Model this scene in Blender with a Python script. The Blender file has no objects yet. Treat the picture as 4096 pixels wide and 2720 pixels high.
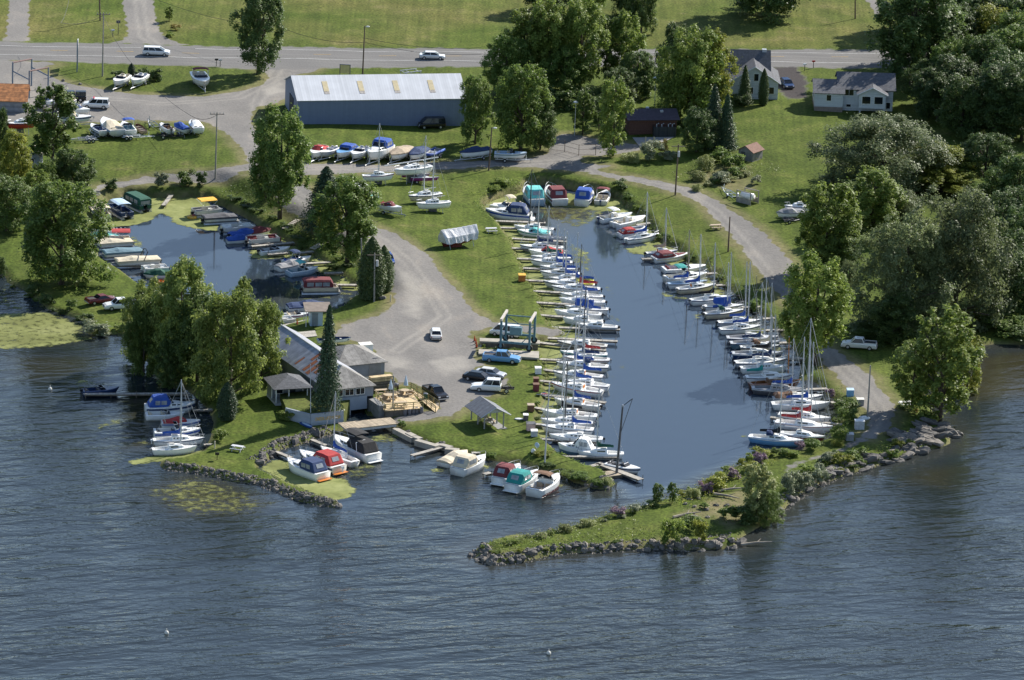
import bpy, math, random
import numpy as np
from mathutils import Vector, Matrix
R = math.radians
C = bpy.context.scene.collection
SC = bpy.context.scene
rng = random.Random(7)
# ---------------------------------------------------------------- camera, sky, sun, exposure
PITCH, ROLL, FPX, CAMH, CAMY = R(16.5), R(2.0), 24556.0, 277.0, -935.0
cam = bpy.data.objects.new('camera', bpy.data.cameras.new('camera')); C.objects.link(cam)
cam.data.sensor_width = 36.0; cam.data.lens = 36.0 * FPX / 4096.0
cam.data.clip_start = 1.0; cam.data.clip_end = 9000.0
cam.location = (0, CAMY, CAMH)
cam.rotation_euler = (Matrix.Rotation(math.pi / 2 - PITCH, 3, 'X') @ Matrix.Rotation(ROLL, 3, 'Z')).to_euler()
SC.camera = cam
SUN_EL, SUN_AZ = R(36), R(43)          # azimuth clockwise from +Y
w = bpy.data.worlds.new('World'); SC.world = w; w.use_nodes = True
nt = w.node_tree; sky = nt.nodes.new('ShaderNodeTexSky'); sky.sky_type = 'NISHITA'; sky.sun_disc = False
sky.sun_elevation = SUN_EL; sky.sun_rotation = SUN_AZ; sky.altitude = 100; sky.air_density = 1.0; sky.dust_density = 0.6; sky.ozone_density = 1.5
bg = nt.nodes['Background']; bg.inputs[1].default_value = 0.085
nt.links.new(sky.outputs[0], bg.inputs[0])
sl = bpy.data.lights.new('sun', 'SUN'); sl.energy = 4.2; sl.angle = R(0.5); sl.color = (1.0, 0.95, 0.86)
sun = bpy.data.objects.new('sun', sl); C.objects.link(sun)
sd = Vector((math.sin(SUN_AZ) * math.cos(SUN_EL), math.cos(SUN_AZ) * math.cos(SUN_EL), math.sin(SUN_EL)))
sun.rotation_euler = sd.to_track_quat('Z', 'Y').to_euler(); sun.location = (120, 120, 140)
SC.view_settings.view_transform = 'Standard'; SC.view_settings.look = 'None'; SC.view_settings.gamma = 1.0
SC.view_settings.exposure = 0.9; SC.view_settings.use_curve_mapping = False
SC.render.engine = 'CYCLES'
try:
    SC.cycles.max_bounces = 8; SC.cycles.diffuse_bounces = 4; SC.cycles.glossy_bounces = 3
    SC.cycles.transmission_bounces = 5; SC.cycles.transparent_max_bounces = 6; SC.cycles.use_denoising = True
except Exception: pass
# ---------------------------------------------------------------- pixel <-> world (photograph pixels, 4096 x 2720)
_fw = np.array([0, math.cos(PITCH), -math.sin(PITCH)]); _u0 = np.array([0, math.sin(PITCH), math.cos(PITCH)]); _r0 = np.array([1.0, 0, 0])
_rt = math.cos(ROLL) * _r0 + math.sin(ROLL) * _u0; _up = -math.sin(ROLL) * _r0 + math.cos(ROLL) * _u0
_cp = np.array([0, CAMY, CAMH])
def W(p, z=0.0):
    d = _fw + (p[0] - 2048) / FPX * _rt - (p[1] - 1360) / FPX * _up
    return _cp + d * ((z - CAMH) / d[2])
def proj(q):
    d = np.asarray(q, float) - _cp; k = d @ _fw
    return np.array([2048 + FPX * (d @ _rt) / k, 1360 - FPX * (d @ _up) / k])
def ppm(p):                            # photograph pixels per metre near a pixel
    q = W(p, 0.5); return FPX / float((q - _cp) @ _fw)
def zone(x0, y0, s):
    return lambda x, y: (x0 + x / s, y0 + y / s)
V = zone(0, 0, 1 / 1.7349)
def T(c, r): return zone(1024 * c, 680 * r, 2.3057)
T00, T10, T20, T30 = [T(c, 0) for c in range(4)]; T01, T11, T21, T31 = [T(c, 1) for c in range(4)]; T02, T12, T22, T32 = [T(c, 2) for c in range(4)]
A = zone(2040, 840, 4.5404); B = zone(2040, 1130, 4.5404); Cc = zone(2040, 1400, 4.5404); D = zone(2040, 1640, 3.689); E = zone(1900, 640, 3.689)
F = zone(2360, 780, 4.5404); G = zone(2620, 1000, 4.5404); Hh = zone(2820, 1200, 5.619); I = zone(2940, 1480, 4.5404)
J = zone(1100, 1690, 4.5404); K = zone(1640, 1780, 2.108); U = T02; L1 = zone(360, 740, 4.5404); L2 = zone(720, 780, 4.5404); L3 = zone(1000, 960, 4.5404)
L4 = zone(1020, 1220, 4.5404); M = zone(0, 320, 4.5404); N = zone(340, 400, 4.5404); O = zone(1020, 1500, 4.5404); P = zone(1240, 540, 3.689)
Q = zone(2700, 560, 2.108); X = zone(1420, 1500, 4.5404); Y = zone(1860, 1220, 4.5404); S26 = zone(2600, 1700, 2.270)
# ---------------------------------------------------------------- materials
MATS = {}
def mat(name, col, rough=0.6, metal=0.0, var=0.12, vs=1.5, bump=0.0, bs=20.0, spec=0.5, stripe=None, alpha=1.0):
    if name in MATS: return MATS[name]
    m = bpy.data.materials.new(name); m.use_nodes = True; t = m.node_tree; b = t.nodes['Principled BSDF']
    b.inputs['Roughness'].default_value = rough; b.inputs['Metallic'].default_value = metal; b.inputs['Specular IOR Level'].default_value = spec
    tc = t.nodes.new('ShaderNodeTexCoord')
    n = t.nodes.new('ShaderNodeTexNoise'); n.inputs['Scale'].default_value = vs; n.inputs['Detail'].default_value = 5; t.links.new(tc.outputs['Object'], n.inputs['Vector'])
    rp = t.nodes.new('ShaderNodeValToRGB'); rp.color_ramp.elements[0].position = 0.3; rp.color_ramp.elements[1].position = 0.7
    rp.color_ramp.elements[0].color = (*[c * (1 - var) for c in col], 1); rp.color_ramp.elements[1].color = (*[min(1, c * (1 + var)) for c in col], 1)
    t.links.new(n.outputs['Fac'], rp.inputs['Fac']); out = rp.outputs['Color']
    hsock = None
    if stripe:                         # (axis, period, duty, darken): board joints or ribs
        ax, per, duty, dk = stripe
        sx = t.nodes.new('ShaderNodeSeparateXYZ'); t.links.new(tc.outputs['Object'], sx.inputs[0])
        md = t.nodes.new('ShaderNodeMath'); md.operation = 'MULTIPLY'; md.inputs[1].default_value = 1 / per; t.links.new(sx.outputs[ax], md.inputs[0])
        fr = t.nodes.new('ShaderNodeMath'); fr.operation = 'FRACT'; t.links.new(md.outputs[0], fr.inputs[0])
        gt = t.nodes.new('ShaderNodeMath'); gt.operation = 'GREATER_THAN'; gt.inputs[1].default_value = duty; t.links.new(fr.outputs[0], gt.inputs[0])
        fl = t.nodes.new('ShaderNodeMath'); fl.operation = 'FLOOR'; t.links.new(md.outputs[0], fl.inputs[0])
        wn = t.nodes.new('ShaderNodeTexWhiteNoise'); wn.noise_dimensions = '1D'; t.links.new(fl.outputs[0], wn.inputs['W'])
        mr = t.nodes.new('ShaderNodeMapRange'); mr.inputs['To Min'].default_value = 1 - dk * .6; mr.inputs['To Max'].default_value = 1 + dk * .35; t.links.new(wn.outputs[0], mr.inputs[0])
        sub = t.nodes.new('ShaderNodeMath'); sub.operation = 'MULTIPLY_ADD'; sub.inputs[1].default_value = -dk; t.links.new(gt.outputs[0], sub.inputs[0]); t.links.new(mr.outputs[0], sub.inputs[2])
        mx = t.nodes.new('ShaderNodeVectorMath'); mx.operation = 'SCALE'; t.links.new(out, mx.inputs[0]); t.links.new(sub.outputs[0], mx.inputs['Scale']); out = mx.outputs[0]
    t.links.new(out, b.inputs['Base Color'])
    if bump:
        n2 = t.nodes.new('ShaderNodeTexNoise'); n2.inputs['Scale'].default_value = bs; n2.inputs['Detail'].default_value = 4; t.links.new(tc.outputs['Object'], n2.inputs['Vector'])
        bp = t.nodes.new('ShaderNodeBump'); bp.inputs['Strength'].default_value = bump; bp.inputs['Distance'].default_value = 0.1
        t.links.new(n2.outputs['Fac'], bp.inputs['Height']); t.links.new(bp.outputs[0], b.inputs['Normal'])
    if alpha < 1: b.inputs['Alpha'].default_value = alpha
    MATS[name] = m; return m
COL = dict(white=(.84, .84, .82), cream=(.62, .54, .40), offwhite=(.68, .66, .60), navy=(.02, .045, .125), blue=(.025, .085, .36), ltblue=(.16, .36, .62), sky=(.42, .55, .68),
           teal=(.02, .26, .24), aqua=(.14, .52, .50), maroon=(.17, .035, .04), red=(.38, .032, .032), green=(.012, .085, .055), grey=(.30, .30, .31),
           ltgrey=(.50, .51, .53), dgrey=(.10, .10, .11), black=(.015, .015, .017), brown=(.17, .09, .05), tan=(.40, .32, .23), yellow=(.75, .42, .05), purple=(.25, .03, .18),
           slate=(.13, .22, .27), wood=(.42, .33, .22), orange=(.60, .20, .04), pink=(.62, .42, .40), mahog=(.20, .07, .02), paleyel=(.70, .66, .12))
def gel(c): return mat('gelcoat_' + c, COL[c], .28, var=.07, vs=.7)
def canvas(c): return mat('canvas_' + c, COL[c], .85, var=.16, vs=1.2, bump=.35, bs=3)
GLASS = lambda: mat('dark_glass', (.012, .016, .022), .06, var=.2)
PLASTIC = lambda: mat('clear_vinyl', (.30, .32, .34), .15, var=.25)
ALU = lambda: mat('aluminium', (.62, .63, .65), .35, .6)
STEEL = lambda: mat('galvanised', (.42, .44, .46), .45, .5)
RUB = lambda: mat('tyre_rubber', (.012, .012, .013), .8)
PLANK = lambda: mat('weathered_plank', (.40, .37, .32), .85, var=.2, vs=3, stripe=(0, .15, .84, .45))
WOODP = lambda: mat('old_timber', (.17, .14, .11), .9, var=.3, vs=2)
# ---------------------------------------------------------------- mesh building
class MB:
    def __init__(s): s.v = []; s.f = []
    def add(s, vs, fs):
        n = len(s.v); s.v += [tuple(map(float, q)) for q in vs]; s.f += [tuple(i + n for i in f) for f in fs]; return s
    def box(s, c, d, rz=0.0):
        hx, hy, hz = d[0] / 2, d[1] / 2, d[2] / 2; cs, sn = math.cos(rz), math.sin(rz); q = []
        for z in (-hz, hz):
            for x, y in ((-hx, -hy), (hx, -hy), (hx, hy), (-hx, hy)): q.append((c[0] + x * cs - y * sn, c[1] + x * sn + y * cs, c[2] + z))
        return s.add(q, [(3, 2, 1, 0), (4, 5, 6, 7), (0, 1, 5, 4), (1, 2, 6, 5), (2, 3, 7, 6), (3, 0, 4, 7)])
    def tube(s, pts, r, n=6, cap=True):
        pts = [Vector(p) for p in pts]; rr = r if isinstance(r, (list, tuple)) else [r] * len(pts); q = []; f = []
        for i, p in enumerate(pts):
            d = (pts[min(i + 1, len(pts) - 1)] - pts[max(i - 1, 0)]).normalized()
            a = Vector((0, 0, 1)) if abs(d.z) < .9 else Vector((1, 0, 0)); e1 = d.cross(a).normalized(); e2 = d.cross(e1)
            for k in range(n):
                t = 2 * math.pi * k / n; q.append(p + rr[i] * (math.cos(t) * e1 + math.sin(t) * e2))
        for i in range(len(pts) - 1):
            for k in range(n): f.append((i * n + k, i * n + (k + 1) % n, (i + 1) * n + (k + 1) % n, (i + 1) * n + k))
        if cap: f.append(tuple(range(n - 1, -1, -1))); f.append(tuple(range((len(pts) - 1) * n, len(pts) * n)))
        return s.add(q, f)
    def loft(s, secs, cap=True, closed=False):
        m = len(secs[0]); q = [p for sc in secs for p in sc]; f = []
        for i in range(len(secs) - 1):
            for k in range(m if closed else m - 1): f.append((i * m + k, i * m + (k + 1) % m, (i + 1) * m + (k + 1) % m, (i + 1) * m + k))
        if cap: f.append(tuple(range(m - 1, -1, -1))); f.append(tuple(range((len(secs) - 1) * m, len(secs) * m)))
        return s.add(q, f)
    def prism(s, poly, z0, z1):        # poly [(x,y)] -> solid
        n = len(poly); q = [(x, y, z0) for x, y in poly] + [(x, y, z1) for x, y in poly]
        return s.add(q, [tuple(range(n - 1, -1, -1)), tuple(range(n, 2 * n))] + [(i, (i + 1) % n, n + (i + 1) % n, n + i) for i in range(n)])
    def slab(s, quad, th):             # quad of 3-D points extruded along its normal
        q = [Vector(p) for p in quad]; nn = (q[1] - q[0]).cross(q[2] - q[0]).normalized() * th
        n = len(q); return s.add(q + [p + nn for p in q], [tuple(range(n - 1, -1, -1)), tuple(range(n, 2 * n))] + [(i, (i + 1) % n, n + (i + 1) % n, n + i) for i in range(n)])
    def ell(s, c, d, nu=10, nv=6):     # ellipsoid
        q = []; f = []
        for j in range(nv + 1):
            ph = math.pi * j / nv - math.pi / 2
            for i in range(nu): th = 2 * math.pi * i / nu; q.append((c[0] + d[0] * math.cos(ph) * math.cos(th), c[1] + d[1] * math.cos(ph) * math.sin(th), c[2] + d[2] * math.sin(ph)))
        for j in range(nv):
            for i in range(nu): f.append((j * nu + i, j * nu + (i + 1) % nu, (j + 1) * nu + (i + 1) % nu, (j + 1) * nu + i))
        return s.add(q, f)
    def obj(s, name, m, parent=None, smooth=False):
        me = bpy.data.meshes.new(name); me.from_pydata(s.v, [], s.f); me.validate(); me.update()
        if smooth: me.polygons.foreach_set('use_smooth', [True] * len(me.polygons))
        if m: me.materials.append(m)
        o = bpy.data.objects.new(name, me); C.objects.link(o)
        if parent: o.parent = parent
        return o
def tag(o, label, cat, group=None, kind=None):
    if label: o['label'] = label
    if cat: o['category'] = cat
    if group: o['group'] = group
    if kind: o['kind'] = kind
    return o
def thing(name, label, cat, loc=(0, 0, 0), rz=0.0, group=None):
    o = bpy.data.objects.new(name, None); o.empty_display_size = .3; C.objects.link(o); o.location = [float(c) for c in loc]; o.rotation_euler = (0, 0, rz)
    return tag(o, label, cat, group)
def dup(o, loc=None, rz=None, label=None, group=None, scale=None, parent=None):
    c = o.copy(); C.objects.link(c)
    if parent: c.parent = parent
    if loc is not None: c.location = [float(q) for q in loc]
    if rz is not None: c.rotation_euler = (0, 0, rz)
    if scale is not None: c.scale = scale
    if label: c['label'] = label
    if group: c['group'] = group
    for ch in list(o.children): dup(ch, parent=c)
    return c
# ---------------------------------------------------------------- shoreline and ground cover, traced on the water plane
def wp(pts, z=0.0): return np.array([W(p, z)[:2] for p in pts])
SHORE = [T01(30, 960), T01(60, 1040), T01(200, 1100), T01(260, 1160), T01(380, 1230), T01(420, 1280), T01(560, 1330), T01(700, 1370), T01(820, 1430), T01(770, 1500), T01(900, 1535), T01(1180, 1510),
 T02(1330, 60), T02(1400, 200), T02(1440, 340), T02(1600, 400), T02(1740, 480), T02(1830, 560), T02(1910, 640), T02(1960, 760), T02(1930, 900), T02(1900, 980), T02(1850, 1040), T02(1660, 1100), T02(1480, 1110), T02(1465, 1160),
 T02(1490, 1190), T02(1840, 1240), T02(2150, 1310), T12(0, 1335), T12(150, 1375), T12(250, 1425), T12(400, 1495), T12(560, 1525), T12(720, 1552), T12(790, 1535), T12(770, 1495), T12(560, 1445), T12(420, 1375), T12(250, 1305), T12(130, 1240), T12(40, 1200),
 T12(30, 1170), T12(110, 1130), T12(180, 1060), T12(250, 1010), T12(400, 975), T12(500, 945), T12(620, 890), T12(700, 870), T12(835, 830), T12(845, 770), T12(815, 740), T12(815, 560), T12(1000, 540), T12(1010, 700), T12(1190, 720), T12(1230, 810),
 T12(1380, 900), T12(1450, 920), T12(1560, 965), T12(1680, 1010), T12(1850, 1040), T12(1960, 1075), T12(2110, 1105), T12(2200, 1120), T22(60, 1135), T22(200, 1185), T22(460, 1255), T22(560, 1315), T22(680, 1345), T22(740, 1375), T22(860, 1385), T22(965, 1335),
 T22(920, 1270), T22(840, 1200), T22(690, 1165), T22(560, 1105), T22(450, 1060), T22(380, 990), T22(330, 940), T22(265, 870), T22(235, 800), T22(235, 720), T22(265, 650), T22(310, 570), T22(335, 510), T22(305, 430), T22(335, 370), T22(350, 300), T22(320, 240), T22(280, 190), T22(250, 150),
 Y(1345, 850), Y(320, 810), Y(320, 700), Y(1345, 720), Y(1380, 690), Y(1640, 600), Y(1830, 545), Y(1840, 490), Y(1540, 400), T21(340, 1400), T21(290, 1310), T21(280, 1180), T21(220, 1090), T21(160, 1020), T21(130, 960), T21(90, 870), T21(40, 780), T21(0, 640),
 E(520, 1190), E(350, 970), E(230, 860), E(120, 750), E(115, 700), E(170, 650), E(250, 600), E(420, 540), E(600, 500), E(700, 460), E(760, 395), E(1050, 365), E(1400, 435), E(1500, 460), E(1750, 470), E(2020, 560), E(2150, 590), E(2230, 670), E(2220, 730),
 F(660, 240), F(780, 300), F(1000, 470), F(1060, 560), F(1130, 640), F(1200, 760), F(1270, 850), F(1340, 910), F(1480, 950), F(1590, 980), F(1700, 1130), F(1850, 1240), F(2000, 1280), G(900, 240), G(980, 420), G(1130, 440), G(1180, 600), G(1220, 700), G(1400, 720), G(1450, 830), G(1700, 950), G(1760, 1020), G(1880, 1090),
 Hh(1030, 210), Hh(1250, 330), Hh(1400, 450), Hh(1500, 650), Hh(1700, 800), Hh(1900, 1000), Hh(2050, 1250), Hh(2150, 1400), I(1130, 200), I(1330, 190), I(1500, 260), I(1640, 450), I(1830, 560), I(1900, 800), I(1900, 960), I(1800, 1080), I(1750, 1250), I(1550, 1300), I(1450, 1350), I(1240, 1390), I(1180, 1490), I(700, 1470), I(330, 1500),
 S26(920, 240), S26(900, 290), S26(800, 370), S26(650, 430), S26(540, 470), S26(460, 530), S26(400, 590), S26(300, 650), S26(240, 650), S26(0, 725), V(1480, 1168), V(1400, 1188), V(1330, 1212), V(1230, 1237), V(1140, 1247), V(1095, 1264), V(1090, 1288), V(1130, 1302), V(1200, 1298), V(1290, 1278), V(1400, 1273), V(1500, 1266), V(1590, 1270), V(1680, 1266),
 S26(790, 1100), S26(830, 1030), S26(1050, 900), S26(1180, 850), S26(1250, 740), S26(1370, 640), S26(1490, 590), S26(1560, 525), S26(1660, 510), S26(1800, 450), S26(2040, 390), S26(2240, 330), S26(2361, 300),
 T32(1400, 1040), T32(1600, 990), T32(1690, 960), T32(1695, 860), T32(1600, 800), T32(1540, 700), T32(1450, 480), T32(1500, 280), T32(1680, 140), T32(1900, 70), T32(2100, 40), T32(2361, 45)]
BASIN = [L1(380, 1450), L1(170, 1300), L1(60, 1000), L1(40, 700), L1(170, 400), L1(330, 280), L1(490, 240), L1(600, 205), L1(1080, 215), L1(1350, 245), L1(1700, 230), L1(1900, 220), L1(2000, 260), L2(430, 50), L2(640, 170), L2(760, 200), L2(920, 280), L2(1110, 370), L2(1230, 440),
 L2(1300, 470), L2(1420, 560), L2(1540, 600), L2(1600, 680), L2(1700, 700), L2(1830, 800), L2(2060, 900), L2(2240, 1000), L3(1130, 270), L3(1280, 360), L3(1400, 450), L3(1540, 560), L3(1660, 650), L3(1800, 790), L3(1960, 830), L3(2000, 1000), L3(1800, 1060), L3(1750, 1180), L3(1480, 1290), L3(1300, 1340), L3(1060, 1400), L3(560, 1520), L3(400, 1600), (1010, 1300), (930, 1270), (820, 1230), (700, 1200), (620, 1170), T01(1270, 1040), T01(1100, 910)]
sh = wp(SHORE); BAS = wp(BASIN)
LAND = np.vstack([[[-2600, sh[0][1] - 3]], [[-118, sh[0][1] - 3]], sh, [[130, sh[-1][1] + 4]], [[2600, sh[-1][1] + 40]], [[2600, 3600]], [[-2600, 3600]]])
def inside(poly, P):
    x, y = P[:, 0], P[:, 1]; r = np.zeros(len(P), bool); n = len(poly)
    for i in range(n):
        x1, y1 = poly[i]; x2, y2 = poly[(i + 1) % n]
        if y1 == y2: continue
        c = ((y1 > y) != (y2 > y)) & (x < (x2 - x1) * (y - y1) / (y2 - y1) + x1); r ^= c
    return r
def dist(poly, P, closed=True):
    d = np.full(len(P), 1e9); n = len(poly)
    for i in range(n if closed else n - 1):
        a = poly[i]; b = poly[(i + 1) % n]; ab = b - a; L = float(ab @ ab) + 1e-12
        px = P[:, 0] - a[0]; py = P[:, 1] - a[1]; t = np.clip((px * ab[0] + py * ab[1]) / L, 0, 1)
        np.minimum(d, (px - t * ab[0]) ** 2 + (py - t * ab[1]) ** 2, out=d)
    return np.sqrt(d)
def sdf(poly, P): d = dist(poly, P); return np.where(inside(poly, P), d, -d)
def shore_d(P):                        # > 0 on land
    return np.minimum(sdf(LAND, P), -sdf(BAS, P))
def S(x, a, b): t = np.clip((x - a) / (b - a), 0, 1); return t * t * (3 - 2 * t)
_lvl = lambda py, x: float(W((x, py), 1.0)[1])
YB0, YB1 = _lvl(1010, 1300), _lvl(1330, 1500)
SLIP = wp([Y(240, 600), Y(1380, 620), Y(1380, 900), Y(230, 880)])
BOATH = wp([T12(780, 480), T12(1240, 480), T12(1240, 840), T12(815, 860)])
def height(P, d=None):
    P = np.atleast_2d(np.asarray(P, float))[:, :2]
    if d is None: d = shore_d(P)
    h = np.where(d < 0, np.maximum(-1.4, d * .9 - .05), -.05 + .75 * S(d, 0, 1.3) + .35 * S(d, 1, 12) + .5 * S(d, 10, 60))
    db = np.where(inside(BAS, P), 0, dist(BAS, P))
    side = S(P[:, 0], BAS[:, 0].min() - 2, BAS[:, 0].min() + 26) * S(-P[:, 0], 2, 24) * (1 - S(db, 14, 60))
    h = h + np.where(d > 0, 1, 0) * 1.7 * S(db, 3.2, 7.5) * (1 - S(-P[:, 1], -YB0, -YB1)) * side
    h = h + np.where(d > 0, 1, 0) * 1.2 * S(P[:, 1], 25, 120)
    und = .10 * np.sin(P[:, 0] * .21 + 1.3) * np.sin(P[:, 1] * .17) + .06 * np.sin(P[:, 0] * .5) * np.cos(P[:, 1] * .43)
    h = h + np.where(d > 2, und, 0)
    return h
xs = np.concatenate([[-2600, -1200, -500, -220, -140], np.arange(-116, 118, .5), [150, 240, 520, 1250, 2600]])
ys = np.concatenate([[-400, -190, -140], np.arange(-118, 200, .75), np.arange(200, 300, 2.0), [330, 420, 700, 1500, 3500]])
gx, gy = np.meshgrid(xs, ys); GPT = np.stack([gx.ravel(), gy.ravel()], 1)
gd = shore_d(GPT); gz = height(GPT, gd); HGT = gz.reshape(len(ys), len(xs)).copy()
def hz(x, y):                          # height of the ground by interpolation in the terrain grid
    i = int(np.clip(np.searchsorted(xs, x) - 1, 0, len(xs) - 2)); j = int(np.clip(np.searchsorted(ys, y) - 1, 0, len(ys) - 2)); u = (x - xs[i]) / (xs[i + 1] - xs[i]); v = (y - ys[j]) / (ys[j + 1] - ys[j])
    return float((HGT[j, i] * (1 - u) + HGT[j, i + 1] * u) * (1 - v) + (HGT[j + 1, i] * (1 - u) + HGT[j + 1, i + 1] * u) * v)
def ground(p, z0=1.0):                # photograph pixel -> point on the ground
    z = z0
    for _ in range(7): q = W(p, z); z = .4 * z + .6 * hz(q[0], q[1])
    q = W(p, z); return np.array([q[0], q[1], hz(q[0], q[1])])
def gp(pts): return np.array([ground(p, 2.0)[:2] for p in pts])
ROADP = gp([(-600, 158), (0, 163), T00(2361, 430), T10(2080, 452), T30(0, 460), (4096, 203), (5200, 214), (5200, 292), (4096, 275), T30(0, 620), T10(2090, 615), T00(2361, 640), T00(1000, 585), (0, 240), (-600, 233)])
GRAV = [gp(p) for p in [
 [T00(1125, -300), T00(1125, 0), T00(1190, 330), T00(1100, 378), T00(960, 402), T00(1800, 420), T00(1650, 395), T00(1530, 350), T00(1470, 280), T00(1430, 150), T00(1415, 0), T00(1400, -300)],
 [T00(85, -300), T00(85, 0), T00(60, 330), T00(10, 378), T00(300, 384), T00(260, 340), T00(270, 0), T00(260, -300)],
 [T30(880, -120), T30(910, 0), T30(1000, 130), T30(1085, 100), T30(1000, 0), T30(960, -120)],
 [(-600, 232), T00(0, 552), T00(400, 570), T00(540, 590), T00(370, 640), T00(460, 690), T00(560, 740), T00(740, 790), T00(1000, 830), T00(1300, 870), T00(1890, 885), T00(2250, 830), T10(20, 790), T10(110, 720), T10(60, 650), T00(2361, 640), T10(330, 590), T10(620, 600), T10(540, 660), T10(340, 690), T10(290, 800), T10(270, 920), T10(0, 990), T10(-60, 1100), T10(40, 1300), V(612, 390),
  V(640, 410), T11(480, 150), T11(560, 250), T11(800, 420), T11(1100, 520), T11(1290, 590), T11(1450, 690), T11(1590, 780), T11(1660, 900), T11(1740, 1000), T11(1890, 1130), T11(1950, 1250), T11(2050, 1330), T11(2200, 1390), Y(300, 270), Y(700, 340), Y(1250, 390), Y(1600, 440), Y(1850, 490), Y(1850, 550), Y(1400, 560), Y(1050, 480), Y(440, 400), Y(100, 480), Y(30, 590), Y(230, 640), Y(210, 800), Y(130, 960), Y(340, 1100), Y(180, 1140),
  Y(180, 1250), Y(560, 1300), T12(2200, 500), T12(1990, 560), T12(1900, 640), T12(1800, 700), T12(1300, 775), T12(1240, 740), T12(1690, 640), T12(1560, 440), T12(1440, 395), T12(1310, 400), T12(1250, 300), T12(1190, 290), T12(1100, 100), T12(880, 0), T12(740, 20), T11(700, 1540), T11(760, 1470), T11(800, 1430), T11(1100, 1350), T11(1230, 1280), T11(1290, 1200), T11(1265, 1130), T11(1245, 1050), T11(1200, 850), T11(900, 720), T11(700, 600), T11(270, 350), T11(100, 130), V(575, 392), V(540, 402), T01(2361, 40), T01(1500, 110),
  T01(960, 165), T01(880, 260), T01(820, 200), T01(940, 135), T01(1300, 70), T01(1960, 0), V(560, 380), T00(2290, 1500), T00(2250, 1400), T00(2130, 1270), T00(2000, 1170), T00(1880, 1120), T00(1250, 1110), T00(600, 1130), T00(-100, 1130), (-600, 480)],
 [P(-200, 430), P(300, 425), P(1100, 450), P(1800, 400), P(2361, 385), T20(200, 1450), T20(350, 1400), T20(360, 1270), T20(500, 1230), T20(850, 1290), T20(1190, 1340), T20(1180, 1380), T20(1000, 1420), T20(640, 1440), T20(620, 1500), T20(900, 1530), T21(750, 0), T21(1100, 60), T21(1400, 110), T21(1700, 180), T21(1900, 290), T21(2100, 420), T21(2320, 570), T31(60, 680), T31(150, 770), T31(240, 880), T31(320, 1000), T31(400, 1250), T32(560, 60), T32(750, 180), T32(880, 290), T32(1000, 350), T32(980, 390), T32(1050, 470), T32(1170, 590), T32(1150, 720),
  T32(1100, 830), T32(960, 920), T32(850, 900), T32(930, 800), T32(945, 700), T32(900, 640), T32(820, 530), T32(720, 430), T32(640, 330), T32(500, 200), T31(330, 1400), T31(140, 1180), T31(70, 1120), T31(0, 1025), T21(2200, 830), T21(2100, 680), T21(1950, 520), T21(1830, 400), T21(1750, 310), T21(1560, 220), T21(1300, 150), T21(1000, 90), T21(650, 20), E(1700, 180), E(900, 110), E(400, 95), E(0, 108), P(2000, 510), P(1300, 545), P(500, 570), P(-200, 600)],
 [Y(460, 1420), Y(560, 1300), Y(700, 1330), Y(820, 1300), Y(740, 1440), Y(620, 1470)]]]
TRACK = gp([T32(850, 890), T32(640, 1000), T32(450, 1065), T32(200, 1145), T32(100, 1230), T32(190, 1220), T32(400, 1120), T32(700, 1020), T32(960, 920)])
DRVW = gp([T30(40, 620), T30(280, 620), T30(290, 660), T30(360, 740), T30(345, 900), T30(190, 915), T30(110, 840), T30(60, 760)])
ISLE = gp([T00(370, 640), T00(450, 602), T00(950, 592), T00(1700, 602), T00(2200, 617), T00(2361, 680), T10(100, 690), T10(60, 780), T00(2250, 830), T00(1890, 885), T00(1300, 870), T00(1000, 830), T00(740, 790), T00(560, 740), T00(460, 690)])
BRUSH = gp([V(1585, 425), V(1640, 380), V(1725, 385), V(1745, 440), V(1680, 440), V(1640, 425), V(1600, 430)])
FIELD = gp([(-600, 150), (600, 170), (2000, 185), (4096, 195), (4700, 200), (4700, -900), (-600, -900)])
# ---------------------------------------------------------------- terrain mesh
slip = inside(SLIP, GPT) & (gd < .6); gz[slip] = np.minimum(gz[slip], -1.2)
_w = .9 * (np.sin(GPT[:, 0] * 1.7 + np.sin(GPT[:, 1] * .9)) * np.sin(GPT[:, 1] * 1.3 + 1.7)) * .45
soft = lambda poly, wd: S(sdf(poly, GPT) + _w, -wd, wd)
near = (np.abs(GPT[:, 0]) < 160) & (GPT[:, 1] < 320)
mr = soft(ROADP, .25); mg = np.zeros(len(GPT))
for g in GRAV: mg = np.maximum(mg, soft(g, .9))
mg = mg * (1 - soft(ISLE, .8)); mg = np.maximum(mg, .75 * soft(TRACK, 1.3))
mdv = soft(DRVW, .3)
dedge = dist(GRAV[3], GPT); dedge = np.minimum(dedge, dist(GRAV[4], GPT))
md = np.clip(.75 * (1 - S(dedge, .3, 3.0)), 0, 1) * (mg < .9)
md = np.maximum(md, .8 * (1 - S(gd, .2, 1.0))); md = np.maximum(md, .75 * soft(BRUSH, 1.5)); md = np.maximum(md, .95 * soft(gp([S26(260, 800), S26(420, 740), S26(640, 640), S26(860, 590), S26(960, 700), S26(900, 900), S26(700, 940), S26(560, 830), S26(330, 850)]), 1.5)); md = np.maximum(md, .6 * soft(gp([V(1105, 1275), V(1300, 1262), V(1560, 1235), V(1620, 1262), V(1400, 1275), V(1200, 1298)]), 1.2))
mf = soft(FIELD, 2) * .8 + .15; mf = np.clip(mf, 0, 1)
pale = np.zeros(len(GPT))
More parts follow.
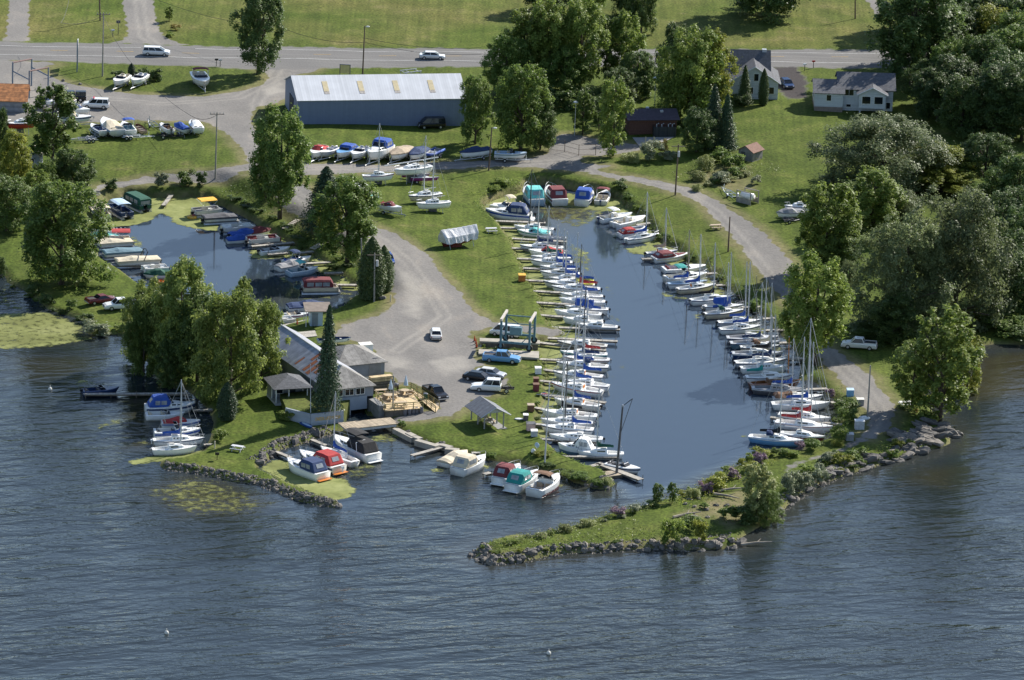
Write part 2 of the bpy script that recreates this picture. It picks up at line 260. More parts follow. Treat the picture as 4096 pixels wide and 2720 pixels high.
for g_ in ([T11(1255, 880), T11(1400, 950), T11(1490, 1010), T11(1530, 1100), T11(1540, 1200), T11(1500, 1370), T11(1380, 1330), T11(1390, 1200), T11(1370, 1080), T11(1300, 950)], [T12(1150, 130), T12(1400, 180), T12(1420, 260), T12(1250, 260)], [T12(1600, 200), T12(1900, 150), T12(1980, 240), T12(1750, 320)], [T10(60, 830), T10(220, 760), T10(250, 850), T10(100, 900)]): pale = np.maximum(pale, .8 * soft(gp(g_), 1.2))
for cl in ([T12(1300, 100), T11(1750, 1350), T11(1560, 1050), T11(1400, 850), T11(1150, 640), T11(700, 430), T11(380, 230), V(605, 370), V(610, 320), V(590, 240), V(640, 160)], [P(-100, 500), P(1100, 500), P(2361, 440), T20(600, 1470), T21(800, 40), T21(1500, 165), T21(1880, 390), T21(2150, 690), T21(2361, 960), T31(220, 1100), T32(650, 230), T32(900, 460), T32(1040, 650), T32(900, 900)], [T00(1280, 0), T00(1330, 340), T00(1500, 460)], [(-100, 430), T00(800, 890), T00(1500, 960), T00(2200, 900), T10(200, 720)], [T01(900, 170), T01(1500, 85), T01(2361, 20)]):
    c_ = gp(cl); dd = dist(c_, GPT, closed=False); pale = np.maximum(pale, .5 * np.exp(-((dd - .85) / .38) ** 2)); md = np.maximum(md, .5 * np.exp(-(dd / .35) ** 2) * (mg < .9))
cols2 = np.stack([pale, mdv, pale * 0, pale * 0], 1).astype(np.float32)
cols = np.stack([mg, np.maximum(mr, mdv), md, mf], 1).astype(np.float32)
def gmat():
    m = bpy.data.materials.new('ground_cover'); m.use_nodes = True; t = m.node_tree; b = t.nodes['Principled BSDF']; b.inputs['Roughness'].default_value = .95; b.inputs['Specular IOR Level'].default_value = .1
    at = t.nodes.new('ShaderNodeAttribute'); at.attribute_name = 'cover'; sp = t.nodes.new('ShaderNodeSeparateColor'); t.links.new(at.outputs['Color'], sp.inputs[0])
    tc = t.nodes.new('ShaderNodeTexCoord')
    def noise(sc, det=6, mapsc=None):
        n = t.nodes.new('ShaderNodeTexNoise'); n.inputs['Scale'].default_value = sc; n.inputs['Detail'].default_value = det; v = tc.outputs['Object']
        if mapsc:
            mp = t.nodes.new('ShaderNodeMapping'); mp.inputs['Scale'].default_value = mapsc; t.links.new(v, mp.inputs[0]); v = mp.outputs[0]
        t.links.new(v, n.inputs['Vector']); return n.outputs['Fac']
    def ramp(f, *st):
        r = t.nodes.new('ShaderNodeValToRGB'); e = r.color_ramp.elements
        while len(e) < len(st): e.new(.5)
        for k, (p, c) in enumerate(st): e[k].position = p; e[k].color = (*c, 1)
        t.links.new(f, r.inputs[0]); return r.outputs['Color']
    def mix(f, a, c):
        x = t.nodes.new('ShaderNodeMix'); x.data_type = 'RGBA'
        for s, v in ((0, f), (6, a), (7, c)):
            if hasattr(v, 'is_output'): t.links.new(v, x.inputs[s])
            else: x.inputs[s].default_value = v if s == 0 else (*v, 1)
        return x.outputs[2]
    def math_(op, a, c, clamp=False):
        x = t.nodes.new('ShaderNodeMath'); x.operation = op; x.use_clamp = clamp
        for s, v in ((0, a), (1, c)):
            if hasattr(v, 'is_output'): t.links.new(v, x.inputs[s])
            else: x.inputs[s].default_value = v
        return x.outputs[0]
    fine = noise(2.2, 8); mid = noise(.22, 6); big = noise(.045, 5); streak = noise(.6, 5, (.25, 1.6, 1))
    lush = ramp(mid, (.3, (.056, .086, .013)), (.52, (.079, .111, .019)), (.72, (.110, .134, .029)))
    dry = ramp(mid, (.3, (.125, .124, .036)), (.55, (.165, .148, .052)), (.75, (.22, .178, .09)))
    fd = math_('MULTIPLY', at.outputs['Alpha'], math_('MULTIPLY_ADD', big, 2.2), True)
    f2 = math_('SUBTRACT', math_('MULTIPLY', big, 2.6), .95, True)
    gr = mix(math_('MULTIPLY', at.outputs['Alpha'], f2, True), lush, dry)
    bare = ramp(math_('ADD', math_('MULTIPLY', mid, .6), math_('MULTIPLY', streak, .4)), (.60, (0, 0, 0)), (.72, (1, 1, 1)))
    bw = t.nodes.new('ShaderNodeSeparateColor'); t.links.new(bare, bw.inputs[0])
    gr = mix(math_('MULTIPLY', bw.outputs[0], .45), gr, (.17, .14, .075))
    mow = noise(1.0, 3, (.9, .03, 1)); mw = ramp(mow, (.38, (.84, .86, .84)), (.62, (1.14, 1.12, 1.1))); m9 = t.nodes.new('ShaderNodeMix'); m9.data_type = 'RGBA'; m9.blend_type = 'MULTIPLY'; m9.inputs[0].default_value = .9; t.links.new(gr, m9.inputs[6]); t.links.new(mw, m9.inputs[7]); gr = m9.outputs[2]
    fr = ramp(fine, (.28, (.50, .50, .50)), (.72, (1.40, 1.40, 1.35)))
    mm = t.nodes.new('ShaderNodeMix'); mm.data_type = 'RGBA'; mm.blend_type = 'MULTIPLY'; mm.inputs[0].default_value = 1; t.links.new(gr, mm.inputs[6]); t.links.new(fr, mm.inputs[7]); gr = mm.outputs[2]
    gv = mix(math_('MULTIPLY', noise(.5, 7), 1.0), ramp(fine, (.3, (.17, .160, .148)), (.7, (.255, .240, .222))), ramp(noise(.12, 6, (1.5, .7, 1)), (.35, (.150, .144, .138)), (.55, (.205, .194, .182)), (.70, (.33, .29, .245))))
    pa = t.nodes.new('ShaderNodeAttribute'); pa.attribute_name = 'pale'; p2 = t.nodes.new('ShaderNodeSeparateColor'); t.links.new(pa.outputs['Color'], p2.inputs[0]); gv = mix(math_('MULTIPLY', p2.outputs[0], math_('ADD', mid, .25), True), gv, (.36, .335, .295))
    dt = ramp(noise(.9, 6), (.3, (.17, .14, .08)), (.7, (.30, .24, .15)))
    asp = ramp(noise(.35, 7, (.2, 2.5, 1)), (.3, (.150, .146, .142)), (.7, (.195, .188, .180)))
    asp = mix(p2.outputs[1], asp, (.062, .055, .054)); br = noise(.9, 6)
    def edge(ch): return ramp(math_('ADD', ch, math_('MULTIPLY', math_('SUBTRACT', br, .5), .55)), (.40, (0, 0, 0)), (.62, (1, 1, 1)))
    out = mix(math_('MULTIPLY', sp.outputs[2], math_('ADD', .1, mid), True), gr, dt); out = mix(edge(sp.outputs[0]), out, gv); out = mix(sp.outputs[1], out, asp)
    t.links.new(out, b.inputs['Base Color'])
    bp = t.nodes.new('ShaderNodeBump'); bp.inputs['Strength'].default_value = .6; bp.inputs['Distance'].default_value = .12; t.links.new(fine, bp.inputs['Height']); t.links.new(bp.outputs[0], b.inputs['Normal'])
    return m
GM = gmat()
def grid_mesh(name, P3, quads, m, attrs):
    used, inv = np.unique(quads.ravel(), return_inverse=True); q = inv.reshape(-1, 4)
    me = bpy.data.meshes.new(name); me.vertices.add(len(used)); me.vertices.foreach_set('co', P3[used].astype(np.float32).ravel())
    me.loops.add(len(q) * 4); me.loops.foreach_set('vertex_index', q.ravel().astype(np.int32)); me.polygons.add(len(q)); me.polygons.foreach_set('loop_start', np.arange(len(q), dtype=np.int32) * 4)
    me.polygons.foreach_set('use_smooth', np.ones(len(q), bool)); me.update(calc_edges=True)
    for an, v in attrs.items():
        a = me.attributes.new(an, 'FLOAT_COLOR', 'POINT'); a.data.foreach_set('color', v[used].astype(np.float32).ravel())
    me.materials.append(m); o = bpy.data.objects.new(name, me); C.objects.link(o); return o
nx, ny = len(xs), len(ys); ii, jj = np.meshgrid(np.arange(nx - 1), np.arange(ny - 1)); base = (jj * nx + ii).ravel()
quads = np.stack([base, base + 1, base + nx + 1, base + nx], 1); G3 = np.column_stack([GPT, gz])
qc = cols[quads].mean(1); cls = np.where(qc[:, 1] > .5, 2, np.where(qc[:, 0] > .55, 1, 0))
cen = GPT[quads].mean(1); isdrv = (cls == 2) & inside(DRVW, cen)
keep = gz[quads].max(1) > -1.3
for nm, sel in (('ground', keep & (cls == 0)), ('gravel_drive', keep & (cls == 1)), ('road', keep & (cls == 2) & ~isdrv), ('house_driveway', keep & isdrv)):
    tag(grid_mesh(nm, G3, quads[sel], GM, {'cover': cols, 'pale': cols2}), None, None, kind='structure')
road = bpy.data.objects['road']
def drape(pts, wd, lift=.03, step=1.0):   # strip following the ground
    b = MB(); q = []
    for a, c in zip(pts[:-1], pts[1:]):
        n = max(1, int(np.linalg.norm(np.subtract(c, a)) / step)); q += [np.asarray(a) + (np.subtract(c, a)) * k / n for k in range(n)]
    q.append(np.asarray(pts[-1])); v = []
    for i, p in enumerate(q):
        d = q[min(i + 1, len(q) - 1)] - q[max(i - 1, 0)]; d = d / np.linalg.norm(d); nrm = np.array([-d[1], d[0]]) * wd / 2
        for s in (-1, 1): e = p + s * nrm; v.append((e[0], e[1], hz(*e) + lift))
    b.add(v, [(2 * i, 2 * i + 1, 2 * i + 3, 2 * i + 2) for i in range(len(q) - 1)]); return b
WL = mat('road_white_paint', (.62, .62, .60), .8, var=.25, vs=.8); YL = mat('road_yellow_paint', (.55, .36, .10), .8, var=.25, vs=.8)
drape(gp([(-500, 177), (0, 182), T00(1300, 440)]), .14).obj('edge_line', WL, road); drape(gp([T00(1800, 450), T00(2361, 455), T10(2080, 482), T30(0, 487), (4096, 224), (4900, 234)]), .14).obj('edge_line', WL, road)
drape(gp([(-500, 214), (0, 219), T00(2361, 540), T10(2050, 565), T30(0, 568), (4096, 258), (4900, 268)]), .14).obj('edge_line', WL, road)
a0 = gp([(-500, 193)])[0]; a1 = gp([(0, 198)])[0]; yl = gp([(0, 198), T00(600, 467), T00(1260, 478), T10(150, 497), T10(700, 504), T10(1350, 513), T10(1915, 517), T30(150, 523), T30(750, 525), (4096, 240)])
cum = [0.0]
for a, c in zip(yl[:-1], yl[1:]): cum.append(cum[-1] + float(np.linalg.norm(c - a)))
tt = 9.3
while tt < cum[-1] - 4:
    pt = lambda u: np.array([np.interp(u, cum, yl[:, 0]), np.interp(u, cum, yl[:, 1])])
    drape([pt(tt), pt(tt + 3.2)], .13).obj('center_line', YL, road); tt += 12.19
# ---------------------------------------------------------------- water and duckweed
wx = np.concatenate([[-2600, -900, -300, -150], np.arange(-104, 106, .8), [150, 300, 900, 2600]]); wy = np.concatenate([[-900, -420, -230], np.arange(-185, 110, .9), [140]])
gx2, gy2 = np.meshgrid(wx, wy); WPT = np.stack([gx2.ravel(), gy2.ravel()], 1); wd_ = shore_d(WPT)
CALM = wp([V(1100, 420), V(1460, 420), V(1560, 600), V(1900, 900), V(1800, 1030), V(1560, 1120), V(1470, 1160), V(1420, 1125), V(1300, 1090), V(1180, 1070), V(900, 985), V(850, 960), V(850, 900), V(1000, 950), V(1200, 1040), V(1240, 950), V(1240, 700), V(1100, 500)])
calm = S(sdf(CALM, WPT), -3, 3); calm = np.maximum(calm, inside(BAS, WPT) * 1.0); calm = np.maximum(calm, .45 * (1 - S(-wd_, 0, 9)))
alg = np.zeros(len(WPT)); inb = inside(BAS, WPT); dw = -wd_
LC = wp([V(1060, 430), V(1230, 430), V(1250, 520), V(1330, 700), V(1345, 900), V(1240, 1040), V(1370, 1095), V(1330, 1110), V(1200, 1060), V(1180, 800), V(1130, 560)])
RC = wp([V(1420, 440), V(1480, 490), V(1800, 800), V(1830, 1000), V(1760, 1000), V(1640, 700), V(1480, 560), V(1400, 480)])
lc = S(sdf(LC, WPT), -1.5, 1.5); rc = S(sdf(RC, WPT), -1.5, 1.5)
alg = np.maximum(alg, lc * (1.0 - .75 * S(dw, 2.5, 7.5))); alg = np.maximum(alg, rc * (1.0 - S(dw, 3.0, 6.5)))
hd = wp([E(110, 740), E(700, 440), E(2100, 560), E(2260, 720), E(2000, 760), E(900, 640), E(600, 700)]); alg = np.maximum(alg, .95 * S(sdf(hd, WPT), -1, .6))
def ap(pts, s, wdt=.8):
    global alg; alg = np.maximum(alg, s * S(sdf(wp(pts), WPT), -wdt, wdt))
ap([E(850, 650), E(2000, 690), E(1800, 900), E(1500, 1010), E(1150, 900), E(900, 760)], .56); ap([E(1350, 1200), E(1700, 1350), E(1750, 1560), E(1450, 1560)], .60); ap([A(1340, 850), A(1500, 900), A(1500, 1150), A(1330, 1120)], .58)
ap([F(600, 980), F(900, 930), F(1300, 900), F(1350, 950), F(1000, 1100), F(700, 1060)], .85); ap([G(100, 700), G(600, 850), G(620, 920), G(300, 900), G(100, 840)], .56); ap([G(600, 1150), G(860, 1150), G(860, 1280), G(700, 1260)], .55)
ap([B(1700, 0), B(1850, 60), B(1900, 300), B(1750, 300)], .5); ap([B(1820, 550), B(2080, 700), B(1950, 740), B(1780, 640)], .52); ap([Cc(1950, 280), Cc(2090, 290), Cc(2060, 330), Cc(1960, 325)], .75); ap([Cc(1750, 430), Cc(1900, 450), Cc(1900, 590), Cc(1780, 560)], .55); ap([Cc(1820, 850), Cc(1940, 800), Cc(1900, 880), Cc(1820, 880)], .75); ap([Cc(1690, 1100), Cc(1800, 1100), Cc(1790, 1140), Cc(1700, 1140)], .7)
ap([I(70, 1190), I(250, 1170), I(230, 1220), I(90, 1225)], .75); ap([I(300, 1430), I(700, 1420), I(680, 1480), I(330, 1470)], .8); ap([I(-20, 130), I(180, 240), I(170, 300), I(0, 200)], .55)
ap([L1(60, 600), L1(600, 560), L1(1000, 180), L1(2000, 200), L1(2361, 500), L1(2361, 690), L1(2300, 850), L1(1930, 800), L1(1660, 740), L1(1450, 660), L1(1480, 620), L1(1350, 530), L1(1260, 520), L1(1130, 640), L1(950, 690), L1(770, 740), L1(400, 800), L1(60, 800)], .97, .5)
alg = np.maximum(alg, inb * (WPT[:, 0] > BAS[:, 0].mean() + 4) * .95 * (1 - S(dw, 1.5, 4.0)) * (WPT[:, 1] > W((1300, 1160))[1])); ap([L1(720, 890), L1(830, 930), L1(1000, 1050), L1(1000, 1130), L1(800, 1130), L1(700, 1000)], .62)
ap([L2(1270, 980), L2(2100, 1070), L2(2300, 1000), L2(2300, 1130), L2(1450, 1180), L2(1250, 1130)], .8); ap([L3(480, 620), L3(700, 660), L3(800, 760), L3(500, 780)], .6); ap([L3(560, 990), L3(1900, 930), L3(1900, 1060), L3(1000, 1100), L3(560, 1050)], .45)
ap([T01(-400, 1330), T01(450, 1310), T01(700, 1400), T01(790, 1450), T01(740, 1530), T02(900, -10), T02(480, 60), T02(100, 90), T02(-400, 60)], .78, 1.2); ap([T01(-50, 1080), T01(70, 1100), T01(100, 1180), T01(300, 1290), T01(200, 1310), T01(-50, 1250)], .5)
ap([T12(30, 1190), T12(130, 1110), T12(250, 1100), T12(680, 1260), T12(830, 1290), T12(925, 1390), T12(880, 1450), T12(700, 1490), T12(420, 1380), T12(250, 1310), T12(130, 1240)], .97); ap([T12(1020, 890), T12(1250, 850), T12(1380, 880), T12(1320, 930), T12(1150, 960), T12(1050, 930)], .62)
ap([T12(850, 1120), T12(1150, 1130), T12(1050, 1260), T12(800, 1280)], .5); ap([T12(1600, 1180), T12(1760, 1170), T12(1700, 1230), T12(1610, 1220)], .7); ap([T12(2070, 1120), T12(2200, 1160), T12(2100, 1200), T12(2020, 1170)], .72); ap([T22(380, 1330), T22(500, 1320), T22(480, 1370), T22(400, 1370)], .68)
ap([U(1160, 1120), U(1400, 1060), U(1650, 1060), U(1930, 1000), U(1910, 1050), U(1650, 1110), U(1450, 1130), U(1220, 1160)], .85); ap([U(850, 800), U(1130, 700), U(1150, 760), U(900, 830)], .6); ap([U(630, 370), U(800, 360), U(910, 400), U(700, 440)], .58); ap([U(1200, 900), U(1420, 900), U(1350, 960), U(1230, 950)], .55)
ap([U(1350, 1380), U(1700, 1240), U(2050, 1290), U(2361, 1430), T12(0, 1470), T12(210, 1500), T12(260, 1560), V(640, 1165), V(560, 1190), V(420, 1190), V(340, 1140)], .55, 3.5); ap([K(680, 800), K(880, 745), K(1060, 755), K(990, 825), K(830, 845), K(700, 815)], .9); ap([K(165, 220), K(300, 190), K(280, 230), K(180, 235)], .7)
shal = np.clip(.8 * (1 - S(dw, .5, 6)) * (1 - calm) * (WPT[:, 0] > -20), 0, 1)
def sp_(pts, s, wdt=4):
    global shal; shal = np.maximum(shal, s * S(sdf(wp(pts), WPT), -wdt, wdt))
sp_([T32(1750, 150), T32(2500, 100), T32(2500, 520), T32(1900, 560), T32(1750, 420)], .85); sp_([T32(1350, 1150), T32(1750, 1180), T32(1650, 1350), T32(1300, 1300)], .6); sp_([U(0, 130), U(800, 180), U(800, 330), U(0, 400)], .45); sp_([U(1150, 500), U(1500, 560), U(1400, 1000), U(1150, 1000)], .55); sp_([L3(100, 700), L3(900, 900), L3(1900, 950), L3(700, 1250), L3(100, 1200)], .5); sp_([U(1350, 1380), U(1700, 1240), U(2050, 1290), U(2361, 1430), V(640, 1165), V(560, 1190), V(420, 1190), V(340, 1140)], .5); sp_([T01(-400, 1330), T01(450, 1310), T01(790, 1450), T02(900, -10), T02(100, 90), T02(-400, 60)], .3); sp_([E(700, 600), E(1700, 700), E(1500, 1100), E(1100, 1000)], .9)
wat = np.stack([calm, alg, shal, np.zeros(len(WPT))], 1)
def wmat():
    m = bpy.data.materials.new('water_surface'); m.use_nodes = True; t = m.node_tree; b = t.nodes['Principled BSDF']
    at = t.nodes.new('ShaderNodeAttribute'); at.attribute_name = 'water'; sp = t.nodes.new('ShaderNodeSeparateColor'); t.links.new(at.outputs['Color'], sp.inputs[0])
    tc = t.nodes.new('ShaderNodeTexCoord'); L = t.links.new
    def noise(sc, det, mp_, rot=0.0, dist_=0.0):
        n = t.nodes.new('ShaderNodeTexNoise'); n.inputs['Scale'].default_value = sc; n.inputs['Detail'].default_value = det; n.inputs['Distortion'].default_value = dist_
        m0 = t.nodes.new('ShaderNodeMapping'); m0.inputs['Rotation'].default_value = (0, 0, -rot); L(tc.outputs['Object'], m0.inputs[0]); mp = t.nodes.new('ShaderNodeMapping'); mp.inputs['Scale'].default_value = mp_; L(m0.outputs[0], mp.inputs[0]); L(mp.outputs[0], n.inputs['Vector']); return n.outputs['Fac']
    w1 = noise(.36, 2, (.34, 1.0, 1), .38, .5); w2 = noise(1.0, 3, (.5, 1.0, 1), .1, .4); w3 = noise(.03, 4, (.6, 1.3, 1), .25, .8); w4 = noise(3.2, 2, (.6, 1, 1), .3)
    def m_(op, a, c, d=None):
        x = t.nodes.new('ShaderNodeMath'); x.operation = op
        for s, v in ((0, a), (1, c), (2, d)):
            if v is None: continue
            if hasattr(v, 'is_output'): L(v, x.inputs[s])
            else: x.inputs[s].default_value = v
        return x.outputs[0]
    hgt = m_('ADD', m_('MULTIPLY', w1, 1.0), m_('ADD', m_('MULTIPLY', w2, .34), m_('MULTIPLY', w4, .09)))
    inv = m_('SUBTRACT', 1.0, sp.outputs[0]); amp = m_('MULTIPLY', m_('ADD', m_('MULTIPLY', inv, .98), .02), m_('MULTIPLY_ADD', w3, 2.4, -.35))
    bp = t.nodes.new('ShaderNodeBump'); bp.inputs['Distance'].default_value = 1.0; bp.inputs['Strength'].default_value = 1.0; L(m_('MULTIPLY', hgt, m_('MULTIPLY', amp, .42)), bp.inputs['Height']); L(bp.outputs[0], b.inputs['Normal'])
    mx = t.nodes.new('ShaderNodeMix'); mx.data_type = 'RGBA'; L(sp.outputs[0], mx.inputs[0]); mx.inputs[6].default_value = (.017, .023, .024, 1); mx.inputs[7].default_value = (.032, .047, .068, 1)
    m2 = t.nodes.new('ShaderNodeMix'); m2.data_type = 'RGBA'; L(m_('MULTIPLY', sp.outputs[2], m_('ADD', .25, w3)), m2.inputs[0]); L(mx.outputs[2], m2.inputs[6]); m2.inputs[7].default_value = (.055, .046, .018, 1)
    L(m2.outputs[2], b.inputs['Base Color']); b.inputs['Roughness'].default_value = .06; b.inputs['IOR'].default_value = 1.333
    return m
def amat():
    m = bpy.data.materials.new('duckweed_mat'); m.use_nodes = True; t = m.node_tree; b = t.nodes['Principled BSDF']; L = t.links.new
    at = t.nodes.new('ShaderNodeAttribute'); at.attribute_name = 'water'; sp = t.nodes.new('ShaderNodeSeparateColor'); L(at.outputs['Color'], sp.inputs[0]); tc = t.nodes.new('ShaderNodeTexCoord')
    n1 = t.nodes.new('ShaderNodeTexNoise'); n1.inputs['Scale'].default_value = .75; n1.inputs['Detail'].default_value = 10; n1.inputs['Roughness'].default_value = .68; L(tc.outputs['Object'], n1.inputs[0])
    n2 = t.nodes.new('ShaderNodeTexNoise'); n2.inputs['Scale'].default_value = .16; n2.inputs['Detail'].default_value = 6; L(tc.outputs['Object'], n2.inputs[0])
    a = t.nodes.new('ShaderNodeMath'); a.operation = 'MULTIPLY_ADD'; L(n1.outputs['Fac'], a.inputs[0]); a.inputs[1].default_value = 1.7; L(sp.outputs[1], a.inputs[2])
    mr = t.nodes.new('ShaderNodeMapRange'); mr.inputs['From Min'].default_value = 1.30; mr.inputs['From Max'].default_value = 1.62; L(a.outputs[0], mr.inputs[0]); L(mr.outputs[0], b.inputs['Alpha'])
    r = t.nodes.new('ShaderNodeValToRGB'); e = r.color_ramp.elements; e[0].position = .33; e[0].color = (.16, .175, .05, 1); e[1].position = .68; e[1].color = (.30, .315, .12, 1); e.new(.5).color = (.235, .255, .08, 1); L(n2.outputs['Fac'], r.inputs[0])
    mx = t.nodes.new('ShaderNodeMix'); mx.data_type = 'RGBA'; mx.blend_type = 'MULTIPLY'; mx.inputs[0].default_value = .7; L(r.outputs[0], mx.inputs[6])
    r2 = t.nodes.new('ShaderNodeValToRGB'); r2.color_ramp.elements[0].position = .35; r2.color_ramp.elements[0].color = (.55, .6, .5, 1); r2.color_ramp.elements[1].position = .62; L(n1.outputs['Fac'], r2.inputs[0]); L(r2.outputs[0], mx.inputs[7]); m3 = t.nodes.new('ShaderNodeMix'); m3.data_type = 'RGBA'; L(sp.outputs[2], m3.inputs[0]); L(mx.outputs[2], m3.inputs[6]); m3.inputs[7].default_value = (.085, .085, .022, 1); L(m3.outputs[2], b.inputs['Base Color'])
    b.inputs['Roughness'].default_value = .8; b.inputs['Specular IOR Level'].default_value = .2; return m
nx, ny = len(wx), len(wy); ii, jj = np.meshgrid(np.arange(nx - 1), np.arange(ny - 1)); base = (jj * nx + ii).ravel(); wq = np.stack([base, base + 1, base + nx + 1, base + nx], 1)
W3 = np.column_stack([WPT, np.zeros(len(WPT))]); kw = wd_[wq].min(1) < 2.0
tag(grid_mesh('water', W3, wq[kw], wmat(), {'water': wat}), None, None, kind='structure')
W3b = W3 + np.array([0, 0, .02]); ka = (alg[wq].max(1) > .3) & (wd_[wq].min(1) < .8)
tag(grid_mesh('duckweed', W3b, wq[ka], amat(), {'water': wat}), 'pale green duckweed and lily pads floating on the water', 'duckweed', kind='stuff')
# ---------------------------------------------------------------- boats
def hull_b(t, B, k):
    tm, tw, p = (.42, .60, 2.0) if k == 'sail' else (.45, .90, 2.4) if k == 'motor' else (.5, .8, 2.6)
    return B / 2 * (tw + (1 - tw) * math.sin(math.pi / 2 * min(1, t / tm))) if t <= tm else B / 2 * max(0.012, 1 - ((t - tm) / (1 - tm)) ** p)
class Hull:
    def __init__(s, L, B, Fb, k, sh=.25, rake=.10, draft=.35):
        s.L, s.B, s.F, s.k, s.sh, s.rake, s.d = L, B, Fb, k, sh, rake * L, draft
    def b(s, t): return hull_b(t, s.B, s.k)
    def x(s, t, f=1.0): return -s.L / 2 + s.L * t - s.rake * (1 - f) * t ** 5 + (.05 * s.L * (1 - f) * (1 - t) ** 6 if s.k == 'sail' else 0)
    def z(s, t): return s.F * (1 + s.sh * t * t)
    def shell(s):
        secs = []
        for t in (0, .1, .25, .4, .52, .64, .75, .85, .92, .97, 1):
            b, z = s.b(t), s.z(t); pr = [(b, z, 1), (b * .97, z * .45, .55), (b * (.80 if s.k == 'sail' else .86), -.03, .2), (b * .1, -s.d * (1 - t ** 3), 0)]
            secs.append([(s.x(t, f), y, zz) for y, zz, f in pr] + [(s.x(t, f), -y, zz) for y, zz, f in reversed(pr)])
        return MB().loft(secs)
    def band(s, f0, f1, off=.015, t0=0.0, t1=1.0):   # painted line along both sides
        b = MB()
        for sg in (1, -1):
            secs = []
            for k in range(11):
                t = t0 + (t1 - t0) * k / 10; bb, z = s.b(t), s.z(t); q = []
                for f in (f0, f1):
                    y = bb * ((.97 + (f - .45) / .55 * .03) if f > .45 else (.86 + .11 * f / .45)); q.append((s.x(t, .55 + .45 * f), sg * (y + off), z * f))
                secs.append(q if sg > 0 else q[::-1])
            b.loft(secs, cap=False)
        return b
    def deck(s, cock=None, c=.62, depth=.45):
        ts = [0, .08, .2, .32, .45, .58, .7, .8, .88, .94, .985]
        if cock: ts = sorted(ts + [cock[0], cock[0] + .004, cock[1] - .004, cock[1]])
        secs = []
        for t in ts:
            b, z = s.b(t) * .985, s.z(t) + .004; ins = cock and cock[0] + .002 < t < cock[1] - .002; zi = z - depth if ins else z + .05
            secs.append([(s.x(t), b, z), (s.x(t), b * c, z + (.09 if ins else .05)), (s.x(t), b * c * .96, zi), (s.x(t), -b * c * .96, zi), (s.x(t), -b * c, z + (.09 if ins else .05)), (s.x(t), -b, z)])
        return MB().loft(secs, cap=False)
    def floor(s, cock, c=.62, depth=.45):
        a, e = s.x(cock[0]) + .05, s.x(cock[1]) - .05; z = s.z(cock[0]) - depth + .02; w0, w1 = s.b(cock[0]) * c * .9, s.b(cock[1]) * c * .9
        b = MB().slab([(a, -w0, z), (e, -w1, z), (e, w1, z), (a, w0, z)], .03)
        return b
def cabin(xa, xb, wa, wb, ha, hb, z0, nose=.22):
    secs = []
    for x, w, h in ((xa, wa, ha), (xa + .02, wa, ha), ((xa + xb) / 2, (wa + wb) / 2, (ha + hb) / 2), (xb - nose * (xb - xa), wb, hb), (xb, wb * .7, .03)):
        secs.append([(x, w, z0), (x, w * .86, z0 + h), (x, w * .45, z0 + h * 1.10), (x, -w * .45, z0 + h * 1.10), (x, -w * .86, z0 + h), (x, -w, z0)])
    return MB().loft(secs)
def side_windows(xa, xb, wa, wb, ha, hb, z0, spans, lo=.35, hi=.75):
    b = MB()
    for u0, u1 in spans:
        for sg in (1, -1):
            q = []
            for u, f in ((u0, lo), (u1, lo), (u1, hi), (u0, hi)):
                x = xa + (xb - xa) * u; w = wa + (wb - wa) * u; h = ha + (hb - ha) * u; q.append((x, sg * (w * (1 - .14 * f) + .004), z0 + h * f))
            b.slab(q if sg < 0 else q[::-1], .018)
    return b
def outboard(par, x, z, c='black', s=1.0, tilt=.0):
    b = MB(); b.loft([[(x - .42 * s + dx, y * w, z + zz) for y, zz in ((-.17 * s, 0), (-.17 * s, .3 * s), (0, .38 * s), (.17 * s, .3 * s), (.17 * s, 0))] for dx, w in ((0, .8), (.1 * s, 1), (.4 * s, 1), (.5 * s, .8))])
    b.box((x - .22 * s - tilt * .3, 0, z - .28 * s), (.16 * s, .1 * s, .6 * s)); return b.obj('outboard_motor', gel(c) if c in COL else gel('black'), par)
def rails(par, h, a=.78, z=.5):
    b = MB(); pts = [(h.x(t), sg * h.b(t) * .93, h.z(t) + z) for sg, ts in ((1, (a, .87, .95)), (-1, (.95, .87, a))) for t in ts]; pts.insert(3, (h.x(1) - .02, 0, h.z(1) + z)); b.tube(pts, .022, 4)
    for t in (a, .9):
        for sg in (1, -1): b.tube([(h.x(t), sg * h.b(t) * .93, h.z(t)), (h.x(t), sg * h.b(t) * .93, h.z(t) + z)], .02, 4)
    b.obj('bow_rail', STEEL(), par)
def place(bow, stern, z=.9, tilt=0.0):
    a, c = W(bow, z * 1.12), W(stern, z); d = a - c; L = float(np.hypot(d[0], d[1])); m = (a + c) / 2
    return np.array([m[0], m[1], 0.0]), math.atan2(d[1], d[0]), L
def mast_fit(loc, rz, L, top, zb):     # find where along the hull the mast stands so that its head meets the pixel
    best = None
    for k in range(31):
        f = .34 + .40 * k / 30; p = np.array([loc[0] + (f - .5) * L * math.cos(rz), loc[1] + (f - .5) * L * math.sin(rz), loc[2] + zb]); h = (proj(p)[1] - top[1]) / (ppm(top) * .955)
        e = abs(proj(p + [0, 0, h])[0] - top[0])
        if best is None or e < best[0]: best = (e, f, h)
    return best[1], max(4.0, best[2])
BOATS = 'boats berthed and laid up around the marina'
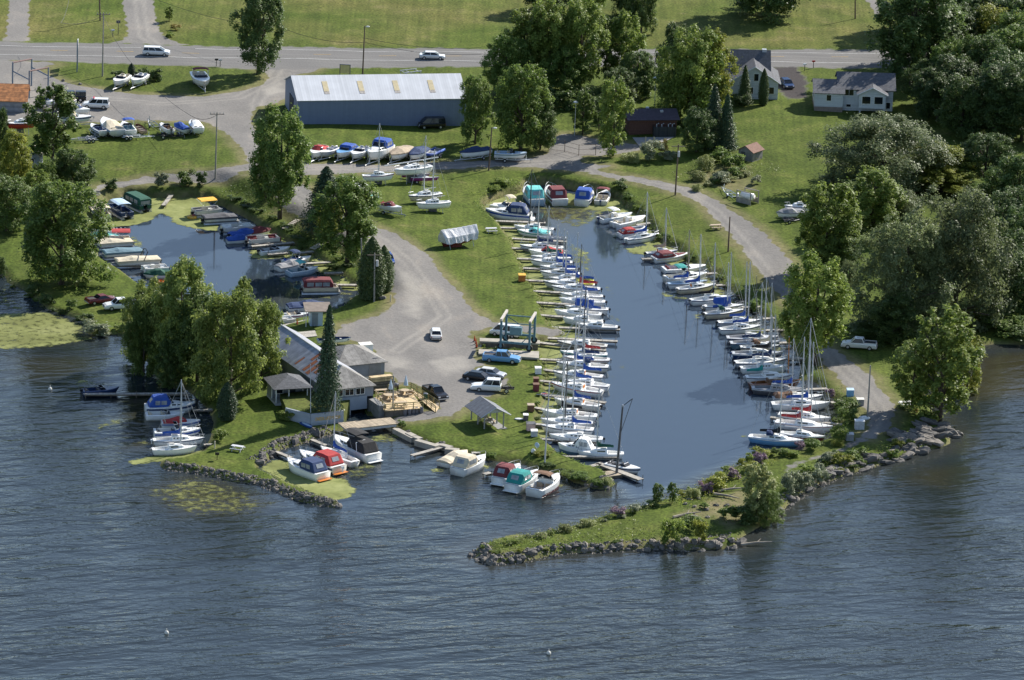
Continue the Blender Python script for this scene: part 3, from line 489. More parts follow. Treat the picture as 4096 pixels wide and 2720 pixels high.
def sailboat(bow, stern, label, cover='blue', top=None, hull='white', stripe='navy', deck='white', cab='white', ob='black', z0=0.0, dodger=None, tent=None, boards=None, rig=True, bare=False, mastc=None, keel=False, beam=.31, cw=None, ratio=1.12, forestay=True):
    Fb = .85; loc, rz, L = place(bow, stern, Fb + z0); L = max(4.5, min(11.5, L)); Fb = .62 + .035 * L; loc[2] = z0
    t = thing('sailboat', label, 'sailboat', loc, rz, 'sailboats of the marina'); h = Hull(L, min(3.2, L * beam), Fb, 'sail', .22, .11)
    h.shell().obj('hull', gel(hull), t, True)
    if stripe: h.band(.80, .93).obj('hull_stripe', gel(stripe), t)
    ck = (.06, .34); h.deck(ck).obj('deck', gel(deck), t); h.floor(ck).obj('cockpit', gel('tan' if rng.random() < .4 else 'offwhite'), t)
    xa, xb = h.x(.36), h.x(.74); wa, wb = h.b(.36) * .70, h.b(.72) * .62; ha, hb = .55, .40; zc = h.z(.45) + .02
    cabin(xa, xb, wa, wb, ha, hb, zc).obj('cabin', gel(cab), t)
    sp = rng.choice([[(.08, .3), (.36, .6)], [(.06, .16), (.22, .32), (.38, .48), (.54, .64)], [(.1, .55)], [(.08, .22), (.28, .42), (.5, .6)]])
    side_windows(xa, xb, wa, wb, ha, hb, zc, sp).obj('window_strip', GLASS(), t)
    MB().box((xa + .5, 0, zc + ha * 1.1 + .05), (.75, wa * .9, .08)).obj('sliding_hatch', gel('offwhite'), t)
    if boards: MB().box((xa - .04, 0, zc + .12), (.05, wa * .8, .75)).obj('companionway_board', mat('varnished_board', COL[boards], .5), t)
    mh = None
    if top is not False:
        f, mh = mast_fit(loc, rz, L, top, zc + .4) if top else (.56, ratio * L)
        mh = min(mh, 1.55 * L); mx = (f - .5) * L; zb = zc + .35
        mm = mat('spar_' + (mastc or 'alloy'), COL[mastc] if mastc else (.62, .63, .64), .4, .1)
        m_ = MB().tube([(mx, 0, zb), (mx - .02, 0, zb + mh * .6), (mx - .08, 0, zb + mh)], [.11, .10, .07], 6)
        mo = m_.obj('mast', mm, t); sz = zb + mh * .55; sb = MB().tube([(mx - .1, -.55, sz), (mx, 0, sz + .05), (mx - .1, .55, sz)], .03, 4); sb.obj('spreader', mm, mo)
        if rig:
            r = MB(); hd_ = (mx - .08, 0, zb + mh)
            if forestay: r.tube([(h.x(.985), 0, h.z(1)), hd_], .022 if rng.random() < .7 else .045, 4)
            r.tube([(h.x(0), 0, h.z(0)), hd_], .016, 4)
            for sg in (1, -1): r.tube([(mx - .1, sg * h.b(.5) * .95, h.z(.5)), (mx - .1, sg * .55, sz), hd_], .016, 4)
            r.obj('rigging', STEEL(), t)
        zb2 = zc + 1.0; bl = min(.36 * L, mx - h.x(.02))
        bo = MB().tube([(mx - .08, 0, zb2), (mx - bl, 0, zb2 - .02)], .06, 5).obj('boom', mm, t)
        if cover and not bare:
            secs = []
            for u, rr, up in ((0, .15, 1.25), (.06, .2, .75), (.15, .21, .34), (.3, .19, .18), (.55, .16, .10), (.8, .12, .05), (1.02, .07, .0)):
                x = mx + .06 - bl * u; zz = zb2 - .1 + .03 * math.sin(u * 17); secs.append([(x, -rr * .9, zz), (x, -rr * .75, zz + .16 + up * .5), (x, 0, zz + .24 + up), (x, rr * .75, zz + .16 + up * .5), (x, rr * .9, zz), (x, 0, zz - .14)])
            MB().loft(secs, closed=True).obj('sail_cover', canvas(cover), t)
        if tent:
            e0, e1 = mx + .1, mx - bl - .3; secs = []
            for u in (0, .12, .5, .88, 1): x = e0 + (e1 - e0) * u; ww = h.b(.35) * (.85 if .05 < u < .95 else .7); secs.append([(x, ww, zb2 - .55), (x, .1, zb2 + .45 - .2 * u), (x, -.1, zb2 + .45 - .2 * u), (x, -ww, zb2 - .55)])
            MB().loft(secs).obj('boom_tent', canvas(tent), t)
    if dodger:
        x = xa + .1; secs = [[(x + dx, wa * q, zc + ha * .9 + zz * hh) for q, zz in ((-1, 0), (-.95, .7), (-.6, 1), (.6, 1), (.95, .7), (1, 0))] for dx, hh in ((.7, .3), (.35, .62), (-.35, .66))]
        MB().loft(secs, cap=False).obj('dodger', canvas(dodger), t)
    if cw:                               # tarp over the cockpit
        x0, x1 = h.x(.02), h.x(.36); MB().loft([[(x, h.b(.2) * 1.02 * k1, Fb + .2), (x, h.b(.2) * .5, Fb + .75 * hh), (x, 0, Fb + .95 * hh), (x, -h.b(.2) * .5, Fb + .75 * hh), (x, -h.b(.2) * 1.02 * k1, Fb + .2)] for x, hh, k1 in ((x0, .7, .8), (x0 + .5, 1, 1), ((x0 + x1) / 2, .85, 1), (x1, 1.15, .9))]).obj('cockpit_tarp', canvas(cw), t)
    rails(t, h, .8, .5)
    if ob: outboard(t, h.x(0) - .02, Fb * .75, ob, .8)
    if keel:
        MB().loft([[(x0, .11, -.2), (x0, -.11, -.2), (x0 - .25, -.07, -z0 + .12), (x0 - .25, .07, -z0 + .12)] for x0 in (-.11 * L, .13 * L)], closed=True).obj('keel', gel('dgrey'), t)
        for sx in (-.25, .22):
            for sg in (1, -1): MB().tube([(sx * L, sg * h.b(.4) * 1.05, -z0 + .02), (sx * L, sg * h.b(.4) * .62, -.05)], .05, 5).obj('boat_stand', STEEL(), t)
    return t
def motorboat(bow, stern, label, kind='runabout', hull='white', stripe=None, top=None, deck='white', inside_='offwhite', z0=0.0, ob=None, bott=None, arch=False, platform=False, group=None, cat='motorboat', name='motorboat', cover=None, Lx=None, win=True, beam=None, platc=None):
    big = kind == 'cruiser'; Fb = 1.15 if big else .62; loc, rz, L = place(bow, stern, Fb + z0); L = Lx or max(3.6, min(11, L)); Bm = beam or min(3.2, max(1.7, L * (.385 if big else .39))); Fb = (.8 + .045 * L) if big else (.42 + .05 * L); loc[2] = z0
    t = thing(name, label, cat, loc, rz, group or 'motorboats of the marina'); h = Hull(L, Bm, Fb, 'motor', .30, .12, .28)
    h.shell().obj('hull', gel(hull), t, True)
    if stripe: h.band(.62, .86).obj('hull_stripe', gel(stripe), t)
    if bott: h.band(.02, .40, .02).obj('bottom_band', gel(bott), t)
    if cover:                            # full mooring cover
        secs = []
        for u, hh in ((0, .25), (.1, .5), (.3, .45), (.45, .85), (.62, .80), (.8, .42), (.93, .22), (1, .06)):
            b = h.b(u) * 1.04 + .02; z = h.z(u); wv = .07 * math.sin(u * 23 + L); x = h.x(u) + (.02 if u == 1 else 0); secs.append([(x, b, z - .14), (x, b, z + .03), (x, b * .55, z + hh * .75 + wv), (x, 0, z + hh), (x, -b * .55, z + hh * .75 - wv), (x, -b, z + .03), (x, -b, z - .14)])
        MB().loft(secs).obj('tarp_cover', canvas(cover), t)
        if ob: outboard(t, h.x(0), Fb * .8, ob)
        return t
    ck = (.05, .46) if big else (.06, .58); bowck = kind == 'bowrider'
    h.deck(ck, .80, .5 if not big else .7).obj('deck', gel(deck), t); h.floor(ck, .80, .5 if not big else .7).obj('cockpit', gel(inside_), t)
    sm = canvas(inside_ if inside_ not in ('offwhite',) else 'cream'); zf = h.z(.2) - (.5 if not big else .7)
    for sx in ((.10, .42) if big else (.12, .44)):
        for sg in (1, -1): MB().box((h.x(sx), sg * h.b(sx) * .42, zf + .28), (.5, h.b(sx) * .55, .5)).box((h.x(sx) - .22, sg * h.b(sx) * .42, zf + .62), (.1, h.b(sx) * .55, .4)).obj('seat', sm, t)
    wx = h.x(.50 if big else .56); wb = h.b(.5) * .82; zt = h.z(.55)
    if big:
        xa, xb = h.x(.48), h.x(.9); cabin(xa, xb, wb, h.b(.86) * .7, .50, .22, zt - .03, .3).obj('cabin', gel('white'), t); side_windows(xa, xb, wb, h.b(.86) * .7, .5, .22, zt - .03, [(.08, .28), (.34, .52)], .3, .8).obj('window_strip', GLASS(), t); zt += .48
    wh = .62 if big else .45
    if kind not in ('skiff', 'console'):
        q = MB(); fr = [(wx - .25, wb, zt), (wx + .45, wb * .72, zt), (wx + .45, -wb * .72, zt), (wx - .25, -wb, zt)]; tp = [(wx - .65, wb * .86, zt + wh), (wx - .05, wb * .62, zt + wh), (wx - .05, -wb * .62, zt + wh), (wx - .65, -wb * .86, zt + wh)]
        for k in range(3): q.slab([fr[k], fr[k + 1], tp[k + 1], tp[k]], .02)
        q.obj('windshield', GLASS(), t); MB().tube(tp, .025, 4).obj('windshield_frame', ALU(), t)
    if bowck: MB().slab([(h.x(.66), -h.b(.66) * .6, h.z(.7) + .07), (h.x(.93), -h.b(.93) * .5, h.z(.9) + .07), (h.x(.93), h.b(.93) * .5, h.z(.9) + .07), (h.x(.66), h.b(.66) * .6, h.z(.7) + .07)], .02).obj('bow_seat', canvas(inside_ if inside_ != 'offwhite' else 'dgrey'), t)
    if kind == 'console':
        MB().box((h.x(.45), 0, zf + .55), (.8, .8, 1.1)).obj('console', gel('white'), t)
    if top:
        kindt, c = top
        if kindt == 'canvas':            # full enclosure from windshield to stern
            xs_, xe = wx - .35, h.x(.06); ztop = zt + (.95 if big else .8); b0 = h.b(.3) * .93; zr = h.z(.2) + .06
            secs = [[(x, b0 * w, z1), (x, b0 * w * .97, z1 + (z2 - z1) * .72), (x, b0 * w * .78, z2), (x, -b0 * w * .78, z2), (x, -b0 * w * .97, z1 + (z2 - z1) * .72), (x, -b0 * w, z1)] for x, w, z1, z2 in ((xe, .96, zr, zr + .16), (xe + .75, 1, zr, ztop - .1), ((xe + xs_) / 2, 1, zr, ztop), (xs_ - .15, 1, zr + .1, ztop - .02), (xs_ + .35, .9, zt, zt + .2))]
            co = MB().loft(secs).obj('canvas_top', canvas(c), t)
            q = MB(); zl, zh = zr + .38, zr + (ztop - zr) * .70
            for sg in (1, -1):
                for u0, u1 in ((.30, .55), (.60, .88)):
                    x0 = xe + (xs_ - xe) * u0; x1 = xe + (xs_ - xe) * u1; pts = [(x0, sg * (b0 * .99 + .012), zl), (x1, sg * (b0 * .99 + .012), zl), (x1, sg * (b0 * .975 + .012), zh), (x0, sg * (b0 * .975 + .012), zh)]; q.slab(pts if sg < 0 else pts[::-1], .012)
            zz = lambda f: (xe + .75 * f - .012, zr + .16 + (ztop - .26 - zr) * f); p0, p1 = zz(.30), zz(.78); q.slab([(p0[0], -b0 * .45, p0[1]), (p0[0], b0 * .45, p0[1]), (p1[0], b0 * .42, p1[1]), (p1[0], -b0 * .42, p1[1])][::-1], .03)
            if win: q.obj('clear_window', PLASTIC(), co)
        elif kindt in ('bimini', 'hardtop'):
            x0, x1 = wx - .3, wx - (2.0 if big else 1.7); b0 = h.b(.3) * .9; z1 = h.z(.3) + (1.75 if kindt == 'bimini' else 1.6) + (.25 if big else 0)
            secs = [[(x, b0 * y, z1 - dz - (.16 if u in (0, 4) else .05)) for y, dz in ((-1, .22), (-.6, .03), (0, 0), (.6, .03), (1, .22), (1, .26), (.6, .07), (0, .04), (-.6, .07), (-1, .26))] for u, x in enumerate(np.linspace(x0, x1, 5))]
            co = MB().loft(secs, closed=True).obj('bimini_top' if kindt == 'bimini' else 'hard_top', canvas(c) if kindt == 'bimini' else gel(c), t)
            for sg in (1, -1):
                q = MB()
                for x in (x0 - .05, x1 + .05): q.tube([((x0 + x1) / 2, sg * h.b(.3) * .92, h.z(.3)), (x, sg * b0 * .97, z1 - .3)], .025, 4)
                q.obj('top_frame', ALU(), t)
        elif kindt == 'tarp':            # sloping snap-on cover over cockpit and windshield
            secs = [[(x, w, z), (x, w * .6, z + hh), (x, 0, z + hh * 1.25), (x, -w * .6, z + hh), (x, -w, z)] for x, w, z, hh in ((h.x(.03), h.b(.03) * 1.02, h.z(0) + .02, .12), (h.x(.2), h.b(.2) * 1.02, h.z(.2) + .02, .22), (h.x(.42), h.b(.42) * 1.0, h.z(.4) + .02, .6), (wx - .3, wb, zt + .05, wh + .12), (wx + .5, wb * .75, zt + .02, .1))]
            MB().loft(secs).obj('cockpit_cover', canvas(c), t)
    if arch:
        q = MB(); x = h.x(.25); q.tube([(x - .3, h.b(.2), h.z(.2)), (x, h.b(.2) * .95, h.z(.2) + 1.3), (x + .05, 0, h.z(.2) + 1.5), (x, -h.b(.2) * .95, h.z(.2) + 1.3), (x - .3, -h.b(.2), h.z(.2))], .07, 6); q.obj('arch', gel(arch if isinstance(arch, str) else 'white'), t)
    if platform: MB().box((h.x(0) - .32, 0, .22), (.66, Bm * .8, .07)).obj('swim_platform', gel(platc or 'white'), t)
    if big: rails(t, h, .62, .55)
    if ob: outboard(t, h.x(0) - (.5 if platform else 0), Fb * .85, ob)
    return t
def pontoon(bow, stern, label, top=None, fence='offwhite', seat='cream', cover=None, enclosure=None, ob='black', arch=False, tent=None):
    loc, rz, L = place(bow, stern, .8); L = max(4.5, min(8.5, L)); w = 2.5; t = thing('pontoon_boat', label, 'pontoon boat', loc, rz, 'pontoon boats of the left basin')
    for sg in (1, -1): MB().tube([(-L / 2, sg * .85, .08), (L * .38, sg * .85, .08), (L * .46, sg * .85, .18), (L / 2, sg * .85, .3)], [.3, .3, .22, .06], 8).obj('pontoon_float', ALU(), t)
    MB().box((0, 0, .46), (L * .96, w, .1)).obj('deck', mat('deck_carpet', (.22, .22, .21), .95), t)
    a, e = -L * .46, L * .40; hh = .72; fm = gel(fence)
    for q in ([(a, w / 2 - .06), (e, w / 2 - .06)], [(a, -w / 2 + .06), (e, -w / 2 + .06)], [(e, -w / 2 + .06), (e, w / 2 - .06)], [(a, -w / 2 + .06), (a, -.4)], [(a, .4), (a, w / 2 - .06)]):
        (x0, y0), (x1, y1) = q; MB().box(((x0 + x1) / 2, (y0 + y1) / 2, .52 + hh / 2), (abs(x1 - x0) + .06, abs(y1 - y0) + .05, hh * .84)).obj('fence_panel', fm, t); MB().tube([(x0, y0, .52 + hh), (x1, y1, .52 + hh)], .03, 4).obj('rail', ALU(), t)
    if cover:
        secs = []
        for u, k in ((-.03, .0), (0, .12), (.2, .22), (.45, .38), (.65, .5), (.8, .3), (1, .14), (1.03, 0)):
            x = a + (e - a) * u; y = w / 2 + .02; z = .54 + hh; secs.append([(x, y, z - .3), (x, y, z + .02), (x, y * .5, z + k * .8), (x, 0, z + k), (x, -y * .5, z + k * .8), (x, -y, z + .02), (x, -y, z - .3)])
        MB().loft(secs).obj('tarp_cover', canvas(cover), t)
    else:
        sm = canvas(seat)
        for x, y, dx, dy in ((e - .5, w / 2 - .42, 1.5, .55), (e - .5, -w / 2 + .42, 1.5, .55), (a + 1.0, w / 2 - .42, 1.7, .55), (a + .5, -.75, .9, .55)): MB().box((x, y, .74), (dx, dy, .42)).box((x, y + math.copysign(dy / 2 - .06, y), 1.02), (dx, .14, .5)).obj('bench_seat', sm, t)
        MB().box((.2, -w / 2 + .55, .95), (.6, .6, .9)).obj('helm_console', gel(fence), t)
    if enclosure:
        y = w / 2 - .02; secs = [[(x, y, .55 + hh), (x, y, 2.25 - d), (x, y * .8, 2.5 - d), (x, -y * .8, 2.5 - d), (x, -y, 2.25 - d), (x, -y, .55 + hh)] for x, d in ((a, .25), (a + .4, .05), (0, 0), (e * .6, .05), (e * .62 + .3, .5))]
        co = MB().loft(secs).obj('canvas_enclosure', canvas(enclosure), t); q = MB()
        for sg in (1, -1):
            for u in (.12, .42, .70):
                x0 = a + (e * .6 - a) * u; x1 = x0 + 1.1; pts = [(x0, sg * (y + .01), 1.45), (x1, sg * (y + .01), 1.45), (x1, sg * (y + .01), 2.1), (x0, sg * (y + .01), 2.1)]; q.slab(pts if sg < 0 else pts[::-1], .015)
        q.slab([(a - .02, -.9, 1.4), (a - .02, -.9, 2.0), (a - .02, .9, 2.0), (a - .02, .9, 1.4)], .015); q.obj('clear_window', PLASTIC(), co)
    if top:
        c, x0, x1, z1 = top; y = w / 2 - .05; secs = [[(x, y * k, z1 - dz) for k, dz in ((-1, .16), (-.6, .02), (0, 0), (.6, .02), (1, .16), (1, .21), (0, .05), (-1, .21))] for x in (x0 * L, (x0 + x1) / 2 * L, x1 * L)]
        MB().loft(secs, closed=True).obj('bimini_top', canvas(c), t)
        for sg in (1, -1):
            q = MB()
            for x in (x0, x1): q.tube([((x0 + x1) / 2 * L, sg * y, .55 + hh), (x * L, sg * y, z1 - .2)], .028, 4)
            q.obj('top_frame', ALU(), t)
    if arch: MB().tube([(-L * .12, w / 2, 1.2), (-L * .2, w / 2 - .1, 2.6), (-L * .2, 0, 2.8), (-L * .2, -w / 2 + .1, 2.6), (-L * .12, -w / 2, 1.2)], .08, 6).obj('tower_arch', gel('black'), t)
    outboard(t, -L / 2 + .1, .55, ob); return t
def skiff(bow, stern, label, hull='grey', ins='tan', z0=0.0, ob=None, name='rowing_skiff', cat='skiff', bw=1.45):
    loc, rz, L = place(bow, stern, .4 + z0); L = max(2.4, min(5.5, L)); loc[2] = z0; t = thing(name, label, cat, loc, rz); h = Hull(L, bw, .45, 'skiff', .25, .08, .12)
    h.shell().obj('hull', gel(hull), t, True); h.deck((.03, .93), .9, .34).obj('inner_skin', gel(ins), t)
    for u in (.2, .45, .7): MB().box((h.x(u), 0, .36), (.28, h.b(u) * 1.8, .05)).obj('thwart', gel(hull), t)
    if ob: outboard(t, h.x(0), .4, ob, .8)
    return t
def inflatable(bow, stern, label, c='cream', z0=0.0, ob=None):
    loc, rz, L = place(bow, stern, .4 + z0); L = max(2.6, min(5.5, L)); loc[2] = z0; t = thing('inflatable_dinghy', label, 'dinghy', loc, rz); w = .62 + .05 * L; pts = [(-L / 2, w, .28), (L * .2, w, .28), (L * .38, w * .6, .36), (L * .46, 0, .42), (L * .38, -w * .6, .36), (L * .2, -w, .28), (-L / 2, -w, .28)]
    MB().tube(pts, .24, 8).obj('tube', mat('hypalon_' + c, COL[c], .6), t, True); MB().box((-.05 * L, 0, .16), (.85 * L, 1.5 * w, .06)).obj('floorboard', gel('grey'), t); MB().box((-L * .42, 0, .3), (.06, 1.6 * w, .4)).obj('transom', gel('grey'), t); MB().box((0, 0, .42), (.3, 1.7 * w, .06)).obj('thwart', gel('ltgrey'), t)
    if ob: outboard(t, -L * .45, .4, ob, .8)
    return t
def trailer(loc, rz, L, label, c='ltgrey', axles=1, group='boat trailers'):
    t = thing('boat_trailer', label, 'boat trailer', loc, rz, group); fm = mat('trailer_' + c, COL[c], .5, .3); b = MB(); w = .85; z = .48
    for sg in (1, -1): b.tube([(-L * .5, sg * w * .8, z), (L * .18, sg * w * .8, z), (L * .62, 0, z - .02)], .06, 4); b.tube([(-L * .45, sg * .45, z + .22), (L * .2, sg * .4, z + .22)], .06, 4)
    for x in (-.42, -.1, .16): b.box((x * L, 0, z + .08), (.09, w * 1.5, .1))
    b.box((L * .5, 0, z + .4), (.1, .1, .8)); b.tube([(L * .55, 0, z), (L * .72, 0, z - .05)], .06, 4); b.obj('frame', fm, t)
    for k in range(axles):
        x = -L * .18 - k * .72
        for sg in (1, -1): wh = MB().tube([(x, sg * (w + .02), .33), (x, sg * (w + .24), .33)], .33, 12).obj('wheel', RUB(), t); MB().tube([(x, sg * (w + .2), .33), (x, sg * (w + .255), .33)], .17, 8).obj('rim', ALU(), wh); MB().loft([[(x + .42 * math.cos(a_), sg * (w - .02 + .28 * u), .36 + .42 * math.sin(a_)) for a_ in np.linspace(.2, 2.94, 6)] for u in (0, 1)], cap=False).obj('fender', fm, t)
    MB().tube([(L * .66, 0, .05), (L * .66, 0, .6)], .05, 5).obj('jack', STEEL(), t); return t
def on_trailer(fn, bow, stern, label, tl, ax=1, zt=.62, tc='ltgrey', **k):
    gc = ground(((bow[0] + stern[0]) / 2, (bow[1] + stern[1]) / 2)); b = fn(bow, stern, label, z0=float(gc[2]) + zt + .22, **k); zz = hz(b.location[0], b.location[1]); b.location[2] = zz + zt + .22
    hl = [c for c in b.children if c.name.startswith(('hull', 'tube'))][0]; xx = [v.co.x for v in hl.data.vertices]; L = max(xx) - min(xx)
    trailer((b.location[0], b.location[1], zz), b.rotation_euler[2], L * .95, tl, tc, ax); return b
# ---------------------------------------------------------------- vehicles
VEH = 'cars and trucks parked or driving'
def paint(c): return mat('car_paint_' + c, COL[c], .22, .15, var=.05, vs=.5, spec=.6)
def vehicle(kind, front, rear, label, c='white', roofc=None, extra=None, low=None, z=None):
    dims = dict(sedan=(4.8, 1.8, 1.42), wagon=(5.0, 1.95, 1.62), suv=(4.8, 1.88, 1.82), pickup=(5.6, 1.95, 1.80), van=(4.8, 1.86, 1.95), extcab=(5.9, 2.0, 1.88), crew=(6.6, 2.05, 2.0), ute=(5.2, 1.85, 1.38), capped=(5.5, 1.95, 1.85))[kind]
    f, r = ground(front), ground(rear); d = f - r; rz = math.atan2(d[1], d[0]); m = (f + r) / 2; L, w, H = dims; m[2] = min(f[2], r[2], m[2]) if z is None else z; m[2] = max(m[2], hz(m[0], m[1])); nm = dict(sedan='sedan_car', wagon='estate_car', suv='suv', pickup='pickup_truck', van='van', extcab='pickup_truck', crew='chassis_truck', ute='coupe_pickup', capped='pickup_truck')[kind]
    t = thing(nm, label, 'van' if kind == 'van' else 'truck' if 'truck' in nm or kind == 'ute' else 'car', m, rz, VEH); hw = w / 2
    # side profile of the lower body: (x fraction from rear, z)
    bl = {'sedan': .93, 'wagon': 1.0, 'suv': 1.08, 'pickup': 1.08, 'van': 1.10, 'extcab': 1.12, 'crew': 1.2, 'ute': .90, 'capped': 1.1}[kind]; hood = {'sedan': .80, 'ute': .80, 'wagon': .92, 'van': 1.0}.get(kind, 1.0)
    e0 = .30 if kind == 'crew' else 0.0
    prof = [(e0, bl * .88), (e0 + .03, bl), (.70, bl), (.74, hood + .08), (.94, hood * .93), (.985, hood * .80), (1, .55)]
    secs = [[(-L / 2 + L * u, hw * .90, .30), (-L / 2 + L * u, hw * kk, .52), (-L / 2 + L * u, hw * kk, zz * .82), (-L / 2 + L * u, hw * .92 * kk, zz), (-L / 2 + L * u, -hw * .92 * kk, zz), (-L / 2 + L * u, -hw * kk, zz * .82), (-L / 2 + L * u, -hw * kk, .52), (-L / 2 + L * u, -hw * .90, .30)] for u, zz in prof for kk in [(.93 if u in (1, e0) else 1.0)]]
    MB().loft(secs, closed=False).obj('body', paint(c), t)
    if low: MB().box((0, hw + .004, .42), (L * .9, .02, .22)).box((0, -hw - .004, .42), (L * .9, .02, .22)).obj('lower_panel', paint(low), t)
    g = {'sedan': (.10, .24, .60, .76), 'wagon': (.01, .06, .62, .80), 'suv': (.01, .05, .62, .76), 'pickup': (.36, .40, .62, .74), 'extcab': (.36, .38, .62, .73), 'van': (.01, .04, .72, .90), 'crew': (.31, .33, .62, .72), 'ute': (.30, .42, .60, .76), 'capped': (.36, .40, .62, .74)}[kind]
    def frust(b, o, z1, z2, wb, wt, x0=0, x1=1):
        q = []
        for f_, zz, ww in ((0, z1, wb), (1, z2, wt)):
            xa = -L / 2 + L * (g[0] + (g[1] - g[0]) * f_) - o; xe = -L / 2 + L * (g[3] + (g[2] - g[3]) * f_) + o; q += [(xa, -ww - o, zz), (xe, -ww - o, zz), (xe, ww + o, zz), (xa, ww + o, zz)]
        return b.add(q, [(0, 1, 5, 4), (1, 2, 6, 5), (2, 3, 7, 6), (3, 0, 4, 7), (4, 5, 6, 7), (3, 2, 1, 0)])
    frust(MB(), 0, bl - .03, H - .05, hw * .90, hw * .74).obj('window', GLASS(), t)
    rf = MB(); xa = -L / 2 + L * g[1]; xe = -L / 2 + L * g[2]; ww = hw * .76; rf.loft([[(x, ww * k, H - .07 + dz) for k, dz in ((-1, 0), (-.8, .07), (.8, .07), (1, 0))] for x in (xa - .06, xe + .06)]); rf.obj('roof', paint(roofc or c), t)
    npil = {'sedan': (0, .5, 1), 'wagon': (0, .28, .62, 1), 'suv': (0, .3, .64, 1), 'van': (0, .3, .65, 1), 'extcab': (0, .45, 1), 'crew': (0, .5, 1)}.get(kind, (0, 1))
    for u in npil:
        for sg in (1, -1):
            b_ = -L / 2 + L * (g[0] + (g[3] - g[0]) * u); t_ = xa + (xe - xa) * u; MB().tube([(b_, sg * hw * .905, bl - .04), (t_, sg * hw * .75, H - .06)], .05, 4).obj('pillar', paint(c), t)
    wr = .36 if kind in ('pickup', 'extcab', 'crew', 'suv', 'capped') else .32
    for u in ((.19, .81) if kind != 'crew' else (.16, .80)):
        for sg in (1, -1):
            x = -L / 2 + L * u; wh = MB().tube([(x, sg * (hw - .2), wr), (x, sg * (hw + .015), wr)], wr, 14).obj('wheel', RUB(), t); MB().tube([(x, sg * (hw - .05), wr), (x, sg * (hw + .03), wr)], wr * .58, 10).obj('rim', ALU(), wh)
    for sg in (1, -1):
        MB().box((L / 2 - .06, sg * hw * .70, hood * .72), (.14, hw * .36, .15)).obj('headlight', mat('headlight_lens', (.75, .76, .78), .1), t)
        if kind != 'crew': MB().box((-L / 2 + .02, sg * hw * .84, bl * .72), (.08, hw * .16, .28)).obj('tail_light', mat('tail_lens', (.35, .01, .01), .2), t)
    bm = MB().box((L / 2 - .02, 0, .42), (.16, w * .92, .16)); 
    if kind != 'crew': bm.box((-L / 2 + .02, 0, .44), (.16, w * .92, .16))
    bm.obj('bumper', mat('bumper_trim', (.12, .12, .13), .5) if kind in ('suv', 'van', 'sedan') else ALU(), t)
    MB().box((L / 2 - .005, 0, hood * .68), (.06, hw * .9, .2)).obj('grille', mat('grille_black', (.02, .02, .022), .5), t)
    if kind in ('pickup', 'extcab', 'ute'):
        x0, x1 = -L / 2 + .12, -L / 2 + L * (.345 if kind != 'ute' else .30); MB().slab([(x0, -hw * .8, bl + .004), (x1, -hw * .8, bl + .004), (x1, hw * .8, bl + .004), (x0, hw * .8, bl + .004)], .012).obj('bed_shade_slab', mat('bed_shadow_grey', (.035, .035, .04), .8), t)  # shade inside the open bed painted as a dark slab on the body
        rb = MB()
        for sg in (1, -1): rb.box(((x0 + x1) / 2, sg * hw * .87, bl + .06), (x1 - x0, .1, .13))
        rb.box((x0, 0, bl + .06), (.1, w * .85, .13)); rb.obj('bed_rail', paint(c), t)
    if kind == 'capped': x0, x1 = -L / 2 + .05, -L / 2 + L * .35; MB().loft([[(x, hw * .93, bl), (x, hw * .82, H - .12), (x, hw * .5, H - .02), (x, -hw * .5, H - .02), (x, -hw * .82, H - .12), (x, -hw * .93, bl)] for x in (x0, x1)]).obj('bed_cap', paint(c), t)
    if kind == 'crew':
        q = MB()
        for sg in (1, -1): q.box((-L * .34, sg * .42, .62), (L * .34, .12, .22))
        q.box((-L * .30, 0, .70), (.8, .9, .35)).tube([(-L * .46, 0, .7), (-L * .38, 0, 1.3), (-L * .30, .2, 1.1)], .07, 5); q.obj('bare_chassis', mat('chassis_black', (.03, .03, .03), .7), t)
    if extra == 'lightbar': MB().box((.35, 0, H + .07), (.3, 1.1, .14)).obj('light_bar', mat('red_beacon', (.45, .02, .03), .3), t); 
    return t
# ---------------------------------------------------------------- trees
def leafmat(name, dark, lite, trans=.3):
    if name in MATS: return MATS[name]
    m = bpy.data.materials.new(name); m.use_nodes = True; t = m.node_tree; b = t.nodes['Principled BSDF']; L = t.links.new
    at = t.nodes.new('ShaderNodeAttribute'); at.attribute_name = 'tone'; oi = t.nodes.new('ShaderNodeObjectInfo')
    r = t.nodes.new('ShaderNodeValToRGB'); r.color_ramp.elements[0].color = (*dark, 1); r.color_ramp.elements[1].color = (*lite, 1); r.color_ramp.elements[0].position = .1; r.color_ramp.elements[1].position = .95; L(at.outputs['Fac'], r.inputs[0])
    hs = t.nodes.new('ShaderNodeHueSaturation'); mr = t.nodes.new('ShaderNodeMapRange'); mr.inputs['To Min'].default_value = .82; mr.inputs['To Max'].default_value = 1.2; L(oi.outputs['Random'], mr.inputs[0]); L(mr.outputs[0], hs.inputs['Value']); L(r.outputs[0], hs.inputs['Color'])
    L(hs.outputs[0], b.inputs['Base Color']); b.inputs['Roughness'].default_value = .5; b.inputs['Specular IOR Level'].default_value = .35
    tr = t.nodes.new('ShaderNodeBsdfTranslucent'); L(hs.outputs[0], tr.inputs['Color']); mx = t.nodes.new('ShaderNodeMixShader'); mx.inputs[0].default_value = trans; L(b.outputs[0], mx.inputs[1]); L(tr.outputs[0], mx.inputs[2]); L(mx.outputs[0], t.nodes['Material Output'].inputs[0])
    MATS[name] = m; return m
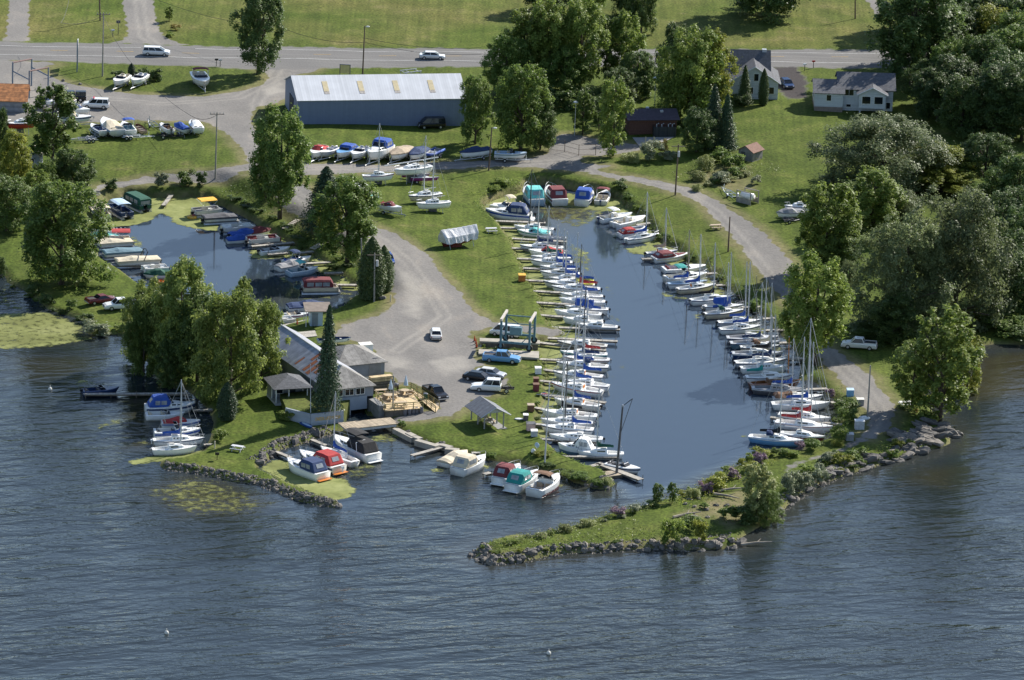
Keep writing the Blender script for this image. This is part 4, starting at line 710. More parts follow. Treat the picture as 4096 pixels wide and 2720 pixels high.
LM = dict(poplar=leafmat('leaf_poplar', (0.118, 0.186, 0.030), (0.331, 0.400, 0.090), .5), maple=leafmat('leaf_maple', (0.083, 0.145, 0.030), (0.235, 0.311, 0.076), .5), dark=leafmat('leaf_dark', (0.055, 0.100, 0.028), (0.158, 0.221, 0.062), .45),
          yellow=leafmat('leaf_yellowing', (0.166, 0.214, 0.028), (0.400, 0.400, 0.083), .5), olive=leafmat('leaf_grey_olive', (.105, .14, .055), (.24, .28, .13), .5), conifer=leafmat('needle_dark', (0.030, 0.062, 0.030), (0.097, 0.145, 0.062), .15), cedar=leafmat('needle_cedar', (0.053, 0.094, 0.028), (0.152, 0.200, 0.058), .2),
          autumn=leafmat('leaf_autumn', (0.276, 0.179, 0.041), (0.400, 0.372, 0.097)), reed=leafmat('leaf_reed', (0.152, 0.193, 0.055), (0.386, 0.400, 0.152)), silver=leafmat('leaf_silver', (0.166, 0.206, 0.103), (0.386, 0.400, 0.262)), bloom=leafmat('leaf_purple_bloom', (0.152, 0.138, 0.083), (0.400, 0.235, 0.386)), lake=leafmat('leaf_lakeside', (.125, .185, .035), (.33, .38, .10), .5))
BARK = mat('bark', (.085, .065, .05), .9, var=.3, vs=3)
TM = {}
def leaf_mesh(name, cen, nor, size, tone, r, asp=.62):
    n = len(cen); rd = r.normal(size=(n, 3)); t1 = np.cross(nor, rd); t1 /= np.linalg.norm(t1, axis=1)[:, None] + 1e-9; t2 = np.cross(nor, t1); s = size[:, None]
    v = np.stack([cen - t1 * s, cen - t2 * s * asp, cen + t1 * s, cen + t2 * s * asp], 1).reshape(-1, 3)
    me = bpy.data.meshes.new(name); me.vertices.add(4 * n); me.vertices.foreach_set('co', v.astype(np.float32).ravel()); me.loops.add(4 * n); me.loops.foreach_set('vertex_index', np.arange(4 * n, dtype=np.int32)); me.polygons.add(n); me.polygons.foreach_set('loop_start', np.arange(n, dtype=np.int32) * 4); me.update(calc_edges=True)
    a = me.attributes.new('tone', 'FLOAT', 'FACE'); a.data.foreach_set('value', tone.astype(np.float32)); me.materials.append(LM['maple']); return me
def tree_meshes(kind, seed):
    key = (kind, seed)
    if key in TM: return TM[key]
    r = np.random.default_rng(seed * 31 + hash(kind) % 1 + len(kind) * 7); lob = []; limbs = []
    if kind in ('poplar', 'maple', 'willow', 'thin'):
        H0, W0 = dict(poplar=(15, 9), maple=(13, 11), willow=(13, 15), thin=(13, 6))[kind]; nl = dict(poplar=78, maple=84, willow=90, thin=50)[kind]; zb = dict(poplar=.16, maple=.10, willow=.02, thin=.12)[kind]
        for k in range(nl):
            u = (k + .5) / nl; z = zb + (1 - zb) * (u ** .80) * .96; q = (z - zb) / (1 - zb)
            pr = {'poplar': .55 + .45 * q / .4 if q < .4 else math.sqrt(max(.02, 1 - ((q - .4) / .62) ** 2)), 'thin': .5 + .5 * q / .4 if q < .4 else math.sqrt(max(.02, 1 - ((q - .4) / .62) ** 2)), 'maple': .72 + .28 * q / .35 if q < .35 else math.sqrt(max(.02, 1 - ((q - .35) / .66) ** 2)), 'willow': .9 + .1 * q / .3 if q < .3 else math.sqrt(max(.02, 1 - ((q - .3) / .71) ** 2))}[kind]
            a = k * 2.39996 + r.uniform(-.4, .4); rr = pr * (r.uniform(.2, 1.0) ** .55) * .43
            sz = dict(poplar=.105, maple=.12, willow=.118, thin=.13)[kind] * r.uniform(.5, 1.4) * (.75 if q > .85 else 1)
            if r.random() < .12: continue
            if r.random() < .14: rr *= 1.22; sz *= .8
            lob.append((math.cos(a) * rr * W0, math.sin(a) * rr * W0, z * H0 - sz * W0 * .3, sz * W0, sz * W0 * dict(poplar=1.35, maple=.85, willow=.8, thin=1.25)[kind]))
        n = dict(poplar=28000, maple=30000, willow=46000, thin=14000)[kind]; ls = dict(poplar=.165, maple=.17, willow=.145, thin=.16)[kind]
        wts = np.array([l[3] ** 2 for l in lob]); idx = r.choice(len(lob), n, p=wts / wts.sum()); la = np.array(lob); ns = 8; sd_ = r.normal(size=(len(lob), ns, 3)); sd_[:, :, 2] += .3; sd_ /= np.linalg.norm(sd_, axis=2)[:, :, None]
        sub = sd_[idx, r.integers(0, ns, n)]; lr = np.stack([la[idx, 3], la[idx, 3], la[idx, 4]], 1); d = r.normal(size=(n, 3)); d /= np.linalg.norm(d, axis=1)[:, None]; cen = la[idx, :3] + sub * lr * .80 + d * lr * (.52 * r.random(n) ** .5)[:, None] * (1 + 1.0 * (r.random(n) < .08))[:, None]
        nor = sub * .45 + d * .45 + r.normal(size=(n, 3)) * .45 + [.12, .12, .62]; nor /= np.linalg.norm(nor, axis=1)[:, None]
        tone = np.clip(.5 + .2 * r.normal(size=n) + .35 * (r.random(len(lob))[idx] - .5), 0, 1); size = ls * (.55 + .8 * r.random(n)); limbs = [lob[i] for i in r.choice(len(lob), 12, replace=False)]
    elif kind in ('spruce', 'cedar', 'pine'):
        H0, W0 = dict(spruce=(13, 5.5), cedar=(10, 4.5), pine=(11, 7))[kind]; n = dict(spruce=15000, cedar=15000, pine=15000)[kind]; z = r.random(n) ** 1.25; ph = r.uniform(0, 6.28, 400)
        if kind == 'cedar': pr = np.sin(np.pi * np.clip(z * .80 + .20, 0, 1)) ** .7; mod = .85 + .3 * r.random(n)
        else:
            nw = 15 if kind == 'spruce' else 10; zi = np.floor(z * nw); fr = z * nw - zi; pr = (1 - z * .97) ** .72 * (1.2 - .5 * fr); mod = .8 + .35 * np.sin((zi * 7.3) % 6.28 + r.uniform(0, 6.28, n)) * .5 + .15 * r.random(n)
        a = r.uniform(0, 6.28, n); nb = 9
        if kind != 'cedar': a = np.round(a / (6.28 / nb)) * (6.28 / nb) + r.normal(size=n) * .17 + np.floor(z * 15) * 1.7
        rr = pr * mod * W0 / 2 * (.35 + .65 * r.random(n) ** .5); cen = np.stack([np.cos(a) * rr, np.sin(a) * rr, H0 * (.05 + .95 * z) - .14 * rr], 1)
        nor = np.stack([np.cos(a) * .6, np.sin(a) * .6, np.full(n, .6)], 1) + r.normal(size=(n, 3)) * .5; nor /= np.linalg.norm(nor, axis=1)[:, None]; tone = np.clip(.45 + .22 * r.normal(size=n), 0, 1); size = .15 * (.6 + .7 * r.random(n))
    else:                                # shrub, reed, scrub
        H0, W0 = 2.0, 2.6; n = 4200; nl = 15; la = np.array([(r.uniform(-.95, .95), r.uniform(-.95, .95), r.uniform(.15, 1.45) * (1 if kind != 'reed' else 1.1), r.uniform(.22, .55)) for _ in range(nl)]); idx = r.integers(0, nl, n); d = r.normal(size=(n, 3)); d[:, 2] = np.abs(d[:, 2]) * 1.0 - .15; d /= np.linalg.norm(d, axis=1)[:, None]
        cen = la[idx, :3] + d * la[idx, 3][:, None] * (.3 + .8 * r.random(n) + .5 * (r.random(n) < .1))[:, None]; cen[:, 2] = np.maximum(cen[:, 2], .03)
        if kind == 'reed': cen[:, 2] = .05 + 1.9 * r.random(n) ** .8 * (1 - .35 * np.hypot(cen[:, 0], cen[:, 1]) / 1.4)
        nor = d * .6 + r.normal(size=(n, 3)) * .5 + [.1, .1, .6]; nor /= np.linalg.norm(nor, axis=1)[:, None]
        tone = np.clip(.5 + .24 * r.normal(size=n), 0, 1); size = .10 * (.6 + .8 * r.random(n))
    me = leaf_mesh(kind + '_crown', cen, nor, size, tone, r, .62 if kind != 'reed' else .3); b = MB()
    if kind == 'bush' or kind == 'reed': tr = None
    else:
        tw = .30 if kind in ('poplar', 'maple', 'willow') else .17
        b.tube([(0, 0, -.4), (.06, .03, H0 * .2), (-.05, .05, H0 * .5), (.02, 0, H0 * .86)], [tw * 1.15, tw * .9, tw * .6, .05], 8)
        for l in limbs: z0 = l[2] * .55; b.tube([(0, 0, z0), (l[0] * .5, l[1] * .5, (z0 + l[2]) / 2 + .2), (l[0] * .95, l[1] * .95, l[2])], [tw * .45, tw * .28, .04], 5)
        tr = bpy.data.meshes.new(kind + '_trunk'); tr.from_pydata(b.v, [], b.f); tr.materials.append(BARK); tr.polygons.foreach_set('use_smooth', [True] * len(tr.polygons))
    TM[key] = (me, tr, H0, W0); return TM[key]
def tree(kind, base, topy, wpx, m, label, group=None, cat='tree', name=None, seed=None, z=None):
    p = ground(base) if z is None else W(base, z); s = ppm(base); H = max(.4, (base[1] - topy) / (s * .955)); wd = wpx / s * (1.16 if kind in ('poplar', 'maple', 'willow', 'thin') else 1.0); seed = rng.randrange(4) if seed is None else seed
    me, tr, H0, W0 = tree_meshes(kind, seed)
    if tr is None:
        o = bpy.data.objects.new(name or ('shrub' if kind == 'bush' else 'reed_clump'), me); C.objects.link(o); tag(o, label, cat if cat != 'tree' else 'shrub', group); cr = o
    else:
        o = thing(name or dict(spruce='spruce_tree', cedar='cedar_tree', pine='pine_tree', willow='willow_tree', poplar='poplar_tree', maple='maple_tree', thin='young_poplar')[kind], label, cat, p, 0, group); cr = bpy.data.objects.new('crown', me); C.objects.link(cr); cr.parent = o; k = bpy.data.objects.new('trunk', tr); C.objects.link(k); k.parent = o
    cr.material_slots[0].link = 'OBJECT'; cr.material_slots[0].material = LM[m]
    o.location = [float(c) for c in p]; o.scale = (wd / W0, wd / W0, H / H0); o.rotation_euler = (0, 0, rng.uniform(0, 6.28)); return o
# ---------------------------------------------------------------- docks, poles, rocks, boxes
def dock(a, b, label, w=.85, z=.55, group='wooden finger docks', posts=True, m=None, name='finger_dock'):
    p, q = W(a, z), W(b, z); d = q - p; L = float(np.hypot(d[0], d[1])); rz = math.atan2(d[1], d[0]); t = thing(name, label, 'dock', ((p[0] + q[0]) / 2, (p[1] + q[1]) / 2, 0), rz, group)
    MB().box((0, 0, z), (L, w, .07)).obj('plank_deck', m or PLANK(), t); s = MB()
    for sg in (1, -1): s.box((0, sg * (w / 2 - .06), z - .14), (L * .99, .06, .2))
    s.obj('stringer', WOODP(), t)
    if posts:
        n = max(2, int(L / 3))
        for k in range(n):
            for sg in (1, -1): x = -L / 2 + .3 + (L - .6) * k / (n - 1); MB().tube([(x, sg * (w / 2 + .05), -1.3), (x, sg * (w / 2 + .05), z + (.5 if (k + sg) % 3 == 0 else .1))], .05, 5).obj('post', WOODP(), t)
    return t
def pole(base, top, label, kind='utility', r=.14, c=(.16, .125, .10)):
    p = ground(base); h = (base[1] - top[1]) / (ppm(base) * .955); t = thing('utility_pole' if kind != 'lamp' else 'lamp_post', label, 'pole' if kind != 'lamp' else 'street lamp', p, R(6), 'utility poles of the shore road'); dx = (proj(p + [0, 0, h])[0] - top[0]) / ppm(top)
    MB().tube([(0, 0, -.4), (-dx, 0, h)], [r, r * .65], 8).obj('pole_shaft', mat('pole_%d' % int(c[0] * 1000), c, .9, var=.2), t)
    if kind == 'utility':
        MB().box((-dx, 0, h - .35), (2.5, .1, .12)).obj('crossarm', WOODP(), t); b = MB()
        for x in (-1.1, -.5, .5, 1.1): b.tube([(x - dx, 0, h - .3), (x - dx, 0, h - .02)], .05, 6)
        b.obj('insulator', mat('insulator', (.35, .35, .36), .3), t)
    if kind in ('xfmr',): MB().box((-dx, 0, h - .35), (2.4, .1, .12)).obj('crossarm', WOODP(), t); MB().tube([(.3, 0, h - 2.2), (.3, 0, h - 1.2)], .22, 8).obj('transformer', gel('ltgrey'), t)
    if kind == 'cobra': MB().tube([(-dx, 0, h - .3), (.35 - dx, 0, h - .1)], .05, 5).obj('bracket', STEEL(), t); MB().ell((.55 - dx, 0, h - .15), (.38, .2, .16), 8, 4).obj('lamp_head', mat('lamp_glass', (.75, .75, .72), .3), t)
    if kind == 'lamp': MB().ell((-dx, 0, h), (.48, .48, .2), 10, 4).obj('lamp_head', mat('lamp_globe', (.78, .78, .78), .3), t)
    return t
RKM = []
for k in range(7):
    r = np.random.default_rng(k + 50); b = MB().ell((0, 0, 0), (1, 1, 1), 8, 5); f = r.uniform(.72, 1.2, len(b.v)); b.v = [(np.sign(x) * abs(x) ** .8 * q, np.sign(y) * abs(y) ** .8 * q, np.sign(z) * abs(z) ** .7 * q) for (x, y, z), q in zip(b.v, f)]
    me = bpy.data.meshes.new('rock'); me.from_pydata(b.v, [], b.f); me.materials.append(mat('rock_%d' % (k % 3), [(.150, .138, .125), (.11, .104, .097), (.20, .178, .152)][k % 3], .9, var=.3, vs=1.5, bump=.5, bs=4)); RKM.append(me)
def rock(p, s, label, group, flat=.65, elong=1.0, rz=None, tilt=.25):
    o = bpy.data.objects.new('rock', rng.choice(RKM)); C.objects.link(o); o.location = [float(c) for c in p]; o.scale = (s * elong, s * rng.uniform(.6, .9), s * flat * rng.uniform(.75, 1.2)); o.rotation_euler = (rng.uniform(-tilt, tilt), rng.uniform(-tilt, tilt), rng.uniform(0, 6.3) if rz is None else rz + rng.uniform(-.4, .4)); return tag(o, label, 'rock', group)
def px_box(a, label, w, d, h, c, name, cat, lid=None, rz=.1, group=None):
    p = ground(a); t = thing(name, label, cat, p, rz, group); MB().box((0, 0, h / 2), (w, d, h)).obj('body', mat('box_' + c, COL[c], .7, var=.2, vs=2), t)
    MB().loft([[(x, -d / 2 - .05, h + .005), (x, -d / 2 - .05, h + .06), (x, d / 2 + .05, h + .16), (x, d / 2 + .05, h + .005)] for x in (-w / 2 - .05, w / 2 + .05)]).obj('lid', mat('box_' + (lid or c), COL[lid or c], .7, var=.2, vs=2), t); return t
# ---------------------------------------------------------------- buildings
def frame(name, label, cat, a, b, za=1.0):   # thing whose local x runs from pixel a to pixel b along the ground
    p, q = ground(a, za), ground(b, za); d = q - p; z = min(p[2], q[2]) - .05
    return thing(name, label, cat, (p[0], p[1], z), math.atan2(d[1], d[0])), float(np.hypot(d[0], d[1]))
def walls(t, x0, x1, y0, y1, e, m, ridge=None, axis='x', name='wall', z0=-.3):
    b = MB(); c = [(x0, y0), (x1, y0), (x1, y1), (x0, y1)]
    for i in range(4): (ax, ay), (bx, by) = c[i], c[(i + 1) % 4]; b.add([(ax, ay, z0), (bx, by, z0), (bx, by, e), (ax, ay, e)], [(0, 1, 2, 3)])
    if ridge:
        if axis == 'x': b.add([(x0, y0, e), (x0, y1, e), (x0, (y0 + y1) / 2, ridge)], [(0, 1, 2)]).add([(x1, y0, e), (x1, y1, e), (x1, (y0 + y1) / 2, ridge)], [(0, 1, 2)])
        else: b.add([(x0, y0, e), (x1, y0, e), ((x0 + x1) / 2, y0, ridge)], [(0, 1, 2)]).add([(x0, y1, e), (x1, y1, e), ((x0 + x1) / 2, y1, ridge)], [(0, 1, 2)])
    return b.obj(name, m, t)
def gable_roof(t, x0, x1, y0, y1, e, rg, m, axis='x', ov=.35, th=.12, name='roof', trim=None):
    b = MB()
    if axis == 'x':
        ym = (y0 + y1) / 2; sl = (rg - e) / (ym - y0); ea = e - ov * sl + .02; r = rg + .02
        b.slab([(x0 - ov, y0 - ov, ea), (x1 + ov, y0 - ov, ea), (x1 + ov, ym, r), (x0 - ov, ym, r)], th); b.slab([(x1 + ov, y1 + ov, ea), (x0 - ov, y1 + ov, ea), (x0 - ov, ym, r), (x1 + ov, ym, r)], th)
    else:
        xm = (x0 + x1) / 2; sl = (rg - e) / (xm - x0); ea = e - ov * sl + .02; r = rg + .02
        b.slab([(x0 - ov, y1 + ov, ea), (x0 - ov, y0 - ov, ea), (xm, y0 - ov, r), (xm, y1 + ov, r)], th); b.slab([(x1 + ov, y0 - ov, ea), (x1 + ov, y1 + ov, ea), (xm, y1 + ov, r), (xm, y0 - ov, r)], th)
    o = b.obj(name, m, t)
    if trim and axis == 'y':
        q = MB()
        for xs_ in (x0 - ov, x1 + ov): q.tube([(xs_, y0 - ov - .03, ea + .02), ((x0 + x1) / 2, y0 - ov - .03, r + .02)], .09, 4)
        q.obj('fascia', trim, o)
    return o
def hip_roof(t, x0, x1, y0, y1, e, rg, m, ra, rb, th=.1, name='roof'):   # ridge from ra to rb (x, y)
    b = MB(); A_, B_ = (*ra, rg), (*rb, rg); c = [(x0, y0, e), (x1, y0, e), (x1, y1, e), (x0, y1, e)]
    if abs(rb[0] - ra[0]) >= abs(rb[1] - ra[1]): fs = [[c[0], c[1], B_, A_], [c[1], c[2], B_], [c[2], c[3], A_, B_], [c[3], c[0], A_]]
    else: fs = [[c[0], c[1], A_], [c[1], c[2], B_, A_], [c[2], c[3], B_], [c[3], c[0], A_, B_]]
    for f in fs: b.slab(f, th)
    return b.obj(name, m, t)
def window(t, x, y, z, w, h, side='front', fm=None, sash=True):
    d = .05; g = MB(); f = MB(); sg = -1 if side == 'front' else 1
    if side in ('front', 'back'):
        f.box((x, y + sg * .03, z), (w + .18, .05, h + .18)); g.box((x, y + sg * .062, z), (w, .03, h))
    else:
        sg = -1 if side == 'left' else 1; f.box((x + sg * .03, y, z), (.05, w + .18, h + .18)); g.box((x + sg * .062, y, z), (.03, w, h))
    o = f.obj('window', fm or gel('white'), t); g.obj('pane', GLASS(), o); return o
WHITE_SIDING = mat('white_siding', (.62, .64, .66), .7, var=.06, stripe=(2, .2, .9, .18)); SHINGLE = mat('grey_shingle', (.115, .118, .13), .95, var=.25, vs=2.5, bump=.4, bs=8, stripe=(2, .22, .85, .15))
OLDSH = mat('weathered_shingle', (.235, .225, .21), .95, var=.28, vs=1.6, bump=.5, bs=6, stripe=(0, 1.15, .95, .3)); GREYWALL = mat('painted_grey_wall', (.24, .26, .29), .8, var=.12, vs=1)
# blue-grey steel storage building
t, L = frame('storage_shed', 'long blue grey metal storage building with pale ribbed roof by the road', 'building', T10(383, 1148), T10(1930, 1160)); D_ = 15.0
walls(t, 0, L, 0, D_, 5.1, mat('blue_steel_wall', (.17, .21, .31), .6, .0, var=.05, stripe=(0, .45, .88, .08)), 7.7)
rf = gable_roof(t, 0, L, 0, D_, 5.1, 7.7, mat('pale_steel_roof', (.56, .575, .60), .5, .0, var=.06, vs=.5, stripe=(0, .45, .86, .14)), ov=.25, th=.1)
sl = 2.6 / 7.5
for u in (.18, .39, .60, .81):
    x = u * L; y0, y1 = 7.5 * .32, 7.5 * .73; zz = lambda y: 5.1 + sl * y + .155
    MB().slab([(x - .45, y0, zz(y0)), (x + .5, y0, zz(y0)), (x + .5, y1, zz(y1)), (x - .45, y1, zz(y1))], .02).obj('skylight_panel', mat('yellowed_fibreglass', (.50, .42, .25), .6, var=.15), rf)
    MB().slab([(x - .45, y0 - .75, zz(y0 - .75) - .012), (x + .55, y0 - .75, zz(y0 - .75) - .012), (x + .5, y0 - .02, zz(y0 - .02) - .012), (x - .45, y0 - .02, zz(y0 - .02) - .012)], .02).obj('rust_stain', mat('rust_stained_roof', (.36, .33, .30), .8, var=.5, vs=4), rf)
MB().box((-.05, 7.2, 2.1), (.12, 4.2, 4.2)).obj('door', mat('dark_doorway', (.03, .035, .045), .8), t)
# brick pump house
t, L = frame('brick_building', 'low red brick utility building under dark roof among the trees', 'building', T20(1080, 1245), T20(1515, 1235)); BR = mat('red_brick', (.14, .068, .052), .9, var=.25, vs=5, stripe=(2, .16, .85, .2))
walls(t, 0, L, 0, 6.5, 2.9, BR, 3.9); rf = gable_roof(t, 0, L, 0, 6.5, 2.9, 3.9, mat('dark_shingle', (.075, .06, .075), .95, var=.2, vs=2), ov=.5)
for x, y in ((L * .47, 4.6), (L * .72, 2.2)): MB().box((x, y, 3.75), (.55, .5, .45)).obj('roof_vent', gel('ltgrey'), rf)
t, L = frame('slatted_enclosure', 'dark slatted fence enclosure with pale pipes beside brick building', 'fence', T20(1305, 1262), T20(1510, 1262)); walls(t, 0, L, 0, 2.2, 1.9, mat('dark_slats', (.05, .055, .06), .9, stripe=(0, .2, .85, .4))); b = MB()
for x in (.6, 1.5, 2.7, 3.4): b.tube([(x, .8, 1.0), (x, .9, 2.15), (x + .4, 1.2, 2.2)], .1, 6)
b.obj('pipe', gel('ltgrey'), t)
b = MB(); q = [ground(p_) for p_ in (T20(1180, 1360), T20(1230, 1330), T20(1110, 1270), T20(1500, 1265), T20(1400, 1310), T20(1260, 1345))]; b.add([(x, y, z + .06) for x, y, z in (q[0], q[1], q[4], q[3], q[2])], [(0, 1, 2, 3, 4)]); tag(b.obj('concrete_apron', mat('concrete_slab', (.30, .29, .28), .9, var=.15)), None, None, kind='structure')
# white house with gable
t, L = frame('gabled_house', 'white two storey gabled house behind small trees by the road', 'house', T20(2010, 905), T30(88, 918)); walls(t, 0, L, 0, 9, 3.3, WHITE_SIDING, 6.1, 'y'); gable_roof(t, 0, L, 0, 9, 3.3, 6.1, SHINGLE, 'y', .45, trim=gel('white'))
walls(t, -2.2, L - 1.5, 4.5, 10.5, 4.4, WHITE_SIDING, 7.3, name='rear_wing'); gable_roof(t, -2.2, L - 1.5, 4.5, 10.5, 4.4, 7.3, SHINGLE, ov=.4, name='rear_roof'); walls(t, -3.4, -.02, .5, 4.4, 2.2, WHITE_SIDING, 3.4, name='side_annex'); gable_roof(t, -3.4, -.3, .5, 4.4, 2.2, 3.4, mat('brown_shingle', (.17, .14, .12), .9, var=.2), ov=.25, name='annex_roof')
window(t, L / 2 + .3, 0, 4.1, .8, 1.3); window(t, L - 1.2, 0, 1.7, .9, 1.2); window(t, L / 2 - .8, 0, 1.6, 1.2, 1.2); MB().box((L - 2.3, 7.5, 6.4), (.8, .8, 2.4)).obj('chimney', gel('ltgrey'), t)
# ranch house
t, L = frame('ranch_house', 'white ranch house with grey roof and sunroom bay above the lawn', 'house', T30(425, 1022), T30(1150, 1048)); wl = L * .36
FND = mat('block_foundation', (.28, .22, .19), .9, var=.15)
walls(t, .02, wl - .02, .02, 8, .9, FND, name='foundation'); walls(t, 0, wl, 0, 8, 3.5, WHITE_SIDING, 5.0, z0=.9, name='left_wing'); gable_roof(t, 0, wl, 0, 8, 3.5, 5.0, SHINGLE, ov=.35)
walls(t, wl + .01, L, 1.6, 10.2, 4.1, WHITE_SIDING, 6.0, name='main_block'); gable_roof(t, wl - .6, L, 1.6, 10.2, 4.1, 6.0, SHINGLE, ov=.5, name='main_roof')
bx0, bx1 = L * .56, L * .90; walls(t, bx0, bx1, -.6, 4, 3.7, WHITE_SIDING, 4.9, 'y', z0=1.0, name='sunroom'); gable_roof(t, bx0, bx1, -.6, 5.4, 3.7, 4.9, SHINGLE, 'y', .4, name='sunroom_roof', trim=gel('white'))
for x in (bx0 + .25, bx1 - .25): MB().box((x, -.4, .3), (.25, .25, 1.6)).obj('support_post', gel('ltgrey'), t)
for x in (.20, .34, .66, .80): window(t, bx0 + (bx1 - bx0) * x + .02, -.6, 2.55, .8, 1.3)
for x in (.24, .30): window(t, L * (x + .17), 1.6, 3.3, .75, 1.0)
window(t, wl * .50, 0, 2.6, .8, 1.05); window(t, 0, 3.4, 2.6, .7, 1.4, 'left'); window(t, L - .8, 1.6, 1.1, .7, 1.1); window(t, L * .44, 1.6, .9, .8, .45)
# small sheds
t, L = frame('garden_shed', 'small grey shed with reddish brown roof at lawn edge', 'shed', T20(2085, 1470), T20(2182, 1490)); walls(t, 0, L + .8, 0, 3.2, 1.8, mat('grey_boards', (.23, .22, .21), .9, var=.2, stripe=(0, .2, .88, .3)), 2.7, 'y'); gable_roof(t, 0, L + .8, 0, 3.2, 1.8, 2.7, mat('rust_shingle', (.21, .12, .09), .9, var=.2, vs=3), 'y', .25); MB().box((1.0, -.03, .85), (.8, .06, 1.6)).obj('door', mat('shed_door', (.09, .085, .08), .9), t)
t, L = frame('orange_roof_barn', 'grey board barn with orange brown tiled roof at the photo edge', 'barn', T00(-420, 1025), T00(238, 1038)); walls(t, 0, L, 0, 7.5, 2.3, mat('barn_boards', (.27, .27, .29), .9, var=.2, stripe=(2, .25, .88, .3)), 4.3); gable_roof(t, 0, L, 0, 7.5, 2.3, 4.3, mat('orange_tile', (.42, .17, .06), .85, var=.45, vs=1.6, stripe=(2, .26, .8, .25)), ov=.35)
t, L = frame('leaning_shed', 'small grey shed with one window half hidden under left trees', 'shed', T00(215, 1545), T00(362, 1560)); walls(t, 0, L, 0, 3, 2.3, mat('blue_grey_boards', (.27, .29, .33), .9, var=.2), 3.3, 'y'); gable_roof(t, 0, L, 0, 3, 2.3, 3.3, mat('pale_roll_roof', (.40, .36, .33), .9, var=.2), 'y', .3); window(t, L * .5, 0, 1.45, .9, .9)
# clubhouse and boathouse
FR = W(T12(1110, 425), 4.2); ax = np.array([.436, -.90]); rzc = math.atan2(-ax[0], -ax[1]) * -1; rzc = math.atan2(.436, .90)  # local x = across, local y = away from the water
fl = FR[:2] - 8.0 * np.array([.90, .436]); t = thing('boathouse', 'long boathouse with rust streaked metal roof and weathered shingle front', 'boathouse', (fl[0], fl[1], 0), rzc); LB = 30.0; e, rg = 4.2, 6.5
METR = mat('old_metal_roof', (.31, .32, .36), .5, .45, var=.22, vs=.9, stripe=(1, .75, .94, .35)); A_, B_ = (4, 4.2, rg), (4, LB, rg)
b = MB(); b.slab([(0, LB, e), (0, 0, e), A_, B_], .1); b.slab([(8, 6.5, e), (8, LB, e), B_, (4, 6.5, rg)], .1); rf = b.obj('metal_roof', METR, t)
MB().slab([(0, 0, e), (8, 0, e), A_], .13).slab([(8, 0, e), (8, 6.49, e), (4, 6.49, rg), A_], .13).obj('shingle_roof', OLDSH, t)
RUST = mat('rusty_sheet', (.26, .085, .035), .85, var=.45, vs=2.2); zr = lambda x: e + (rg - e) / 4 * x + .125
for y0, y1, x0, x1 in ((8.3, 9.3, .2, 2.5), (9.9, 10.8, .3, 2.6), (6.9, 7.8, .9, 3.5), (11.2, 12.0, 2.2, 3.8), (8.4, 9.2, 2.9, 3.9), (13.4, 13.9, .4, 2.0)): MB().slab([(x0, y1, zr(x0)), (x0, y0, zr(x0)), (x1, y0, zr(x1)), (x1, y1, zr(x1))], .012).obj('rust_patch', RUST, rf)
MB().tube([(4, 4.3, rg + .13), (4, LB, rg + .13)], .12, 5).obj('ridge_sunlit_strip', mat('bright_ridge', (.70, .70, .70), .5), rf)  # sunlit far slope painted as a bright strip along the ridge
b = MB(); b.add([(.3, .4, 2.6), (7.7, .4, 2.6), (7.7, .4, e), (.3, .4, e)], [(0, 1, 2, 3)]); b.add([(.3, .4, -1), (.3, LB - .3, -1), (.3, LB - .3, e), (.3, .4, e)], [(0, 1, 2, 3)]); b.add([(7.7, .4, -1), (7.7, LB - .3, -1), (7.7, LB - .3, e), (7.7, .4, e)], [(0, 1, 2, 3)]); b.add([(.3, LB - .3, -1), (7.7, LB - .3, -1), (7.7, LB - .3, e), (4, LB - .3, rg), (.3, LB - .3, e)], [(0, 1, 2, 3, 4)]); b.obj('wall', GREYWALL, t)
for x in (1.9, 3.7, 5.5): w_ = window(t, x, .4, 3.55, 1.35, .9); MB().box((x, .3, 3.55), (.06, .04, .9)).obj('mullion', gel('white'), w_)
MB().slab([(.7, .1, .75), (6.6, .1, .75), (6.6, .32, 2.75), (.7, .32, 2.75)], .06).obj('boat_door', mat('door_panel_blue_grey', (.30, .34, .40), .75, var=.1, vs=.8), t)
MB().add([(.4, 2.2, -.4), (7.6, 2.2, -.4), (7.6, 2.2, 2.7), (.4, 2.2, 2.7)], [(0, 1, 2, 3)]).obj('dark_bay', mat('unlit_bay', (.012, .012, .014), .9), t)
for x in (1.4, 2.6, 3.8): MB().box((x, .2, .3), (.16, .16, 1.3)).obj('bay_post', gel('ltgrey'), t)
MB().box((7.5, -1.5, .6), (1.2, 4.2, 3.2)).obj('concrete_pier', mat('rough_concrete', (.25, .25, .245), .9, var=.25, vs=1.5, bump=.4), t)
# annex
ec = W(T12(1215, 205), 4.3); p0 = ec[:2] - 8.6 * np.array([.90, .436]); t = thing('office_annex', 'hip roofed annex of weathered shingle and grey walls beside the lot', 'building', (p0[0], p0[1], 0), rzc)
hip_roof(t, 0, 8.6, 0, 9.2, 4.3, 6.2, OLDSH, (3.5, 4.6), (4.6, 4.6)); walls(t, .35, 8.2, .4, 8.8, 2.2, gel('white'), name='lower_wall'); walls(t, .3, 8.25, .35, 8.85, 4.33, GREYWALL, z0=2.2, name='wall'); MB().box((6.6, .33, 3.1), (2.0, .08, 1.9)).obj('grey_panel', mat('dark_panel', (.22, .225, .23), .8), t); MB().box((6.9, 1.2, 4.75), (.8, .5, .25)).obj('roof_vent', gel('dgrey'), t)
px_box(T12(1010, 100), 'white utility box standing behind the annex on the gravel', 2.0, 1.3, 1.1, 'white', 'utility_box', 'utility box', 'offwhite', .4)
